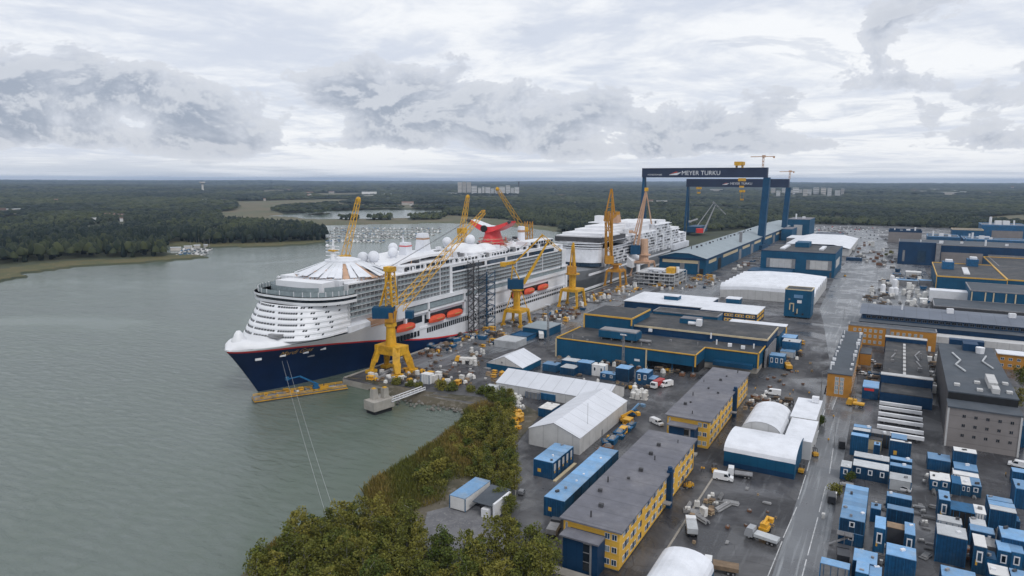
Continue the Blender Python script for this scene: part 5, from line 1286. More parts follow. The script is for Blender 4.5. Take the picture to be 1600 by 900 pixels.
# --- long hall with pale roof
t = thing('assembly_hall', 'very long blue assembly hall with pale grey roof under the gantry cranes', 'factory hall', (-165, 860, GZ))
x0, x1_, xm = -187, -145, -166
MB().box(x0, x1_, 602, 1190, GZ-.3, GZ+14.4).build('wall', 'blue_cladding', t)
mb = MB(); mb.loft([[(x0-.6, y, GZ+14.5), (xm-6, y, GZ+18.6), (xm+6, y, GZ+18.6), (x1_+.6, y, GZ+14.5)] for y in (601, 800, 1000, 1190)]); mb.build('roof', 'roof_pale', t)
mb = MB(); [mb.face([(x0, y, GZ+14.4), (x1_, y, GZ+14.4), (xm+6, y, GZ+18.5), (xm-6, y, GZ+18.5)]) for y in (602, 1189)]; build_each(mb, 'gable', 'blue_cladding', t)
mb = MB(); mb.box(x0-.8, x1_+.8, 601, 601.7, GZ+13.2, GZ+14.45); mb.box(x1_+.02, x1_+.8, 601.8, 1190, GZ+13.2, GZ+14.45); build_each(mb, 'eaves', 'dark_blue_cladding', t)
panel(t, 'window_band', 'cream_trim', 'Y', 602, -184, -152, GZ+9.6, GZ+12.4, .2); panel(t, 'door', 'steel_mid', 'Y', 602, -168, -164, GZ+4, GZ+9.6, .2); panel(t, 'door', 'opening_black', 'Y', 602, -150.5, -147, GZ, GZ+5.5, .1); panel(t, 'downpipe', 'steel_mid', 'Y', 602, -152, -150.8, GZ+2, GZ+12.5, .4)
for k, (a, b) in enumerate(((612, 640), (668, 735), (760, 800), (828, 870), (900, 950), (985, 1040), (1075, 1130))): panel(t, 'window_band', 'cream_trim', 'X', x1_, a, b, GZ+9.2, GZ+12, .2)
for a, b in ((648, 660), (742, 754), (808, 822), (880, 892), (960, 975)): panel(t, 'door', 'opening_black' if a < 700 else 'steel_mid', 'X', x1_, a, b, GZ, GZ+10.5, .25)
vents(t, [(xm-2+random.uniform(-1, 1), 640+k*17) for k in range(18)], GZ+18.6, 'steel_dark', 1.6)
mb = MB(); mb.box(-151, -148.5, 770, 774, GZ+13, GZ+27); mb.build('chimney', 'steel_mid', t)
t = hall('workshop_hall', 'blue hall at the far end of the long assembly hall under the rear gantry', 'factory hall', -150, -118, 1120, 1190, 24, roof='roof_grey', trim=None)
panel(t, 'door', 'tent_wall', 'Y', 1120, -140, -128, GZ, GZ+16, .3); vents(t, [(-140, 1140), (-130, 1150)], GZ+24, 'white_paint', 5)
hall('workshop_hall', 'lower blue annexe beside the far end of the assembly hall', 'factory hall', -142, -128, 1010, 1060, 16, roof='roof_grey', trim=None)
t = hall('storage_hall', 'grey roofed store beside the foot of the front gantry leg', 'warehouse', -128, -108, 960, 1010, 8, wall='steel_mid', roof='white_roof', trim=None)
# --- blue hall with the two pale doors
t = hall('workshop_hall', 'tall blue hall with two wide pale folding doors and dark roof', 'factory hall', -106, -45.4, 641, 720, 20.3, trim='dark_blue_cladding', par=.3)
for a, b in ((-101, -77), (-68, -47.8)):
    panel(t, 'door', 'tent_wall', 'Y', 641, a+3, b-3, GZ+6.3, GZ+13.8, .35); panel(t, 'door_frame', 'steel_mid', 'Y', 641, a, b, GZ+5.9, GZ+14.3, .15)
panel(t, 'door', 'tent_wall', 'X', -45.4, 652, 690, GZ+7, GZ+14, .2); panel(t, 'door', 'steel_dark', 'Y', 641, -49, -47.5, GZ, GZ+4.5, .12)
mb = MB(); mb.box(-84, -72, 690, 712, GZ+20.6, GZ+25); pl = mb.build('plant_room', 'blue_cladding', t)
mb = MB(); mb.box(-93, -89, 660, 700, GZ+20.6, GZ+22); mb.box(-61, -57.5, 668, 700, GZ+20.6, GZ+22); build_each(mb, 'skylight', 'white_roof', t)
hall('workshop_hall', 'low blue roofed annexe in front of the hall with pale doors', 'factory hall', -112, -78, 615, 640.5, 5, roof='cabin_light' and 'crane_blue', trim=None)
t = thing('storage_hall', 'long white fabric hall behind the blue hall with pale doors', 'tent', (-85, 900, GZ)); mb = MB(); mr = MB()
mb.box(-116, -46, 838, 1000, GZ-.3, GZ+8); mb.build('wall', 'tent_wall', t); 
mr.loft([[(-117, y, GZ+8), (-100, y, GZ+12-d), (-62, y, GZ+12-d), (-45, y, GZ+8)] for k in range(13) for y, d in ((836+k*13.6, 0),)]); mr.build('roof', 'white_roof', t)
hall('workshop_hall', 'small blue roofed store far behind the white fabric hall', 'warehouse', -105, -70, 1080, 1110, 6, roof='roof_grey', trim='blue_cladding')
# --- right side
t = hall('factory_hall', 'long dark blue hall with grey door on the far right', 'factory hall', 1, 260, 790, 850, 20, wall='dark_blue_cladding', roof='roof_slate', trim='steel_mid', par=.4)
MB().box(1, 33, 786, 789.9, GZ-.2, GZ+22.4).build('tower_block', 'dark_blue_cladding', t); panel(t, 'door', 'building_grey', 'Y', 790, 38, 72, GZ, GZ+13.5, .4); panel(t, 'window', 'glass_blue', 'Y', 786, 18, 25, GZ+3, GZ+14, .3); panel(t, 'window', 'steel_mid', 'Y', 786, 5, 7, GZ+3, GZ+14, .3)
MB().box(33.1, 37, 784, 789.9, GZ, GZ+22).build('stair_shaft', 'steel_mid', t); panel(t, 'window_band', 'steel_mid', 'Y', 790, 76, 160, GZ+11, GZ+13, .25)
vents(t, [(20+k*18, 800+(k % 3)*10) for k in range(10)], GZ+20.4, 'white_paint', 3)
hall('workshop_hall', 'low dark blue hall before the long dark blue hall', 'factory hall', 76, 190, 700, 789, 11, wall='dark_blue_cladding', roof='roof_slate', trim='steel_mid', par=.3)
t = hall('warehouse', 'grey walled warehouse far right beyond the crossing', 'warehouse', -12, 27, 1062, 1100, 14, wall='building_grey', roof='roof_slate', trim='dark_blue_cladding', par=2.2)
vents(t, [(-5+k*8, 1070) for k in range(4)], GZ+14.3, 'white_paint', 4)
for lb, a in (('bright blue far hall beside the grey warehouse', (32, 66, 1010, 1050, 13)), ('bright blue far hall with flat roof, second from the grey warehouse', (70, 98, 1000, 1050, 12)), ('long bright blue far hall at the edge of the forest', (70, 140, 960, 985, 15))):
    t = hall('factory_hall', lb, 'factory hall', *a[:4], a[4], wall='cabin_blue', roof='roof_slate', trim='cabin_light', par=.6, group='far blue halls'); vents(t, [(a[0]+6+k*9, a[2]+8) for k in range(3)], GZ+a[4]+.3, 'white_paint', 4)
t = hall('factory_hall', 'tall far hall with blue top and grey door under the forest edge', 'factory hall', 100, 150, 1150, 1200, 22, wall='cabin_blue', roof='roof_grey', trim='cabin_light', par=.8, group='far blue halls'); panel(t, 'door', 'building_grey', 'Y', 1150, 112, 147, GZ, GZ+15, .4); vents(t, [(110+k*9, 1160) for k in range(4)], GZ+22.3, 'white_paint', 6)
hall('factory_hall', 'cream topped far hall between the bright blue halls', 'factory hall', 64, 100, 1120, 1150, 16, wall='cabin_blue', roof='roof_grey', trim='cream_trim', par=.8, group='far blue halls')
t = hall('workshop_hall', 'blue hall with yellow edges and a strip of skylights on its dark roof', 'factory hall', 27.5, 71, 600, 700, 11.4, corner='yellow_trim', par=.6)
hall('workshop_hall', 'blue hall cut by the right picture edge beside the one with skylights', 'factory hall', 71.5, 160, 604, 780, 11.2, trim='yellow_trim', par=.6)
mb = MB(); [mb.box(46+k*.25, 50+k*.25, 622+k*9, 629+k*9, GZ+11.8, GZ+12.7) for k in range(5)]; build_each(mb, 'skylight', 'white_paint', t)
for a, b, c, d in ((33, 41, 652, 664), (52, 60, 684, 697)):
    MB().box(a, b, c, d, GZ+11.75, GZ+17.5).build('plant_room', 'cabin_blue', t); MB().box(a+2, b-1, c+3, d-2, GZ+17.5, GZ+19.2).build('cooler', 'white_paint', t)
vents(t, [(60, 630), (66, 640)], GZ+11.7)
t = hall('white_hall', 'low plain white shed in front of the blue halls on the right', 'warehouse', 22, 45, 548, 560, 7.6, wall='white_paint', roof='white_roof', trim=None)
t = hall('workshop_hall', 'blue hall front with upright cream pilasters, right of the white shed', 'factory hall', 44, 150, 533, 575, 11.2, wall='blue_cladding', roof='roof_slate', trim='steel_mid', par=.4)
for x in (44.6, 52, 56.4, 63, 68, 75, 80, 92, 104): panel(t, 'pilaster', 'cream_trim', 'Y', 533, x, x+.7, GZ, GZ+10.9, .25)
hall('annexe', 'low dark flat roofed annexe before the white shed', 'warehouse', 23, 110, 500, 532.5, 4.4, wall='steel_dark', roof='roof_slate', trim='steel_mid', par=.25)
# long grey roofed hall
t = thing('workshop_hall', 'long grey roofed hall with a band of clerestory windows on the right', 'factory hall', (40, 430, GZ))
MB().box(-15, 160, 418, 462, GZ-.3, GZ+5.6).build('wall', 'dark_blue_cladding', t); MB().box(-14, 160, 426, 462, GZ+5.6, GZ+8.6).build('clerestory', 'dark_blue_cladding', t)
mb = MB(); mb.loft([[(-15.6, 425, GZ+8.7), (-15.6, 440, GZ+10.8), (-15.6, 447, GZ+10.8), (-15.6, 463, GZ+8.7)], [(161, 425, GZ+8.7), (161, 440, GZ+10.8), (161, 447, GZ+10.8), (161, 463, GZ+8.7)]]); mb.build('roof', 'roof_longgrey', t)
mb = MB(); mb.face([(-15, 425.5, GZ+8.6), (-15, 440, GZ+10.7), (-15, 447, GZ+10.7), (-15, 462, GZ+8.6)]); mb.build('gable', 'steel_mid', t)
mb = MB(); mb.box(-15.5, 161, 417, 425.9, GZ+5.61, GZ+5.9); mb.build('lower_roof', 'roof_slate', t)
windows(t, [(-11+k*2.7, 426, GZ+6.5) for k in range(38)], 2.1, 1.5, 'Y', frame='steel_mid', pane='glass_dark')
vents(t, [(5, 438), (28, 440), (56, 441)], GZ+10.6, 'white_paint', 2.6)
mb = MB(); mb.box(20, 160, 408, 416.8, GZ-.2, GZ+3.2); mb.build('low_wall', 'tent_wall', t)
# orange buildings
t = hall('office_building', 'orange building with rows of white windows and a stair in the middle', 'office building', -18.7, 20, 384, 392, 9.3, wall='orange_wall', roof='roof_slate', trim='steel_mid', par=.25)
windows(t, [(-15.6+k*2.35, 384, GZ+z) for z in (1.0, 3.9, 6.7) for k in range(6)], 1.25, 1.5, 'Y', pane='glass_rail'); windows(t, [(1.2+k*2.5, 384, GZ+z) for z in (3.6, 6.4) for k in range(6)], 1.25, 1.5, 'Y', pane='glass_rail')
panel(t, 'stair_window', 'steel_mid', 'Y', 384, -1.6, .2, GZ+3, GZ+9.2, .15); panel(t, 'door', 'white_paint', 'Y', 384, 17, 18.2, GZ, GZ+2.6, .1)
t = hall('office_building', 'orange end walled building with dark ribbed roof beside the road', 'office building', -19.6, -11.2, 283, 368, 8.9, wall='orange_wall', roof='roof_slate', trim=None, over=.25)
windows(t, [(-16.2+k*1.75, 283, GZ+z) for z in (1.2, 2.9, 4.6, 6.3) for k in range(2)], 1.35, 1.5, 'Y', pane='glass_rail')
vents(t, [(-19, 288+k*8) for k in range(10)]+[(-12, 291+k*8) for k in range(10)], GZ+9.2, 'white_paint', 1.2)
panel(t, 'drainpipe', 'cream_trim', 'X', -11.2, 283, 368, GZ+8.3, GZ+8.85, .2)
windows(t, [(-11.2, 290+k*5, GZ+z) for k in range(6) for z in (1.4, 4.8)], 1.6, 1.4, 'X')
hall('gatehouse', 'small orange annexe at the rear of the courtyard', 'office building', -11, -6.4, 340, 352, 5, wall='orange_wall', roof='roof_slate', trim=None)
# courtyard workshop: dark blue bands and black roof
t = hall('workshop_hall', 'flat courtyard workshop with black roof between two dark blue parapets', 'workshop', -1.2, 15.4, 300, 372, 5.2, wall='dark_blue_cladding', roof='roof_black', trim=None)
MB().box(-1.6, 15.8, 296.5, 299.9, GZ, GZ+7.6).build('parapet', 'dark_blue_cladding', t); MB().box(-1.7, 15.9, 296.4, 300.0, GZ+7.6, GZ+7.9).build('parapet_cap', 'tent_wall', t)
MB().box(-1.6, 15.8, 372.1, 376, GZ, GZ+7.4).build('parapet', 'dark_blue_cladding', t); MB().box(-1.7, 15.9, 372, 376.1, GZ+7.4, GZ+7.7).build('parapet_cap', 'tent_wall', t)
MB().box(-1.4, 15.6, 283, 296.4, GZ-.2, GZ+4.2).build('front_wing', 'dark_blue_cladding', t); MB().box(-1.2, 15.4, 283.2, 296.3, GZ+4.2, GZ+4.5).build('wing_roof', 'roof_black', t)
mb = MB(); [mb.box(6, 7, 306+k*7, 310+k*7, GZ+5.5, GZ+6.3) for k in range(9)]; build_each(mb, 'skylight', 'tent_wall', t); vents(t, [(1, 310), (2, 330), (12, 318), (12.6, 340), (3, 350)], GZ+5.5, 'steel_mid', 1.4)
mb = MB(); [mb.beam((x, y, GZ+5.7), (x+dx, y+10, GZ+5.7), .5) for x, y, dx in ((12, 335, -1.4), (10.6, 345, 2), (12.6, 324, -1.6), (1.5, 336, 1.5))]; build_each(mb, 'roof_duct', 'steel_mid', t)
# grey block with black roof
t = thing('brick_block', 'tall grey windowed block with big black roof on the right', 'office building', (27, 280, GZ))
MB().box(18, 36.6, 246, 255, GZ-.3, GZ+12.6).build('wall', 'building_grey', t); MB().box(18.1, 36.5, 255.01, 330, GZ-.3, GZ+15.2).build('rear_wall', 'steel_dark', t)
MB().box(17.7, 36.9, 245.7, 255, GZ+12.6, GZ+13.0).build('roof', 'roof_slate', t); MB().box(17.9, 36.7, 254.7, 330.3, GZ+15.2, GZ+15.6).build('roof', 'roof_slate', t)
MB().box(18.05, 36.55, 254.62, 255.0, GZ+13.02, GZ+15.19).build('set_back_wall', 'opening_black', t)
windows(t, [(22.2+k*3.05, 246, GZ+z) for z in (3.6, 6.8, 9.8) for k in range(5)], 1.0, 1.1, 'Y', frame='building_grey', pane='glass_dark')
for x in (18, 36.6): MB().box(x-.25, x+.25, 245.8, 246.3, GZ, GZ+12.6).build('drainpipe', 'tent_wall', t)
mb = MB(); mb.box(19.5, 22, 246, 246.01, GZ, GZ+.1)
mb = MB(); [mb.beam(p, q_, .5, .4) for p, q_ in (((22, 312, GZ+16), (24, 300, GZ+16)), ((24, 300, GZ+16), (22, 292, GZ+16)), ((22, 292, GZ+16), (24.4, 283, GZ+16)), ((33, 312, GZ+16), (31, 302, GZ+16)), ((31, 302, GZ+16), (33.4, 292, GZ+16)))]; build_each(mb, 'roof_duct', 'cabin_grey', t)
mb = MB(); mb.box(29.5, 32, 264, 276, GZ+15.6, GZ+17.6); mb.box(30, 32, 258, 262.6, GZ+15.6, GZ+17.2); build_each(mb, 'air_handler', 'tent_wall', t)
mb = MB(); [mb.box(x, x+1.6, y, y+1.8, GZ+15.6, GZ+16.3) for x, y in ((20, 262), (26, 258.5), (26, 268), (34, 260), (34, 271))]; build_each(mb, 'skylight', 'tent_wall', t)
mb = MB(); mb.box(22, 34, 331, 335, GZ, GZ+17.5); mb.build('lift_tower', 'dark_blue_cladding', t); mb = MB(); mb.box(26, 31, 320, 326, GZ+15.6, GZ+18.4); mb.build('plant_room', 'dark_blue_cladding', t); mb = MB(); mb.tube((31.5, 318, GZ+15.6), (31.5, 318, GZ+18), 1.4, 1.6, 8); mb.build('cooler', 'white_paint', t)
mb = MB(); mb.box(37, 39.5, 256, 262, GZ, GZ+7); mb.build('side_stair', 'cabin_blue', t)
t = hall('office_building', 'small yellow building with white roof at the right picture edge', 'office building', 43, 60, 364, 372, 6.6, wall='orange_wall', roof='white_roof', trim=None, over=.5); windows(t, [(44.5+k*3, 364, GZ+z) for z in (1.2, 4) for k in range(5)], 1.4, 1.2, 'Y')
t = hall('pump_house', 'small dark blue building with red sign panel beside the courtyard workshop', 'workshop', -7.4, -1.9, 286, 296, 4.4, wall='cabin_dark', roof='cabin_light', trim=None); panel(t, 'sign', 'stripe_red', 'Y', 286, -6.8, -3.4, GZ+3.3, GZ+4.2, .08)
# small quay-side sheds
t = hall('quay_shed', 'blue quay shed with pale flat roof beside the double jib crane', 'shed', -172, -158, 316, 334, 4.2, roof='roof_pale', trim=None, over=.3)
t = hall('quay_shed', 'open bright blue deck platform in front of the blue quay shed', 'shed', -173, -163, 303, 315, 1.8, wall='cabin_blue', roof='cabin_blue', trim='cabin_blue', par=.3)
t = hall('quay_shed', 'grey canvas covered shed on the quay', 'shed', -172, -160, 286, 298, 3.2, wall='cabin_grey', roof='cabin_grey', trim=None)
# --- concrete mooring dolphin with footbridge
t = thing('mooring_dolphin', 'concrete mooring dolphin with two bollard blocks standing in the water', 'mooring dolphin', (-162, 187, 0))
mb = MB(); mb.obox(-162.5, 187.5, 1.5, 6.2, 9.2, 3.4, R(-12)); mb.build('platform', 'concrete', t); mb = MB(); mb.obox(-162.5, 187.5, -3, 5, 7.8, 4.5, R(-12)); mb.build('base', 'opening_black', t)
for a, b in ((-164, 186.5), (-161.5, 189.6)):
    mb = MB(); mb.obox(a, b, 4.9, 2.2, 2.2, 3.8, R(-12), tx=.9, ty=.9); k = mb.build('bollard_block', 'concrete', t); mb = MB(); mb.obox(a, b, 8.71, 1.3, 1.3, .3, R(-12)); mb.build('cap', 'crane_yellow', k)
t = thing('footbridge', 'grey steel footbridge from the rocky bank to the mooring dolphin', 'footbridge', (-158, 196, 3)); p, q_ = Vector((-159.5, 190, 3.6)), Vector((-157.5, 208, 3.8))
mb = MB(); mb.beam(p, q_, 1.8, .25); mb.build('deck', 'steel_mid', t)
for s in (-1, 1):
    mb = MB(); o = Vector((s*.95, 0, 0)); mb.beam(p+o+Vector((0, 0, .9)), q_+o+Vector((0, 0, .9)), .18, .3); mb.beam(p+o, q_+o, .2, .3)
    for k in range(10): mb.beam(p.lerp(q_, k/9)+o, p.lerp(q_, k/9)+o+Vector((0, 0, .9)), .1)
    mb.build('railing', 'white_paint', t)
# work barge under the bow
t = thing('work_barge', 'low work barge with yellow rails moored under the navy bow', 'barge', (-203, 187, 0)); a_ = math.atan2(30, 18)
mb = MB(); mb.obox(-203, 187.5, -.6, 36, 6.2, 1.6, a_); mb.build('hull', 'steel_dark', t); mb = MB(); mb.obox(-203, 187.5, .55, 36.3, 6.5, .32, a_); mb.build('fender_band', 'crane_yellow', t); mb = MB(); mb.obox(-203, 187.5, .87, 35.8, 6.0, .16, a_); mb.build('deck', 'steel_mid', t)
mb = MB(); ca, sa = math.cos(a_), math.sin(a_)
def bl(u, v_): return Vector((-203+u*ca-v_*sa, 187.5+u*sa+v_*ca, 0))
for s in (-1, 1):
    for z in (1.5, 2.0): mb.beam(bl(-17.6, s*2.9)+Vector((0, 0, z)), bl(17.6, s*2.9)+Vector((0, 0, z)), .2)
    for k in range(14): mb.beam(bl(-17.6+k*2.7, s*2.9)+Vector((0, 0, 1)), bl(-17.6+k*2.7, s*2.9)+Vector((0, 0, 2)), .12)
mb.build('railing', 'crane_yellow', t)
def boom_lift(label, p, rz, up, ext, mat='cabin_blue', grp='boom lifts', boom='cabin_blue'):
    t = thing('boom_lift', label, 'boom lift', p, grp); ca, sa = math.cos(rz), math.sin(rz); p = Vector(p)
    def l(u, v_, z): return p+Vector((u*ca-v_*sa, u*sa+v_*ca, z))
    mb = MB(); mb.obox(p.x, p.y, p.z+.5, 2.6, 2.0, .9, rz); mb.obox(p.x, p.y, p.z+1.4, 2.0, 1.6, 1.0, rz); mb.build('chassis', mat, t)
    for u in (-1, 1):
        for v_ in (-1, 1):
            mb = MB(); mb.tube(l(u*.95, v_*.75, .45), l(u*.95, v_*1.15, .45), .45, n=10); mb.build('wheel', 'rubber', t)
    mb = MB(); a, b = l(-1, 0, 2.2), l(ext*.55, 0, up*.75+2); c_ = l(ext, 0, up); mb.beam(a, b, .5, .6); mb.beam(b, c_, .35, .4); mb.obox(c_.x, c_.y, c_.z-.3, 1.2, 1.7, 1.1, rz); mb.build('boom', boom, t); return t
q_ = bl(6, 0); boom_lift('bright blue boom lift standing on the work barge, boom toward the bow', (q_.x, q_.y, 1.02), a_+math.pi, 6, 11)
q_ = bl(9, -1); t = thing('generator', 'yellow deck machinery on the work barge', 'machinery', (q_.x, q_.y, 1.02)); mb = MB(); mb.obox(q_.x, q_.y, 1.02, 3.4, 2, 1.6, a_); mb.build('housing', 'machine_yellow', t); mb = MB(); mb.tube((q_.x, q_.y, 2.6), (q_.x, q_.y, 3.7), .2, n=6); mb.build('exhaust_pipe', 'steel_dark', t)
# stacked ship section under construction beside the hall
t = thing('ship_section', 'pale open ship deck section standing before the long assembly hall', 'ship section', (-168, 545, GZ)); mb = MB(); pil = MB()
for z in (1.5, 4.3, 7.1, 9.6): mb.box(-184+z*.3, -150, 520, 556, GZ+z, GZ+z+.5)
for x in np.arange(-182, -149, 4.1):
    for y in (521, 533, 545, 555): pil.box(x-.3, x+.3, y-.3, y+.3, GZ, GZ+9.6)
    if random.random() < .6: pil.box(x, x+2.4, 522, 523, GZ+4.8, GZ+7)
    if random.random() < .6: pil.box(x, x+2.8, 522, 523, GZ+2, GZ+4.3)
build_each(mb, 'deck', 'unfinished_steel', t); build_each(pil, 'pillar', 'unfinished_steel', t)
mb = MB(); mb.box(-172, -158, 522, 530, GZ+12, GZ+13); mb.box(-171, -168, 523, 526, GZ+10.1, GZ+12); mb.box(-163, -160, 523, 526, GZ+10.1, GZ+12); build_each(mb, 'roof_piece', 'white_roof', t)
mb = MB(); mb.box(-157, -151, 524, 534, GZ+10.1, GZ+14.5); mb.build('housing', 'crane_yellow', t); mb = MB(); mb.tube((-149.6, 530, GZ+10.1), (-149.6, 530, GZ+15), 1.4, n=10); mb.build('tank', 'white_paint', t); mb = MB(); mb.tube((-180, 524, GZ+10.1), (-180, 524, GZ+15.4), 1.6, n=10); mb.build('tank', 'white_paint', t)
# beam rack
for i, (y, lb) in enumerate(zip((278, 272, 264.5, 258, 250, 244), ('farthest', 'second farthest', 'third farthest', 'third nearest', 'second nearest', 'nearest'))):
    t = thing('steel_beam', f'{lb} of the long white steel beams laid out before the grey block', 'steel beam', (5.5, y, GZ), 'white steel beams on trestles')
    MB().box(-1.2, 12.2, y-.5, y+.5, GZ+1.1, GZ+2.2).build('beam', 'white_paint', t)
    mb = MB(); [mb.box(x, x+.5, y-1.1, y+1.1, GZ, GZ+1.09) for x in (.5, 5, 10)]; build_each(mb, 'trestle', 'steel_dark', t)
    mb = MB(); mb.box(-.5, 11.5, y+1.3, y+3.6, GZ, GZ+.9); mb.build('stored_pipe', 'steel_dark', t)
# ================================================================ CABINS AND CONTAINERS
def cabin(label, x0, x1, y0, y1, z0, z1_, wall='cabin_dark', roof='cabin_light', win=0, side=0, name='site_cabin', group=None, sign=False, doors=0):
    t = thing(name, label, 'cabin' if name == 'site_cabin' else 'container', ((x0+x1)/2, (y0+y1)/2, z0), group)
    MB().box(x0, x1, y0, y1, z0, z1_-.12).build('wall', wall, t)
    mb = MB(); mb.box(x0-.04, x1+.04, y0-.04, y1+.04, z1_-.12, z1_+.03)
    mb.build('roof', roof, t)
    mb = MB()
    for x in (x0, x1):
        for y in (y0, y1): mb.box(x-.1, x+.1, y-.1, y+.1, z0, z1_-.13)
    build_each(mb, 'corner_post', 'cabin_blue', t)
    h = z1_-z0
    for k in range(win):
        xm = x0+(x1-x0)*(k+.5)/win; ww = min(1.1, (x1-x0)/win*.55); panel(t, 'window', 'white_paint', 'Y', y0, xm-ww/2, xm+ww/2, z0+h*.42, z0+h*.82, .05)
        panel(t, 'pane', 'glass_blue', 'Y', y0-.05, xm-ww*.3, xm+ww*.3, z0+h*.48, z0+h*.76, .02)
    for k in range(side):
        ym = y0+(y1-y0)*(k+.5)/side; panel(t, 'window', 'tent_wall', 'X', x1, ym-.6, ym+.6, z0+h*.45, z0+h*.85, .05); panel(t, 'label_plate', 'yellow_trim', 'X', x1, ym-.3, ym+.3, z0+h*.3, z0+h*.42, .05)
    if x1-x0 > 2 and name == 'site_container':
        mb = MB(); n_ = max(2, int((x1-x0)/2.4))
        for k in range(n_*2): xx = x0+(x1-x0)*(k+.5)/(n_*2); mb.box(xx-.05, xx+.05, y0-.07, y0, z0+.1, z1_-.2)
        build_each(mb, 'door_bar', 'cabin_blue', t, 8)
    if random.random() < .6:
        mb = MB(); a_, b_ = random.uniform(x0+.6, x1-.6), random.uniform(y0+.5, y1-.4); mb.obox(a_, b_, z1_+.03, random.uniform(.4, 1.1), random.uniform(.3, .8), random.uniform(.2, .6), random.uniform(0, 1)); mb.build('roof_box', random.choice(('steel_mid', 'white_paint', 'steel_dark')), t)
    if sign: panel(t, 'sign', 'yellow_trim', 'Y', y0, x0+(x1-x0)*.2, x0+(x1-x0)*.38, z0+h*.3, z0+h*.5, .04)
    return t
def pxcab(label, nl, nr, depth, ztop, zbase=0., **kw):
    a, b = at(*nl, GZ+ztop), at(*nr, GZ+ztop); y0 = (a.y+b.y)/2
    return cabin(label, a.x, b.x, y0, y0+depth, GZ+zbase+.03, GZ+ztop, **kw)
G_R = 'blue site cabins and containers at the lower right'
W_ = dict(wall='cabin_blue')
# left rows by the gabled tent
for k in range(5): cabin(f'blue cabin block panel beside the gabled tent, {ORD[k]} from the viewer', -84.3, -78.4, 161.8+k*2.72, 161.8+k*2.72+2.7, GZ, GZ+5., wall='cabin_dark', side=1, sign=(k == 0), group='joined cabins by the gabled tent')
for k in range(7): cabin(f'blue container in the long row beside the near office block, {ORD[k]} from the viewer', -71.3, -65.8, 142.6+k*5.22, 142.6+k*5.22+5.18, GZ, GZ+5., wall='cabin_dark', sign=(k == 0), name='site_container', group='long container row by the near office block')
t = thing('timber_beam', 'pale timber beams lying along the joined blue cabins', 'timber', (-77.5, 168, GZ)); MB().box(-77.9, -77.0, 161, 175, GZ, GZ+.3).build('beam', 'cream_trim', t)
# by the yard crossing behind the long low tent: px of the roof front edge
for lb, nl, nr, d, zt, kw in (
    ('blue container standing alone left of the others behind the long low tent', (848, 568), (869, 571), 5, 3.2, W_),
    ('blue container with pale roof, rear one behind the long low tent', (877, 562.5), (901, 565), 5, 3.6, dict(roof='cabin_grey')),
    ('blue container with pale roof, front one behind the long low tent', (875, 573.5), (897, 576), 6, 3.2, dict(roof='cabin_grey')),
    ('two storey blue container left of the white cabin', (902, 565.5), (923, 568), 5, 5.2, {}),
    ('plain white two storey cabin behind the long low tent', (924, 569.5), (945, 572), 4, 4.8, dict(wall='cabin_white', roof='cabin_white', win=2)),
    ('low dark blue cabin right of the white cabin', (938, 582.5), (961, 585.5), 4, 2.8, dict(win=2)),
    ('big blue two storey container right of the white cabin', (962, 574.5), (983, 577), 6, 5.6, {}),
    ('blue two storey cabin with white and yellow signs near the parked white van', (994, 580.5), (1013, 583), 6, 5.2, dict(win=2, sign=True)),
    ('single blue container next to the parked white van', (1009, 591), (1022, 593), 6, 2.9, W_),
    ('grey container in front of the long low tent', (821, 611.5), (843, 614.5), 2.6, 2.6, dict(wall='pile_grey', roof='steel_mid')),
    ('blue container in front of the long low tent', (845, 613.5), (868, 617), 2.6, 2.6, dict(wall='cabin_blue', roof='cabin_light')),
    ('blue skip container full of sacks beside the gabled tent', (841, 637), (862, 640), 7, 3.2, dict(wall='cabin_dark', roof='pile_white')),
    ('small pale green cabin at the left end of the long low tent', (756, 604), (773, 606), 4, 2.6, dict(wall='tent_wall', roof='cabin_grey')),
    ('white storage box standing on the quay near the crane portal', (657, 584), (671, 586), 3.4, 4.0, dict(wall='cabin_white', roof='cabin_white')),
    ('blue two storey cabin at the corner of the workshop beside the road', (1202, 555), (1226, 557), 6, 5.6, dict(wall='cabin_blue', win=3)),
    ('blue framed container with open front beside the workshop', (1222, 533), (1250, 535), 7, 6.0, dict(wall='cabin_blue', roof='cabin_grey')),
    ('pale blue roofed container row behind the open framed container', (1215, 526), (1243, 529), 9, 5.0, dict(wall='cabin_dark')),
    ('grey blue low cabin before the open framed container', (1219, 548), (1241, 551), 5, 2.8, dict(wall='cabin_grey', roof='cabin_light'))):
    pxcab(lb, nl, nr, d, zt, name='site_container' if 'cabin' not in lb else 'site_cabin', group='cabins and containers in the middle yard', **kw)
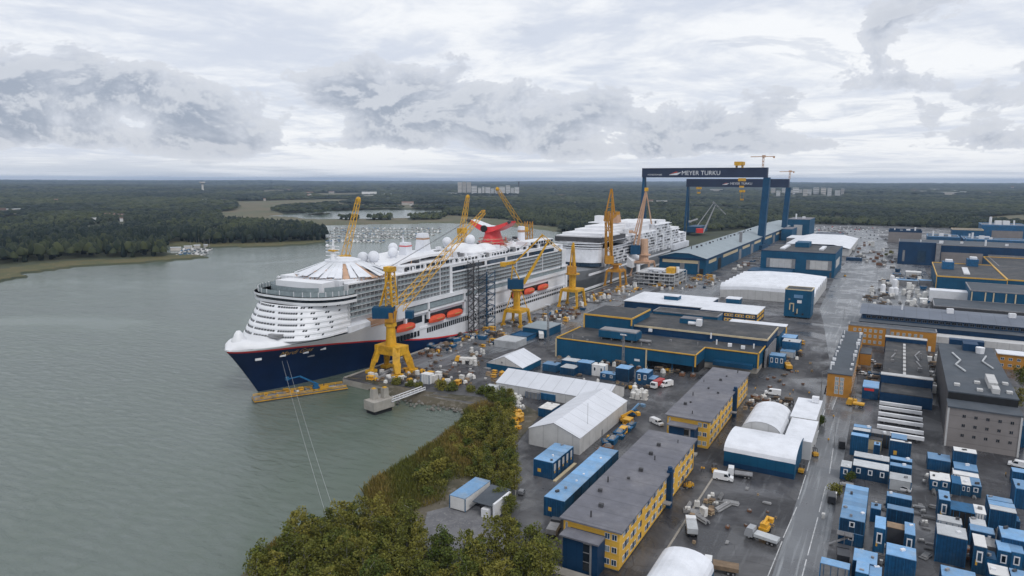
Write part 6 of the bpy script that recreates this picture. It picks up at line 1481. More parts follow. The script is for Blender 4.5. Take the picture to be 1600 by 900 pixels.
# lower right park of cabins
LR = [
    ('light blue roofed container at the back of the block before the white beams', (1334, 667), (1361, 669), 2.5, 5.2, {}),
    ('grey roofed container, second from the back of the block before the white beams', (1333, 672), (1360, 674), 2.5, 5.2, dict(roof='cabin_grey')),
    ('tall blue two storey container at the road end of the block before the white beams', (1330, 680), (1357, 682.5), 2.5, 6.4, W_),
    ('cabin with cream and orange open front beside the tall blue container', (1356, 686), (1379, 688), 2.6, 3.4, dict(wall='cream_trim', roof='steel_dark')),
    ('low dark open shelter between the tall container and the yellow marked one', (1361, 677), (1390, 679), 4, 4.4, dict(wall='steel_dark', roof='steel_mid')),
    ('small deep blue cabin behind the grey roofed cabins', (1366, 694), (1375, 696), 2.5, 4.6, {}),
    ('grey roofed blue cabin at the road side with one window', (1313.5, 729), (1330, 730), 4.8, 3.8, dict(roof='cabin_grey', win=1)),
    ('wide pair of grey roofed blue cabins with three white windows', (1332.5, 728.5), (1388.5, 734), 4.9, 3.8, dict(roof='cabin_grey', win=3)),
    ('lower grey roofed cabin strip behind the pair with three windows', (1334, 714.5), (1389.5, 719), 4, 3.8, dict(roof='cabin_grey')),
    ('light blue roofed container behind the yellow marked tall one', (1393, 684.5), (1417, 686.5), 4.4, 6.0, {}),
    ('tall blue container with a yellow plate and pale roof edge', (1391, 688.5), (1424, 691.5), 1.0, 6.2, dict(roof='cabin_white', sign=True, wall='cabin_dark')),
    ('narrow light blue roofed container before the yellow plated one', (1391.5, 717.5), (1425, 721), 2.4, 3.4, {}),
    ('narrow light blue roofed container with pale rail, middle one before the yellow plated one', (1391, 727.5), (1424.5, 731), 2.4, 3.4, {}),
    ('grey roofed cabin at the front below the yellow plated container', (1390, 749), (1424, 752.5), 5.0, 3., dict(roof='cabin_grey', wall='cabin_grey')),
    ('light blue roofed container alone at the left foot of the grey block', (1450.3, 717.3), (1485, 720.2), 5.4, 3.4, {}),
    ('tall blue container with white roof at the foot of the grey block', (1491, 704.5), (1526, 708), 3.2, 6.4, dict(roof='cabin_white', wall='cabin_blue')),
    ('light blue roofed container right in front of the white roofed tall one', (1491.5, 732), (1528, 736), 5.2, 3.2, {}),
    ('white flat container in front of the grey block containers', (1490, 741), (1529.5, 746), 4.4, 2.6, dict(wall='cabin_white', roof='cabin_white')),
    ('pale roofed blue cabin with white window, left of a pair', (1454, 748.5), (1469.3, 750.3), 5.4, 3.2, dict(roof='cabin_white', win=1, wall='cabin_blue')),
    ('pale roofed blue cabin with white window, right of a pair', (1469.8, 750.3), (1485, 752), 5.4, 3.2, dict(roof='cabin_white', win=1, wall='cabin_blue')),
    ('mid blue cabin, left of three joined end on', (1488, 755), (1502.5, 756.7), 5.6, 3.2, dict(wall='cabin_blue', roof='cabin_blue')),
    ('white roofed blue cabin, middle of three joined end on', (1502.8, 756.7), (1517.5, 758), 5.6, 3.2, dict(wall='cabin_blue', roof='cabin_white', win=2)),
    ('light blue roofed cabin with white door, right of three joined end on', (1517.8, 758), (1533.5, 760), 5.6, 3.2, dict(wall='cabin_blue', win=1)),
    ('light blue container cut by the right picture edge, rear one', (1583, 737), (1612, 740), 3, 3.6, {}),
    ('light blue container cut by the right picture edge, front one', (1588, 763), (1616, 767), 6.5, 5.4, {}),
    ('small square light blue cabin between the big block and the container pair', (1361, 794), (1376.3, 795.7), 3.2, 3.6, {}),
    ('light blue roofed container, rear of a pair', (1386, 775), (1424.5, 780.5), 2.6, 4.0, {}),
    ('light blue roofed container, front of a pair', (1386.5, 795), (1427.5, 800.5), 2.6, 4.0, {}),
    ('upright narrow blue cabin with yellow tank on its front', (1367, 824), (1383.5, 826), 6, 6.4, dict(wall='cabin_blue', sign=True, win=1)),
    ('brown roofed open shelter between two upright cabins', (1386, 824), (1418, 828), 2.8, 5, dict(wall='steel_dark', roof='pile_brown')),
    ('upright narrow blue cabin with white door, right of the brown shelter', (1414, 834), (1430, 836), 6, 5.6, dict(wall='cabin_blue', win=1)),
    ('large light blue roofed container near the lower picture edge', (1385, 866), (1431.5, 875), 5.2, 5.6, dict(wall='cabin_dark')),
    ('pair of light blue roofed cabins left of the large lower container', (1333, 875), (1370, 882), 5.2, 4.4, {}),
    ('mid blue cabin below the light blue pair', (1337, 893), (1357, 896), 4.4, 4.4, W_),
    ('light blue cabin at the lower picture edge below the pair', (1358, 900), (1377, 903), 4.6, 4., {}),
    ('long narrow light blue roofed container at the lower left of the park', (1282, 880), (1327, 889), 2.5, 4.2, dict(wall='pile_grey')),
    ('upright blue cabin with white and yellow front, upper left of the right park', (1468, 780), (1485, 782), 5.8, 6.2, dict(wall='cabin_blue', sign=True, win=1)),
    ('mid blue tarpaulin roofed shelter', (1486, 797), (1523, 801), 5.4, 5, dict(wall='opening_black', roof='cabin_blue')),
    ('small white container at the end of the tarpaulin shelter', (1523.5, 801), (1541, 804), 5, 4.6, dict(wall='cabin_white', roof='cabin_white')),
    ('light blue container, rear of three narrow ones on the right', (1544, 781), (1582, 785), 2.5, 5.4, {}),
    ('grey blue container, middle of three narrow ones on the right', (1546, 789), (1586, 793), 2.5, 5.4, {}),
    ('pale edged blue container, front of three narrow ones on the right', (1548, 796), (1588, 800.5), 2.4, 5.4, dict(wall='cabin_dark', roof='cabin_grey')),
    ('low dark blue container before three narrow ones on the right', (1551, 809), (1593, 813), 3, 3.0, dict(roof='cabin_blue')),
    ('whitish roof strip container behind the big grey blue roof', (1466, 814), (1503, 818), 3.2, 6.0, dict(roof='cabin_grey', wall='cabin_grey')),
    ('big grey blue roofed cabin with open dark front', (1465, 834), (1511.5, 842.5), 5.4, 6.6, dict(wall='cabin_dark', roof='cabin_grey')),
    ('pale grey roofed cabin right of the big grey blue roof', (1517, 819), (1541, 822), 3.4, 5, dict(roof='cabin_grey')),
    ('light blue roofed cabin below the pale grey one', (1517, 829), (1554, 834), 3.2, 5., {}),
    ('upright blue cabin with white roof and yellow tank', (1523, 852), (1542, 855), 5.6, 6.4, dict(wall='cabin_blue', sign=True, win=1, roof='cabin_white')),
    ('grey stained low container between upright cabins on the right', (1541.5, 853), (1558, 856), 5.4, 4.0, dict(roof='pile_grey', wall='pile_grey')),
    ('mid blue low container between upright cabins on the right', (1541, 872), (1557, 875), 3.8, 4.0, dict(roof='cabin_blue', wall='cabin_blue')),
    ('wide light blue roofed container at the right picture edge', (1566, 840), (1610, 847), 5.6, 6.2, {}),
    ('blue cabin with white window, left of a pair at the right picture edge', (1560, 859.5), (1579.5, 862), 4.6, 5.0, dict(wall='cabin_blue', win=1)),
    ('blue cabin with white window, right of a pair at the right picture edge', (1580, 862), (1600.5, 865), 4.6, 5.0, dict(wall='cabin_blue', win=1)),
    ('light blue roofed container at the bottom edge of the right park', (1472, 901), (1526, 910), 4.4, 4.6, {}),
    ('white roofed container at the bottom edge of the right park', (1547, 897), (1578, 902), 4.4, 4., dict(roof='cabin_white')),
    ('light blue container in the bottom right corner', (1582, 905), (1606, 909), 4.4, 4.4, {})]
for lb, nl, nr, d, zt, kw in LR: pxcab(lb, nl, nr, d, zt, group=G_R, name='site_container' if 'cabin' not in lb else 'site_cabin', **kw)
# big block of stacked containers with outer stair
A, B = at(1313, 806.7, GZ+6.4), at(1351.5, 813.7, GZ+6.4); y0 = (A.y+B.y)/2-.6
for k in range(8):
    for lv in (0, 1): cabin(f'{"upper" if lv else "lower"} container of the big stacked block by the road, {ORD[k]} from the viewer', A.x, B.x, y0+k*2.5, y0+k*2.5+2.46, GZ+.03+lv*3.2, GZ+3.2+lv*3.2, wall='cabin_dark', group='big stacked container block', name='site_container', win=1 if k == 0 else 0)
t = thing('outer_stair', 'steel outer stair at the viewer end of the big container block', 'stair', (A.x, y0-2, GZ)); mb = MB(); mb.beam((A.x+2.6, y0-1.5, GZ+3.1), (A.x-1.8, y0-1.5, GZ), .9, .2); mb.build('flight', 'steel_mid', t); mb = MB(); mb.box(A.x-.4, A.x+3, y0-2.2, y0-.1, GZ+3.1, GZ+3.25); mb.build('landing', 'steel_mid', t); mb = MB(); [mb.beam((x, y0-2.2, GZ), (x, y0-2.2, GZ+4.2), .12) for x in (A.x-.3, A.x+1.3, A.x+2.9)]; build_each(mb, 'post', 'steel_mid', t)
# hut and trailer in the clearing by the reeds
a = at(703, 795, 3.05); t = cabin('white cabin with blue roof on legs in the clearing by the reeds', a.x, a.x+4.6, a.y, a.y+12, 3.4, 6.8, wall='cabin_white', roof='cabin_light', win=0, group='huts in the bank clearing')
t = thing('site_cabin', 'dark roofed open shed beside the white cabin in the clearing', 'shed', (a.x+8, a.y-2, 3.05), 'huts in the bank clearing'); x0, y0 = a.x+6.4, a.y+1.
MB().box(x0, x0+5.2, y0+3, y0+8.5, 3.05, 6.2).build('wall', 'steel_dark', t); MB().hexa([(x0-.3, y0, 6.0), (x0+5.5, y0, 6.0), (x0+5.5, y0+9, 6.8), (x0-.3, y0+9, 6.8), (x0-.3, y0, 6.2), (x0+5.5, y0, 6.2), (x0+5.5, y0+9, 7.), (x0-.3, y0+9, 7.)]).build('roof', 'roof_slate', t); mb = MB(); mb.box(x0+2.6, x0+4.6, y0-.6, y0+1.6, 3.05, 5.2); mb.build('white_box', 'white_paint', t); mb = MB(); mb.box(x0+5.6, x0+6.2, y0, y0+8, 3.05, 6.9); mb.build('side_panel', 'white_paint', t)
# ================================================================ VEHICLES
def wheels(t, xs, ys, r, w_):
    for y in ys:
        for s in (-1, 1):
            mb = MB(); mb.tube((s*(xs-w_), y, r), (s*xs, y, r), r, n=10); k = mb.build('wheel', 'rubber', t)
            mb = MB(); mb.tube((s*(xs), y, r), (s*(xs+.015), y, r), r*.55, n=8); mb.build('rim', 'steel_mid', k)
def van(label, body='car_white', L_=5.4, W2=.98, Hh=2.2, pos=(0, 0, 0), rz=0., cat='van', nm='van', car=False):
    t = thing(nm, label, cat, (0, 0, 0)); l = L_/2
    if car: prof = [(-l, .35), (-l, .85), (-l*.86, .95), (-l*.52, 1.42), (l*.22, 1.42), (l*.55, .95), (l*.97, .82), (l, .35)]
    else: prof = [(-l, .4), (-l, Hh*.95), (-l*.93, Hh), (l*.38, Hh), (l*.66, Hh*.62), (l*.97, Hh*.5), (l, .4)]
    mb = MB(); mb.loft([[(s*W2*(.9 if z > 1.2 else 1.), y, z) for y, z in prof] for s in (-1, 1)], close=True, cap=True); mb.build('body', body, t)
    mb = MB()
    if car:
        for s in (-1, 1): mb.face([(s*(W2+.01), -l*.74, .98), (s*(W2+.01), l*.44, .98), (s*(W2*.92), l*.16, 1.36), (s*(W2*.92), -l*.5, 1.36)])
        mb.face([(-W2*.88, l*.55, .98), (W2*.88, l*.55, .98), (W2*.8, l*.25, 1.4), (-W2*.8, l*.25, 1.4)]); mb.face([(-W2*.86, -l*.86, .99), (W2*.86, -l*.86, .99), (W2*.8, -l*.55, 1.38), (-W2*.8, -l*.55, 1.38)])
    else:
        for s in (-1, 1): mb.face([(s*(W2+.012), l*.1, Hh*.62), (s*(W2+.012), l*.56, Hh*.62), (s*(W2*.93), l*.4, Hh*.9), (s*(W2*.93), l*.1, Hh*.9)])
        mb.face([(-W2*.85, l*.655, Hh*.65), (W2*.85, l*.655, Hh*.65), (W2*.82, l*.41, Hh*.95), (-W2*.82, l*.41, Hh*.95)])
    build_each(mb, 'window', 'glass_dark', t)
    mb = MB(); [mb.box(s*W2*.82-.16, s*W2*.82+.16, l-.03, l+.02, .68, .86) for s in (-1, 1)]; build_each(mb, 'headlight', 'glass_rail', t)
    wheels(t, W2, (-l*.6, l*.62), .34, .22); return t
def truck(label, cab='car_white', box_='cabin_white', L_=8., h=3., open_=False):
    t = thing('truck', label, 'truck', (0, 0, 0)); l = L_/2
    mb = MB(); mb.loft([[(s*1.2, y, z) for y, z in ((l-2, .6), (l-2, 2.7), (l-.5, 2.7), (l-.1, 1.6), (l, .6))] for s in (-1, 1)], close=True, cap=True); mb.build('cab', cab, t)
    mb = MB(); mb.face([(-1.05, l-.07, 1.65), (1.05, l-.07, 1.65), (1., l-.42, 2.55), (-1., l-.42, 2.55)]); mb.build('windscreen', 'glass_dark', t)
    mb = MB(); mb.box(-1.22, 1.22, -l, l-2.2, 1.0, 1.3 if open_ else h); mb.build('load_body', box_, t); mb = MB(); mb.box(-.5, .5, -l, l-2, .6, .98); mb.build('chassis', 'steel_dark', t)
    wheels(t, 1.15, (-l*.72, -l*.45, l*.7), .45, .3); return t
def forklift(label, col='machine_yellow'):
    t = thing('forklift', label, 'forklift', (0, 0, 0))
    mb = MB(); mb.loft([[(s*.75, y, z) for y, z in ((-1.4, .4), (-1.4, 1.3), (-.5, 1.4), (.9, 1.0), (1.1, .4))] for s in (-1, 1)], close=True, cap=True); mb.build('body', col, t)
    mb = MB(); [mb.beam((x, y, 1.2), (x*.9, y*.8, 2.4), .12) for x in (-.65, .65) for y in (-.7, .7)]; mb.box(-.65, .65, -.65, .65, 2.4, 2.5); build_each(mb, 'cab_frame', 'steel_dark', t, 5)
    mb = MB(); [mb.box(x-.08, x+.08, 1.15, 1.3, .1, 3.) for x in (-.4, .4)]; build_each(mb, 'mast', 'steel_dark', t); mb = MB(); [mb.box(x-.08, x+.08, 1.3, 2.5, .1, .18) for x in (-.4, .4)]; build_each(mb, 'fork', 'steel_mid', t)
    wheels(t, .75, (-.9, .8), .38, .25); return t
def put(t, px, py, rz, z=None): p = at(px, py, GZ); t.location = (p.x, p.y, (z or GZ)+.015); t.rotation_euler = (0, 0, R(rz)); return t
put(van('white panel van parked before the blue walled shed', Hh=2.3), 1130, 750, -85)
put(van('white panel van driving on the side lane behind the office blocks', Hh=2.4, L_=6), 1207, 617, 95)
put(van('white van parked near the gabled tent, facing the second office block', Hh=2.0), 1026, 663, -120)
put(van('white van parked beside the dark red truck by the blue cabins', Hh=2.5, L_=6), 1041, 604, 150)
put(van('white van at the right picture edge below the grey block', Hh=2.), 1592, 730, 80)
put(van('white car parked beside the light blue container pair', car=True, L_=4.4, W2=.88, cat='car', nm='car'), 1409, 766, 82)
put(van('white car standing in the orange buildings courtyard', car=True, L_=4.4, W2=.88, cat='car', nm='car'), 1345, 585, 85)
put(van('second white car in the courtyard, parked further back', car=True, L_=4.4, W2=.88, cat='car', nm='car'), 1360, 566, 70)
put(van('dark car parked in the courtyard beside the workshop', 'car_dark', car=True, L_=4.4, W2=.88, cat='car', nm='car'), 1371, 574, 20)
put(van('small dark cart standing alone beside the bank trees', 'car_grey', L_=2.4, W2=.7, Hh=1.3, cat='cart', nm='cart'), 815, 772, 10)
put(van('dark blue van parked by the road at the big container block', 'car_dark', Hh=2.2), 1299, 782, 5)
put(van('black box van parked by the road near the grey roofed cabins', 'car_dark', Hh=2.6), 1315, 698, 5)
put(truck('truck with white cab and dark red load standing by the blue cabins', 'car_white', 'car_red'), 1027, 605, 170)
put(truck('dark truck with red tail lights at the bottom left of the container park', 'car_dark', 'car_dark', 5.5, 2.6), 1316, 876, 5)
put(truck('flatbed truck parked behind the white panel van', 'car_white', 'steel_mid', 7, 2., True), 1155, 745, 100)
put(truck('white lorry parked with its grey trailer on the parking yard kerb', 'car_white', 'cabin_grey', 6.5, 2.3), 1080, 830, 20)
put(truck('grey open trailer truck standing mid parking yard', 'car_grey', 'cabin_grey', 7.5, 1.7), 1190, 845, 80)
put(truck('tan loaded flatbed with white cab at the bottom picture edge', 'car_white', 'pile_brown', 7.5, 1.9), 1125, 893, 100)
put(truck('yellow and white mobile crane truck parked on the quay by the small tent', 'machine_yellow', 'pile_white', 10, 2.2), 728, 566, 110)
put(truck('long white trailer truck standing beside the workshop wall on the quay side', 'car_white', 'cabin_white', 14, 3.4), 845, 527, 30)
put(truck('yellow truck parked at the corner of the workshop by the road', 'machine_yellow', 'machine_yellow', 6, 2.4), 1231, 577, 20)
put(truck('yellow flat tractor on the side street before the courtyard', 'machine_yellow', 'machine_yellow', 6, 1.6), 1336, 635, 85)
put(truck('dark green tractor parked between the near office block and the bank trees', 'car_dark', 'pile_grey', 6, 2.2), 866, 832, 10)
FK = forklift('yellow forklift standing beside the near office block rear corner'); put(FK, 1075, 762, 140)
for k, (lb, x, y, r) in enumerate((('yellow forklift at the front corner of the blue walled shed', 1116, 738, 20), ('yellow forklift at the road side of the blue walled shed', 1252, 738, 0), ('yellow forklift beside the square white tents', 1272, 712, 30), ('yellow forklift working under the recess of the workshop', 1040, 580, 80), ('yellow forklift near the long side of the gabled tent', 955, 690, 40), ('yellow forklift beside the single blue container', 985, 607, 30), ('yellow forklift in front of the orange building', 1332, 628, 60), ('yellow forklift between the hall with pale doors and the road', 1320, 432, 20), ('yellow forklift on the quay below the crane portal', 640, 595, 60), ('yellow forklift near the grey canvas shed', 735, 528, 30))):
    p = at(x, y); dup(FK, (p.x, p.y, GZ+.015), R(r), lb, 'yellow forklifts')
FK['group'] = 'yellow forklifts'
for lb, x, y, r in (('yellow boom lift parked beside the gabled tent wall', 975, 660, 40), ('blue boom lift parked at the far corner of the gabled tent', 990, 650, 70)):
    p = at(x, y); boom_lift(lb, (p.x, p.y, GZ+.015), R(r), 2.6, 5, 'machine_yellow' if 'yellow' in lb else 'cabin_blue', boom='machine_yellow' if 'yellow' in lb else 'cabin_light')
p = at(1187, 838); boom_lift('yellow boom lift folded beside the grey trailer in the parking yard', (p.x+.6, p.y+2.6, GZ+.015), R(80), 1.5, 3.4, 'machine_yellow', boom='machine_yellow')
# small single-mesh cars far off, and a few nearer ones
def tiny_car(body):
    mb = MB(); l = 2.2; prof = [(-l, .35), (-l, .85), (-l*.86, .95), (-l*.52, 1.42), (l*.22, 1.42), (l*.55, .95), (l*.97, .82), (l, .35)]
    mb.loft([[(s*.88*(.88 if z > 1.2 else 1.), y, z) for y, z in prof] for s in (-1, 1)], 0, close=True, cap=True); mb.box(-.9, .9, -1.6, -.9, .02, .6, 1); mb.box(-.9, .9, 1., 1.7, .02, .6, 1); mb.box(-.82, .82, -1.5, 1., .98, 1.3, 1); return mb
TC = [tiny_car(b).mesh('car', [b, 'glass_dark']) for b in ('car_white', 'car_dark', 'car_grey', 'car_red')]
TCN = ['white', 'dark', 'grey', 'red']
def cars(poly_rows, group, lab):
    for (xa, ya, xb, yb, n) in poly_rows:
        for k in range(n):
            if random.random() < .12: continue
            p = at(xa+(xb-xa)*k/max(1, n-1), ya+(yb-ya)*k/max(1, n-1)); i = random.choice((0, 0, 1, 2, 2, 1, 3)) if random.random() < .9 else 0
            o = bpy.data.objects.new('parked_car', TC[i]); COL.objects.link(o); o.location = (p.x, p.y, GZ+.01); o.rotation_euler = (0, 0, R(random.choice((0, 180))+random.uniform(-4, 4)))
            tag(o, f'{TCN[i]} car {lab}', 'car', group)
cars([(1258, 356, 1385, 361, 22), (1255, 359, 1385, 364, 22), (1262, 363, 1330, 365, 13), (1250, 353.5, 1370, 357, 20)], 'cars in the far car park', 'in the rows of the far car park below the forest')
cars([(1336, 366, 1384, 369, 9), (1345, 372, 1384, 374, 7)], 'cars by the grey warehouse', 'parked near the far grey warehouse')
# ================================================================ STORED GOODS: small separate things
def pb(f, mats): mb = MB(); f(mb); return mb.mesh('goods', mats)
PROTO = {
 'crate': (pb(lambda m: (m.box(-.7, .7, -.6, .6, .12, 1.1, 0), m.box(-.75, .75, -.65, -.45, 0, .12, 1), m.box(-.75, .75, .45, .65, 0, .12, 1), m.box(-.74, .74, -.64, .64, .5, .6, 1)), ['pile_brown', 'cream_trim']), 'wooden crate'),
 'white_sack': (pb(lambda m: (m.obox(0, 0, 0, 1.3, 1.2, 1.1, .2, 0, tx=.8, ty=.8), m.obox(.1, 0, 1.1, .5, .5, .3, .3, 0, tx=.4, ty=.4)), ['pile_white']), 'white sack'),
 'plate_stack': (pb(lambda m: (m.box(-2.2, 2.2, -1, 1, .15, .4, 0), m.obox(.2, .1, .42, 3.6, 1.6, .3, .08, 0), m.box(-2, -1.6, -1.1, 1.1, 0, .14, 1), m.box(1.6, 2, -1.1, 1.1, 0, .14, 1)), ['pile_grey', 'steel_dark']), 'stack of steel plates'),
 'pipe_bundle': (pb(lambda m: [m.tube((x, -2.6+d, z), (x, 2.6+d, z), .24, n=7) for x, z, d in ((-.5, .25, 0), (0, .25, .2), (.5, .25, -.1), (-.25, .68, .1), (.25, .68, -.2))], ['pile_grey']), 'bundle of steel pipes'),
 'steel_cradle': (pb(lambda m: ([m.beam((x, y, 0), (x, y, 1.7), .16) for x in (-1.1, 1.1) for y in (-.8, .8)], m.box(-1.2, 1.2, -.9, .9, .3, .5), m.box(-1.2, 1.2, -.9, .9, 1.6, 1.75), m.box(-.6, .7, -.5, .5, .5, 1.3)), ['machine_yellow']), 'yellow steel cradle'),
 'blue_skip': (pb(lambda m: (m.hexa([(-1.2, -.8, .1), (1.2, -.8, .1), (1.2, .8, .1), (-1.2, .8, .1), (-1.8, -1, 1.4), (1.8, -1, 1.4), (1.8, 1, 1.4), (-1.8, 1, 1.4)], 0), m.obox(0, 0, 1.2, 2.6, 1.5, .5, .1, 1, tx=.6, ty=.6)), ['cabin_blue', 'pile_grey']), 'blue skip'),
 'white_tank': (pb(lambda m: (m.tube((0, 0, .2), (0, 0, 1.9), .75, n=10), m.tube((0, 0, 1.9), (0, 0, 2.2), .75, .3, n=10), m.box(-.8, .8, -.8, .8, 0, .18)), ['pile_white']), 'white tank'),
 'machine_part': (pb(lambda m: (m.obox(0, 0, 0, 2.2, 1.5, .9, .3, 0), m.tube((-.6, 0, 1.1), (.9, .3, 1.3), .45, n=8, m=1), m.obox(.5, -.3, .9, .7, .7, .8, .3, 1)), ['pile_grey', 'pile_white']), 'grey machine part'),
 'yellow_drum': (pb(lambda m: (m.tube((0, -.45, .75), (0, .45, .75), .75, n=12), m.tube((0, -.5, .75), (0, .5, .75), .3, n=8, m=1)), ['machine_yellow', 'steel_dark']), 'yellow cable drum'),
 'rack': (pb(lambda m: ([m.beam((x, y, 0), (x, y, 1.5), .12) for x in (-1.5, 0, 1.5) for y in (-.6, .6)], m.box(-1.6, 1.6, -.6, .6, .5, .62), m.box(-1.6, 1.6, -.6, .6, 1.2, 1.32), m.box(-1.3, .9, -.4, .4, .62, 1.0, 1), m.box(-.6, 1.3, -.4, .4, 1.32, 1.8, 1)), ['steel_dark', 'pile_brown']), 'storage rack'),
 'white_cabinet': (pb(lambda m: (m.box(-.9, .9, -.7, .7, .15, 2.1), m.box(-.95, .95, -.75, .75, 2.1, 2.25), m.box(-.8, .8, -.6, .6, 0, .14)), ['pile_white']), 'white cabinet'),
 'scrap_bin': (pb(lambda m: (m.box(-1, 1, -.8, .8, .1, 1.0, 0), m.obox(.1, 0, .95, 1.5, 1.2, .5, .4, 1, tx=.5, ty=.5)), ['rust', 'pile_grey']), 'rusty scrap bin')}
ALLK = list(PROTO)
def goods(poly, n, where, kinds=None, grp=None, smin=.8, smax=1.5, gap=2.2):
    kinds = kinds or ALLK; P_ = [tuple(at(x, y)[:2]) for x, y in poly]; xs = [p[0] for p in P_]; ys = [p[1] for p in P_]; done = []; tries = 0
    while len(done) < n and tries < 6000:
        tries += 1; x, y = random.uniform(min(xs), max(xs)), random.uniform(min(ys), max(ys))
        if not inside(np.array([x]), np.array([y]), P_)[0] or any((x-a)**2+(y-b)**2 < gap*gap for a, b in done): continue
        k = random.choice(kinds); me, nm = PROTO[k]; o = bpy.data.objects.new(k, me); COL.objects.link(o)
        o.location = (x, y, GZ+.01); o.rotation_euler = (0, 0, random.choice((0, 0, math.pi/2, random.uniform(0, 3)))); s = random.uniform(smin, smax); o.scale = (s, s, s*random.uniform(.8, 1.2))
        lb_ = f'{nm} {where}'; tag(o, ' '.join(lb_.split()[:16]), nm, f'{nm}s {where}'[:60]); done.append((x, y))
goods([(570, 592), (605, 600), (660, 598), (715, 603), (745, 596), (740, 588), (690, 592), (655, 576), (600, 580)], 55, 'on the quay end near the heavy crane portal', ['crate', 'white_sack', 'steel_cradle', 'yellow_drum', 'machine_part', 'rack', 'white_cabinet', 'steel_cradle', 'pipe_bundle'])
goods([(652, 552), (668, 562), (705, 545), (745, 522), (735, 518), (700, 532)], 40, 'beside the navy hull along the quay edge', ['crate', 'plate_stack', 'machine_part', 'rack', 'blue_skip', 'yellow_drum', 'pipe_bundle', 'scrap_bin'])
goods([(705, 575), (745, 572), (758, 550), (730, 548)], 14, 'left of the small blue skirted tent', ['white_sack', 'white_tank', 'machine_part', 'crate', 'pipe_bundle'], smin=.8, smax=1.3)
goods([(757, 590), (772, 604), (800, 584), (765, 582)], 10, 'between the small tent and the long low tent', ['steel_cradle', 'yellow_drum', 'crate', 'pipe_bundle'])
goods([(715, 535), (760, 545), (800, 530), (770, 515), (745, 520)], 26, 'around the grey canvas shed', ['crate', 'blue_skip', 'steel_cradle', 'machine_part', 'rack'])
goods([(830, 512), (862, 520), (912, 490), (915, 470), (880, 482), (850, 495)], 60, 'between the double jib crane and the workshop', None)
goods([(905, 478), (960, 472), (1010, 452), (985, 446), (930, 455), (895, 470)], 60, 'on the quay before the unfinished ship', None)
goods([(1000, 455), (1100, 450), (1130, 440), (1112, 430), (1040, 440)], 45, 'before the gable of the long assembly hall', None)
goods([(1128, 430), (1150, 425), (1200, 400), (1180, 405)], 22, 'along the side of the long assembly hall', ['plate_stack', 'machine_part', 'blue_skip', 'scrap_bin'], smin=1.3, smax=2.4)
goods([(870, 561), (1010, 579), (1090, 592), (1090, 588), (1010, 573), (875, 557)], 24, 'along the front wall of the workshop', ['white_sack', 'crate', 'rack', 'scrap_bin'])
goods([(1340, 478), (1450, 482), (1450, 455), (1445, 430), (1400, 425), (1370, 440)], 85, 'in the open storage yard left of the blue halls', ['white_tank', 'plate_stack', 'machine_part', 'white_cabinet', 'rack', 'blue_skip', 'pipe_bundle', 'white_sack'], smin=1., smax=2.2)
goods([(1155, 640), (1225, 645), (1235, 628), (1180, 622)], 26, 'behind the ribbed barrel tent', ['scrap_bin', 'white_sack', 'machine_part', 'rack', 'crate'])
goods([(1068, 795), (1085, 815), (1120, 800), (1150, 785), (1110, 770)], 20, 'in the pile on the parking yard', ['white_cabinet', 'white_sack', 'crate', 'pipe_bundle', 'plate_stack', 'machine_part'], smin=.7, smax=1.2, gap=1.6)
goods([(795, 640), (797, 680), (812, 672), (816, 648)], 30, 'heaped at the yard edge beside the bank trees', ['yellow_drum', 'steel_cradle', 'yellow_drum'], smin=.8, smax=1.2, gap=1.25)
goods([(798, 622), (800, 640), (818, 640), (815, 625)], 14, 'above the yellow heap at the yard edge', ['white_sack', 'white_tank', 'machine_part'], gap=1.4)
goods([(985, 622), (1012, 628), (1008, 612), (985, 610)], 12, 'beyond the end of the long low tent', ['white_sack', 'white_tank'], gap=1.5)
goods([(935, 705), (985, 660), (993, 662), (950, 708)], 14, 'along the long side of the gabled tent', ['steel_cradle', 'crate', 'scrap_bin', 'blue_skip', 'machine_part'])
goods([(1450, 560), (1452, 615), (1472, 618), (1468, 560)], 34, 'stacked in the alley left of the grey block', ['white_cabinet', 'white_sack', 'rack', 'white_tank', 'crate'], gap=1.7)
goods([(1340, 560), (1342, 610), (1372, 615), (1372, 560)], 12, 'in the courtyard of the orange buildings', ['crate', 'blue_skip', 'rack', 'white_sack'])
goods([(1437, 740), (1448, 745), (1460, 890), (1440, 890)], 10, 'beside the lane through the cabin park', ['plate_stack', 'machine_part'], smin=.4, smax=.8)
goods([(1490, 870), (1515, 876), (1515, 860), (1495, 856)], 6, 'under the open front of the grey blue roofed cabin', ['rack', 'scrap_bin'])
SM_ = dict(smin=.35, smax=.8, gap=1.3)
goods([(1286, 760), (1440, 740), (1445, 890), (1275, 890)], 26, 'between the container rows right of the road', ['machine_part', 'white_cabinet', 'pipe_bundle', 'plate_stack'], **SM_)
goods([(1455, 760), (1600, 790), (1600, 890), (1462, 890)], 26, 'between the cabins at the right picture edge', ['machine_part', 'white_cabinet', 'pipe_bundle', 'plate_stack'], **SM_)
goods([(570, 592), (605, 600), (660, 598), (715, 603), (760, 598), (770, 560), (700, 545), (640, 580)], 90, 'strewn across the quay end', ['crate', 'machine_part', 'plate_stack', 'pipe_bundle', 'scrap_bin', 'rack'], **SM_)
goods([(700, 540), (745, 520), (830, 490), (880, 470), (900, 480), (850, 515), (780, 545)], 80, 'along the quay lane beside the ship', ['crate', 'machine_part', 'plate_stack', 'pipe_bundle', 'white_sack', 'rack'], smin=.5, smax=1.1, gap=1.8)
goods([(900, 480), (1010, 452), (1130, 440), (1112, 428), (985, 446), (895, 468)], 70, 'strewn over the yard before the unfinished ship', ['crate', 'machine_part', 'plate_stack', 'steel_cradle', 'white_sack', 'rack'], smin=.5, smax=1.2, gap=2.)
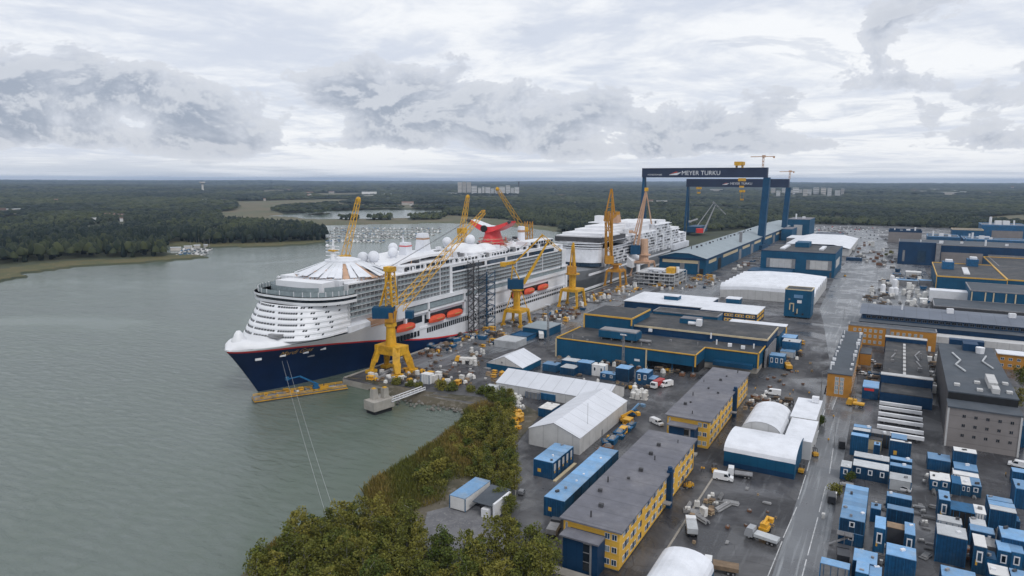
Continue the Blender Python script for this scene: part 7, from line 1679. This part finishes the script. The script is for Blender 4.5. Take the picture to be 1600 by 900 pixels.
goods([(1060, 850), (1075, 800), (1160, 760), (1225, 790), (1190, 860)], 16, 'scattered on the parking yard', ['crate', 'plate_stack', 'scrap_bin'], smin=.3, smax=.6)
goods([(1172, 610), (1262, 600), (1275, 565), (1200, 585)], 12, 'at the road crossing by the workshop', ['crate', 'rack', 'scrap_bin'], smin=.4, smax=.8)
goods([(880, 600), (985, 615), (1040, 610), (1000, 600), (900, 585)], 16, 'between the long low tent and the blue cabins', ['crate', 'white_sack', 'rack'], smin=.5, smax=.9)
goods([(1240, 610), (1262, 600), (1270, 560), (1255, 560)], 0, 'x')
goods([(1205, 582), (1250, 560), (1258, 535), (1252, 530)], 14, 'beside the workshop corner cabins at the road', ['crate', 'white_sack', 'rack', 'steel_cradle'])
goods([(1355, 415), (1400, 420), (1390, 390), (1350, 380), (1335, 390)], 34, 'at the wide crossing beyond the storage yard', ['plate_stack', 'machine_part', 'white_cabinet', 'scrap_bin'], smin=1.2, smax=2.6)
goods([(1320, 380), (1345, 410), (1352, 405), (1335, 378)], 14, 'beside the far white fabric hall', ['plate_stack', 'machine_part'], smin=1.4, smax=2.4)
for lb, nl, nr, d, zt, wl, rf in (('long blue roofed low shelter in the open storage yard, left one', (1398, 437), (1435, 439), 8, 4, 'steel_mid', 'cabin_light'), ('long blue roofed low shelter in the open storage yard, right one', (1437, 438), (1456, 439), 8, 4, 'steel_mid', 'cabin_light'), ('flat white tented shelter behind the blue roofed ones', (1415, 425), (1440, 426), 12, 4, 'tent_wall', 'cabin_white'), ('dark blue long container beside the far white fabric hall', (1322, 402.5), (1347, 403), 4, 3.4, 'cabin_dark', 'cabin_dark'), ('small white hut before the white shed on the right', (1437, 467), (1450, 468), 6, 4, 'cabin_white', 'cabin_white')): pxcab(lb, nl, nr, d, zt, wall=wl, roof=rf, group='shelters in the storage yard')
for k, (x, y, h) in enumerate(((1379, 460, 7), (1393, 447, 8), (1397, 458, 10), (1392, 463, 6), (1399, 463, 6))):
    p = at(x, y); t = thing('silo', f'white silo standing in the open storage yard, {ORD[k]} from the left', 'silo', (p.x, p.y, GZ), 'white silos'); mb = MB(); mb.tube((p.x, p.y, GZ+1.5), (p.x, p.y, GZ+h), 1.7, 1.7, 12); mb.tube((p.x, p.y, GZ+h), (p.x, p.y, GZ+h+.8), 1.7, .5, 12); mb.build('drum', 'white_paint', t); mb = MB(); [mb.beam((p.x+a, p.y+b, GZ), (p.x+a, p.y+b, GZ+1.5), .3) for a in (-1.1, 1.1) for b in (-1.1, 1.1)]; build_each(mb, 'leg', 'steel_mid', t)
for k, u in enumerate(np.linspace(-15, 14, 16)):
    q_ = bl(u, random.uniform(-2, 2)); kd = random.choice(('steel_cradle', 'machine_part', 'crate', 'yellow_drum', 'pipe_bundle', 'steel_cradle')); o = bpy.data.objects.new(kd, PROTO[kd][0]); COL.objects.link(o); o.location = (q_.x, q_.y, 1.06); s = random.uniform(.5, .9); o.scale = (s,)*3; o.rotation_euler = (0, 0, a_+random.choice((0, 1.57))); tag(o, f'{PROTO[kd][1]} on the deck of the work barge', PROTO[kd][1], 'gear on the work barge')
# light masts
def light_mast(label, px, py, h):
    p = at(px, py); t = thing('light_mast', label, 'light mast', (p.x, p.y, GZ), 'light masts'); mb = MB(); mb.lattice(p, p+Vector((0, 0, h)), .9, .14, int(h/1.6), w2=.5); mb.build('mast', 'steel_mid', t)
    mb = MB(); mb.box(p.x-1.4, p.x+1.4, p.y-.5, p.y+.5, GZ+h, GZ+h+.2); mb.build('platform', 'steel_mid', t); mb = MB(); [mb.box(p.x+k*.7-.22, p.x+k*.7+.22, p.y-.8, p.y-.5, GZ+h+.2, GZ+h+.7) for k in (-1.5, -.5, .5, 1.5)]; build_each(mb, 'floodlight', 'white_paint', t)
light_mast('steel lattice light mast on the quay left of the workshop', 856, 546, 22)
light_mast('steel lattice light mast against the front wall of the workshop', 973, 580, 16)
light_mast('slim light mast at the edge of the open storage yard', 1370, 480, 18)
def lamp(label, px, py, h=8):
    p = at(px, py); t = thing('street_lamp', label, 'street lamp', (p.x, p.y, GZ), 'street lamps'); mb = MB(); mb.tube(p, p+Vector((0, 0, h)), .12, .07, 6); mb.build('pole', 'steel_mid', t); mb = MB(); mb.beam(p+Vector((0, 0, h)), p+Vector((1.4, 0, h+.3)), .1); mb.box(p.x+1, p.x+1.8, p.y-.15, p.y+.15, GZ+h+.2, GZ+h+.4); mb.build('lamp_head', 'steel_mid', t)
for lb, x, y in (('street lamp at the road beside the orange end walled building', 1283, 610), ('street lamp at the road left of the grey roofed cabins', 1303, 700), ('street lamp at the road beside the blue ship section', 1318, 500), ('street lamp by the wide crossing', 1370, 432), ('street lamp beside the square white tents', 1288, 668)): lamp(lb, x, y)
# people: one continuous skinned body, a dozen copies
def person_mesh():
    me = bpy.data.meshes.new('person'); V = [(0, 0, .95), (0, 0, 1.2), (0, 0, 1.42), (0, .01, 1.55), (0, .03, 1.68), (.1, 0, .88), (.12, .08, .5), (.12, 0, .08), (.13, .14, .05), (-.1, 0, .88), (-.12, -.1, .5), (-.12, -.2, .1), (-.13, -.06, .05), (.2, 0, 1.4), (.27, -.05, 1.13), (.28, .06, .9), (-.2, 0, 1.4), (-.27, .05, 1.13), (-.28, .14, .92)]
    E = [(0, 1), (1, 2), (2, 3), (3, 4), (0, 5), (5, 6), (6, 7), (7, 8), (0, 9), (9, 10), (10, 11), (11, 12), (2, 13), (13, 14), (14, 15), (2, 16), (16, 17), (17, 18)]
    RR_ = [.15, .15, .16, .06, .11, .1, .07, .05, .045, .1, .07, .05, .045, .075, .055, .04, .075, .055, .04]
    me.from_pydata(V, E, []); ob = bpy.data.objects.new('person', me); COL.objects.link(ob)
    md = ob.modifiers.new('s', 'SKIN'); sk = me.skin_vertices[0].data
    for i, r in enumerate(RR_): sk[i].radius = (r, r*.85)
    sk[0].use_root = True; ob.modifiers.new('u', 'SUBSURF').levels = 1; bpy.context.view_layer.update()
    out = bpy.data.meshes.new_from_object(ob.evaluated_get(bpy.context.evaluated_depsgraph_get())); bpy.data.objects.remove(ob)
    out.materials.clear()
    for k in ('person_cloth', 'machine_yellow', 'skin'): out.materials.append(MATS[k])
    for p in out.polygons:
        z = p.center.z; p.material_index = 2 if z > 1.52 else (1 if .98 < z and abs(p.center.x) < .5 else 0)
    return out
PM = person_mesh()
for lb, x, y, r in (('person in dark trousers and yellow jacket walking down the middle of the road', 1294, 692, 10), ('person in yellow jacket walking on the crossing, left of a pair', 1243, 584, 170), ('person in yellow jacket walking on the crossing, right of a pair', 1246.5, 584.5, 175), ('person in yellow jacket at the road corner before the orange end wall', 1264, 618, 30), ('person in yellow jacket walking behind the white van on the side lane', 1234, 620, 80), ('person in yellow jacket walking ahead of the others on the side lane', 1239, 614, 80), ('person in yellow jacket near the office block stair, left of a pair', 1096, 737, 40), ('person in yellow jacket near the office block stair, right of a pair', 1099.5, 737.5, 60), ('person in yellow jacket standing in the lane right of the cabin park', 1571, 746, 90), ('person in yellow jacket standing beside the second office block', 1180, 611, 20), ('person in yellow jacket walking on the road by the kerb of the square white tents', 1302, 655, 0)):
    p = at(x, y); o = bpy.data.objects.new('person', PM); COL.objects.link(o); o.location = (p.x, p.y, GZ+.02); o.rotation_euler = (0, 0, R(r)); tag(o, lb, 'person', 'people walking in the yard')
# ================================================================ BOATS, HOUSES AND THE FAR TOWN
def boat_mesh(kind):
    mb = MB(); l = 4.2
    mb.loft([[(-w_, y, 1.0), (-w_*.7, y, .0), (w_*.7, y, .0), (w_, y, 1.0)] for y, w_ in ((-l, 1.1), (-l*.3, 1.4), (l*.4, 1.15), (l, .1))], 0, cap=True); mb.face([(-1.1, -l, 1.), (1.1, -l, 1.), (1.4, -l*.3, 1.), (1.15, l*.4, 1.), (.1, l, 1.), (-.1, l, 1.), (-1.15, l*.4, 1.), (-1.4, -l*.3, 1.)], 0)
    if kind == 0: mb.obox(0, -.3, 1, 1.7, 3, .9, 0, 1, tx=.8, ty=.7); mb.tube((0, .6, 1.4), (0, .6, 11), .12, .08, 5, 2)
    elif kind == 1: mb.obox(0, 0, 1, 1.9, 3.4, 1.3, 0, 0, tx=.8, ty=.75); mb.obox(0, .2, 1.5, 1.95, 2.6, .5, 0, 1, tx=.9, ty=.9)
    else: mb.obox(0, -1, 1, 2.2, 4.4, .8, 0, 1, tx=.7, ty=.8)
    return mb.mesh('boat', ['house_white', 'car_dark' if kind != 2 else 'cabin_blue', 'steel_mid'])
BM = [boat_mesh(k) for k in range(3)]; BN = ['white sailing boat with bare mast', 'white motor boat', 'white boat under a blue cover']
def pontoon(px0, py0, px1, py1, n, lab, grp, plab):
    a, b = at(px0, py0, 0), at(px1, py1, 0); d = (b-a).normalized(); s = Vector((-d.y, d.x, 0)); L_ = (b-a).length
    mb = MB(); mb.beam(a+Vector((0, 0, .3)), b+Vector((0, 0, .3)), 2.4, .5); o = mb.build('pontoon', 'concrete'); tag(o, plab, 'pontoon', 'marina pontoons')
    for k in range(n):
        for sd in (-1, 1):
            if random.random() < .12: continue
            i = random.choice((0, 0, 1, 1, 2)); p = a+d*(L_*(k+.5)/n)+s*(sd*6.)
            o = bpy.data.objects.new('moored_boat', BM[i]); COL.objects.link(o); o.location = (p.x, p.y, -.15); o.rotation_euler = (0, 0, math.atan2(s.y, s.x)-math.pi/2+(math.pi if sd > 0 else 0)+random.uniform(-.08, .08)); k_ = random.uniform(.8, 1.5); o.scale = (k_,)*3
            tag(o, f'{BN[i]} {lab}', 'boat', grp)
for k, (x0, y0, x1_, y1, n) in enumerate(((512, 377.5, 600, 378.5, 15), (512, 371, 660, 372.5, 24), (515, 366, 680, 367.5, 24), (514, 361.5, 690, 363, 22), (520, 357.5, 690, 358.5, 20))):
    pontoon(x0, y0, x1_, y1, n, 'in the crowded marina across the river', 'boats in the river marina', f'long floating pontoon of the river marina, {ORD[k]} from the viewer')
for k, (x0, y0, x1_, y1, n) in enumerate(((276, 399, 322, 398.5, 7), (276, 392.5, 330, 391.5, 8))): pontoon(x0, y0, x1_, y1, n, 'in the small harbour on the wooded left shore', 'boats in the small harbour', f'short pontoon of the small wooded harbour, {"nearer" if k == 0 else "farther"} one')
def zland(x, y, z=6.):
    for _ in range(4): p = at(x, y, z); z = float(hills(np.array([p.x]), np.array([p.y]))[0])
    return at(x, y, z)
def block(name, label, cat, px0, px1, pyt, pyb, wall='house_white', roof='house_roof', pitched=True, group=None, depth=.7, win=0):
    p = zland((px0+px1)/2, pyb); dd = (p-CAM); dist = dd.length; w_ = (px1-px0)*dist/F; h = (pyb-pyt)*dist/F; rz = math.atan2(dd.y, dd.x)-math.pi/2; d = max(8, w_*depth)
    t = thing(name, label, cat, (p.x, p.y, p.z), group); mb = MB(); k = .7 if pitched else 1.
    c_, s_ = math.cos(rz), math.sin(rz); q = lambda u, v_, z: (p.x+u*c_-v_*s_, p.y+u*s_+v_*c_, p.z+z)
    mb.obox(p.x, p.y, p.z-3, w_, d, h*k+3, rz); mb.build('wall', wall, t); mb = MB()
    if pitched: 
        a, b = w_/2+.4, d/2+.4
        mb.face([q(-a, -b, h*k), q(a, -b, h*k), q(a, 0, h), q(-a, 0, h)]); mb.face([q(-a, b, h*k), q(a, b, h*k), q(a, 0, h), q(-a, 0, h)]); mb.face([q(-a, -b, h*k), q(-a, b, h*k), q(-a, 0, h)]); mb.face([q(a, -b, h*k), q(a, b, h*k), q(a, 0, h)])
    else: mb.obox(p.x, p.y, p.z+h, w_+.6, d+.6, max(.6, h*.03), rz)
    mb.build('roof', roof, t)
    for j in range(win):
        mb = MB(); z0 = h*(j+.35)/win; mb.hexa([q(-w_*.46, -d/2-.3, z0), q(w_*.46, -d/2-.3, z0), q(w_*.46, -d/2+.1, z0), q(-w_*.46, -d/2+.1, z0), q(-w_*.46, -d/2-.3, z0+h/win*.4), q(w_*.46, -d/2-.3, z0+h/win*.4), q(w_*.46, -d/2+.1, z0+h/win*.4), q(-w_*.46, -d/2+.1, z0+h/win*.4)]); mb.build('window_band', 'steel_mid', t)
    return t
HS = [h for h in HS[:-3]]; HS.sort(key=lambda h: (h[0]+h[1]))
nl = [h for h in HS if h[0] < 660]; nr = [h for h in HS if h[0] >= 660]
BIG = 'first second third fourth fifth sixth seventh eighth ninth tenth'.split()
for side_, L_ in (('left of the funnel', nl), ('right of the funnel', nr)):
    for k, h in enumerate(L_):
        fl = len(h) > 4; r_ = (len(L_)-1-k); nth = f'{ORD[k]} from the left' if k < 30 else f'{ORD[r_]} from the right'
        block('house' if not fl else 'flat_block', f'pale {"flat block" if fl else "pitched house"} in the woods {side_}, {nth}', 'house' if not fl else 'building', *h[:4], wall=random.choice(('house_white', 'house_wall')), roof='house_roof' if not fl else 'cabin_grey', pitched=not fl, group='houses in the far woods')
for k, (a, b, t_, c_) in enumerate(((268, 281, 386, 389), (289, 299, 384, 387), (304, 312, 382.5, 386), (319, 324, 382, 385))): block('boat_shed', f'white boat shed at the small wooded harbour, {ORD[k]} from the left', 'shed', a, b, t_, c_, wall='house_wall', roof='cabin_grey', group='boat sheds')
# slab towers on the skyline
for k, (a, b, c_) in enumerate(((715.5, 721.5, 285.5), (722.5, 728.5, 285), (729.5, 736, 285.5))): block('tower_block', f'brownish tower slab on the skyline left of the funnel, {ORD[k]} from the left', 'tower block', a, b, c_, 304, wall='house_wall', roof='cabin_grey', pitched=False, group='skyline tower slabs', win=9)
for k, (a, b, c_, d_) in enumerate(((737, 745, 291, 305), (747, 752, 294, 305), (753.5, 757, 292.5, 305), (758.5, 766, 293, 305), (767, 772, 295, 305), (773, 779, 294, 305), (780, 789, 292.5, 305), (790.5, 797, 290.5, 305), (798, 803, 294, 305), (804, 811, 293, 305), (700, 715, 301.5, 304.5))): block('flat_block', f'white apartment block in the skyline cluster beside the tower slabs, {ORD[k]} counted', 'apartment block', a, b, c_, d_, wall='house_white', roof='cabin_grey', pitched=False, group='skyline apartment blocks', win=6)
block('chimney', 'dark chimney at the right end of the skyline apartment cluster', 'chimney', 809.6, 811.6, 285, 304, wall='steel_dark', roof='steel_dark', pitched=False)
kk = 0
for x in (1205, 1213, 1222, 1232, 1239, 1247, 1255, 1262, 1271, 1283, 1293, 1305, 1314):
    w_ = random.uniform(4, 9); tp = random.uniform(294, 299); block('flat_block', f'pale block of the distant town right of the gantry legs, {ORD[kk]} from the left', 'apartment block', x, x+w_, tp, 303.5+random.uniform(0, 3), wall='house_white' if kk % 3 else 'house_wall', roof='cabin_grey', pitched=False, group='distant town blocks', win=4); kk += 1
p = zland(317, 300); t = thing('water_tower', 'slim water tower with wide head rising above the woods on the left', 'water tower', p); dist = (p-CAM).length/F
mb = MB(); mb.tube(p-Vector((0, 0, 4)), p+Vector((0, 0, 11*dist)), 1.5*dist, 1.2*dist, 12); mb.build('shaft', 'house_wall', t); mb = MB(); mb.tube(p+Vector((0, 0, 11*dist)), p+Vector((0, 0, 13*dist)), 1.4*dist, 4.0*dist, 14); mb.tube(p+Vector((0, 0, 13*dist)), p+Vector((0, 0, 14.2*dist)), 4.*dist, 3.6*dist, 14); mb.build('tank', 'house_wall', t)
# ================================================================ TREES, REEDS AND BUSHES ON THE BANK
def leafy(seed, h, rad, n, slim=1.):
    rs = random.Random(seed); tr = MB(); cr = MB(); ends = []
    tr.tube((0, 0, -.4), (0, 0, h*.5), .17, .11, 7, caps=False); tr.tube((0, 0, h*.5), (rs.uniform(-.3, .3), rs.uniform(-.3, .3), h*.92), .11, .03, 6, caps=False)
    for k in range(9):
        z = h*(.22+.66*k/9); a = k*2.4+rs.uniform(-.4, .4); r_ = rad*(1-.55*abs(z/h-.5))*rs.uniform(.6, 1.); e = Vector((math.cos(a)*r_*.75, math.sin(a)*r_*.75, z+h*.1)); tr.tube((0, 0, z), e, .06, .02, 5, caps=False); ends.append((e, r_*.6))
    ends += [(Vector((rs.uniform(-.3, .3), rs.uniform(-.3, .3), h*f)), rad*.5*(1.25-f*.8)) for f in (.35, .5, .65, .8, .92)]
    for e, r_ in ends:
        for j in range(n):
            d = Vector((rs.gauss(0, 1), rs.gauss(0, 1), rs.gauss(0, 1))).normalized()*r_*rs.uniform(.45, 1.12); d.z *= .9
            c_ = e+d; s = rs.uniform(.14, .32); u = Vector((rs.gauss(0, 1), rs.gauss(0, 1), rs.gauss(0, .6))).normalized(); v_ = u.cross(Vector((rs.gauss(0, 1), rs.gauss(0, 1), rs.gauss(0, 1)))).normalized()
            cr.face([c_-u*s, c_+v_*s*.7, c_+u*s, c_-v_*s*.7])
    return tr.mesh('trunk', ['birch_bark']), cr.mesh('crown', ['thicket_leaves'])
TV = [leafy(3, 9, 3.0, 95), leafy(8, 10.5, 2.7, 90), leafy(14, 7.5, 2.8, 95), leafy(21, 8.5, 3.1, 95), leafy(33, 11.5, 2.2, 80)]
BV = [leafy(41, 3.2, 1.9, 70), leafy(47, 2.4, 2.1, 70)]
def zbank(x, y): return GZ
def tree(x, y, label, group, s=1., V=TV, name='birch_tree', z=1.8):
    tm, cm = random.choice(V); t = thing(name, label, 'tree' if V is TV else 'bush', (x, y, z), group, random.uniform(0, 6.28)); t.scale = (s, s, s*random.uniform(.9, 1.15))
    for nm, me in (('trunk', tm), ('crown', cm)):
        o = bpy.data.objects.new(nm, me); COL.objects.link(o); o.parent = t
def fill(poly, gap, z=1.8):
    P_ = [tuple(at(x, y, z)[:2]) for x, y in poly]; xs = [p[0] for p in P_]; ys = [p[1] for p in P_]; out = []
    for _ in range(9000):
        x, y = random.uniform(min(xs), max(xs)), random.uniform(min(ys), max(ys))
        if inside(np.array([x]), np.array([y]), P_)[0] and all((x-a)**2+(y-b)**2 > gap*gap for a, b in out): out.append((x, y))
    return out
def pix(x, y, z=1.8):
    d = Vector((x, y, z))-CAM; w_ = d.dot(FW); return 800+F*d.dot(RT)/w_, 450-F*d.dot(UP)/w_
pts = fill([(392, 925), (430, 895), (480, 868), (500, 845), (560, 838), (640, 842), (668, 872), (720, 892), (790, 885), (830, 872), (862, 912), (868, 985), (780, 1040), (600, 1060), (420, 1010)], 2.9)
pts.sort(key=lambda p: pix(*p)[1]); rows = [pts[i:i+24] for i in range(0, len(pts), 24)]
for ri, row in enumerate(rows):
    row.sort(key=lambda p: pix(*p)[0])
    for k, (x, y) in enumerate(row): tree(x, y, f'leafy tree in the bottom thicket, {ORD[ri]} row from the water, {ORD[k]} from the left', 'trees of the thicket at the bottom edge', random.uniform(.72, 1.12))
pts = fill([(783, 632), (797, 628), (802, 690), (806, 790), (812, 850), (798, 856), (780, 800), (760, 770), (748, 745), (768, 700)], 3.1); pts.sort(key=lambda p: pix(*p)[1])
for k, (x, y) in enumerate(pts): tree(x, y, f'slender tree between reed bed and yard edge, {ORD[k] if k < 30 else "last"} counted from the water end', 'trees along the yard edge', random.uniform(.55, .95))
for k, (x, y) in enumerate(((655, 606), (690, 610), (706, 612), (735, 613), (752, 617), (765, 622), (772, 628), (620, 602), (640, 605))):
    p = at(x, y, 2.); tree(p.x, p.y, f'green bush on the rocky slope below the quay, {ORD[k]} as planted along it', 'bushes on the rocky slope', random.uniform(.9, 1.5), BV, 'bush', 1.7)
p = at(1345, 757); 
for lb, x, y in (('green bush at the road corner of the grey roofed cabins', 1327, 750), ('green bush by the road at the big container block', 1306, 772), ('green bush beside the square white tents', 1282, 664)): p = at(x, y); tree(p.x, p.y, lb, 'bushes in the yard', .9, BV, 'bush', GZ)
for lb, x, y, s in (('dark tree at the right picture edge below the yellow building', 1597, 610, 1.3), ('second tree at the right picture edge behind the grey block', 1590, 640, 1.), ('small tree group bush at the crossing beside the long dark blue hall', 1392, 398, 1.4), ('bushy tree beside the crossing, left of the long dark blue hall', 1385, 400, 1.2)): p = at(x, y); tree(p.x, p.y, lb, 'trees in the yard', s, TV if y > 450 else BV, 'leafy_tree' if y > 450 else 'bush', GZ)
pts = fill([(640, 745), (700, 695), (735, 662), (760, 640), (785, 645), (775, 700), (765, 755), (700, 748), (680, 790)], 4.2)[:34]; pts.sort(key=lambda p: pix(*p)[0])
rows = [pts[:17], pts[17:]]
for ri, row in enumerate(rows):
    for k, (x, y) in enumerate(row): tree(x, y, f'low shrub standing in the {"left" if ri == 0 else "right"} half of the reed bed, {ORD[k]} from the left', 'shrubs in the reed bed', random.uniform(.8, 1.5), BV, 'shrub', 1.3)
# reeds: uncountable
def blades(poly, n, name, h0, h1, wd, mat, z=.9):
    P_ = [tuple(at(x, y, z)[:2]) for x, y in poly]; lo, hi = np.min(P_, 0), np.max(P_, 0)
    q_ = rng.uniform(lo, hi, (n*4, 2)); q_ = q_[inside(q_[:, 0], q_[:, 1], P_)][:n]; m_ = len(q_)
    a = rng.uniform(0, 6.28, m_); h_ = rng.uniform(h0, h1, m_)*(.75+.5*patch(q_[:, 0]*14, q_[:, 1]*14)); w_ = rng.uniform(.5, 1.3, m_)*wd; lx, ly = rng.normal(0, .25, m_)*h_, rng.normal(0, .25, m_)*h_
    bz = np.full(m_, .1)+1.5*rng.uniform(0, .6, m_); c_, s_ = np.cos(a)*w_, np.sin(a)*w_
    co_ = np.stack([np.stack([q_[:, 0]-c_, q_[:, 1]-s_, bz], 1), np.stack([q_[:, 0]+c_, q_[:, 1]+s_, bz], 1), np.stack([q_[:, 0]+c_*.5+lx, q_[:, 1]+s_*.5+ly, bz+h_], 1), np.stack([q_[:, 0]-c_*.5+lx, q_[:, 1]-s_*.5+ly, bz+h_], 1)], 1).reshape(-1, 3)
    tint = np.repeat(np.clip(patch(q_[:, 0]*9, q_[:, 1]*9)*1.6-.4+rng.normal(0, .2, m_), 0, 1), 4)
    tag(npmesh(name, co_, np.arange(m_*4).reshape(-1, 4), [mat], tint=tint), kind='stuff')
blades([(568, 772), (596, 748), (656, 711), (701, 680), (731, 653), (724, 650), (736, 640), (755, 634), (788, 640), (790, 700), (775, 765), (745, 750), (702, 762), (694, 792), (640, 806), (600, 815), (585, 800)], 42000, 'reed_bed', 1.6, 2.8, .16, 'reed_blades')
blades([(402, 905), (412, 868), (440, 846), (480, 838), (520, 838), (500, 870), (450, 900), (420, 930)], 8000, 'reed_bed', 1.4, 2.4, .16, 'reed_blades')
blades([(600, 815), (660, 812), (668, 860), (730, 890), (830, 860), (870, 900), (860, 1000), (420, 1000), (470, 880), (560, 830)], 16000, 'undergrowth', .8, 1.8, .25, 'thicket_leaves')
blades([(800, 640), (804, 700), (812, 850), (790, 850), (755, 760), (770, 690), (785, 630)], 7000, 'undergrowth', .8, 1.8, .25, 'thicket_leaves')
blades([(590, 604), (640, 600), (700, 602), (790, 622), (785, 634), (735, 618), (660, 610)], 5000, 'undergrowth', .4, 1.1, .2, 'reed_blades', 1.6)
def stones(n):
    out = []
    for k in range(n):
        bm = bmesh.new(); bmesh.ops.create_icosphere(bm, subdivisions=1, radius=1); s = random.random()*40
        for v in bm.verts: v.co *= 1+.5*mnoise.noise(v.co*1.3+Vector((s, 0, 0))); v.co.z *= .65
        me = bpy.data.meshes.new('boulder'); bm.to_mesh(me); bm.free(); me.materials.append(MATS['rock']); out.append(me)
    return out
SM = stones(5)
for k in range(90):
    u = random.random(); x, y = at(590+u*150, 612+u*22+random.uniform(0, 16), .5)[:2]; o = bpy.data.objects.new('boulder', random.choice(SM)); COL.objects.link(o); s = random.uniform(.3, .95); o.location = (x, y, .3+random.uniform(0, .5)); o.scale = (s, s*random.uniform(.7, 1.2), s); o.rotation_euler = (0, 0, random.uniform(0, 6)); tag(o, 'grey boulder on the rocky waterside slope below the quay', 'boulder', 'boulders on the rocky slope')
# ================================================================ AIR
mb = MB(); mb.box(-25000, 25000, -4500, 27000, -5.5, 150)
hz = mb.build('haze', 'rope'); hm = bpy.data.materials.new('haze'); hm.use_nodes = True; nn = hm.node_tree.nodes; nn.remove(nn['Principled BSDF'])
pv = nn.new('ShaderNodeVolumePrincipled'); pv.inputs['Density'].default_value = 5.6e-5; pv.inputs['Color'].default_value = (.56, .73, 1., 1); pv.inputs['Anisotropy'].default_value = .2
hm.node_tree.links.new(pv.outputs[0], nn['Material Output'].inputs['Volume']); hz.data.materials.clear(); hz.data.materials.append(hm); tag(hz, kind='stuff')
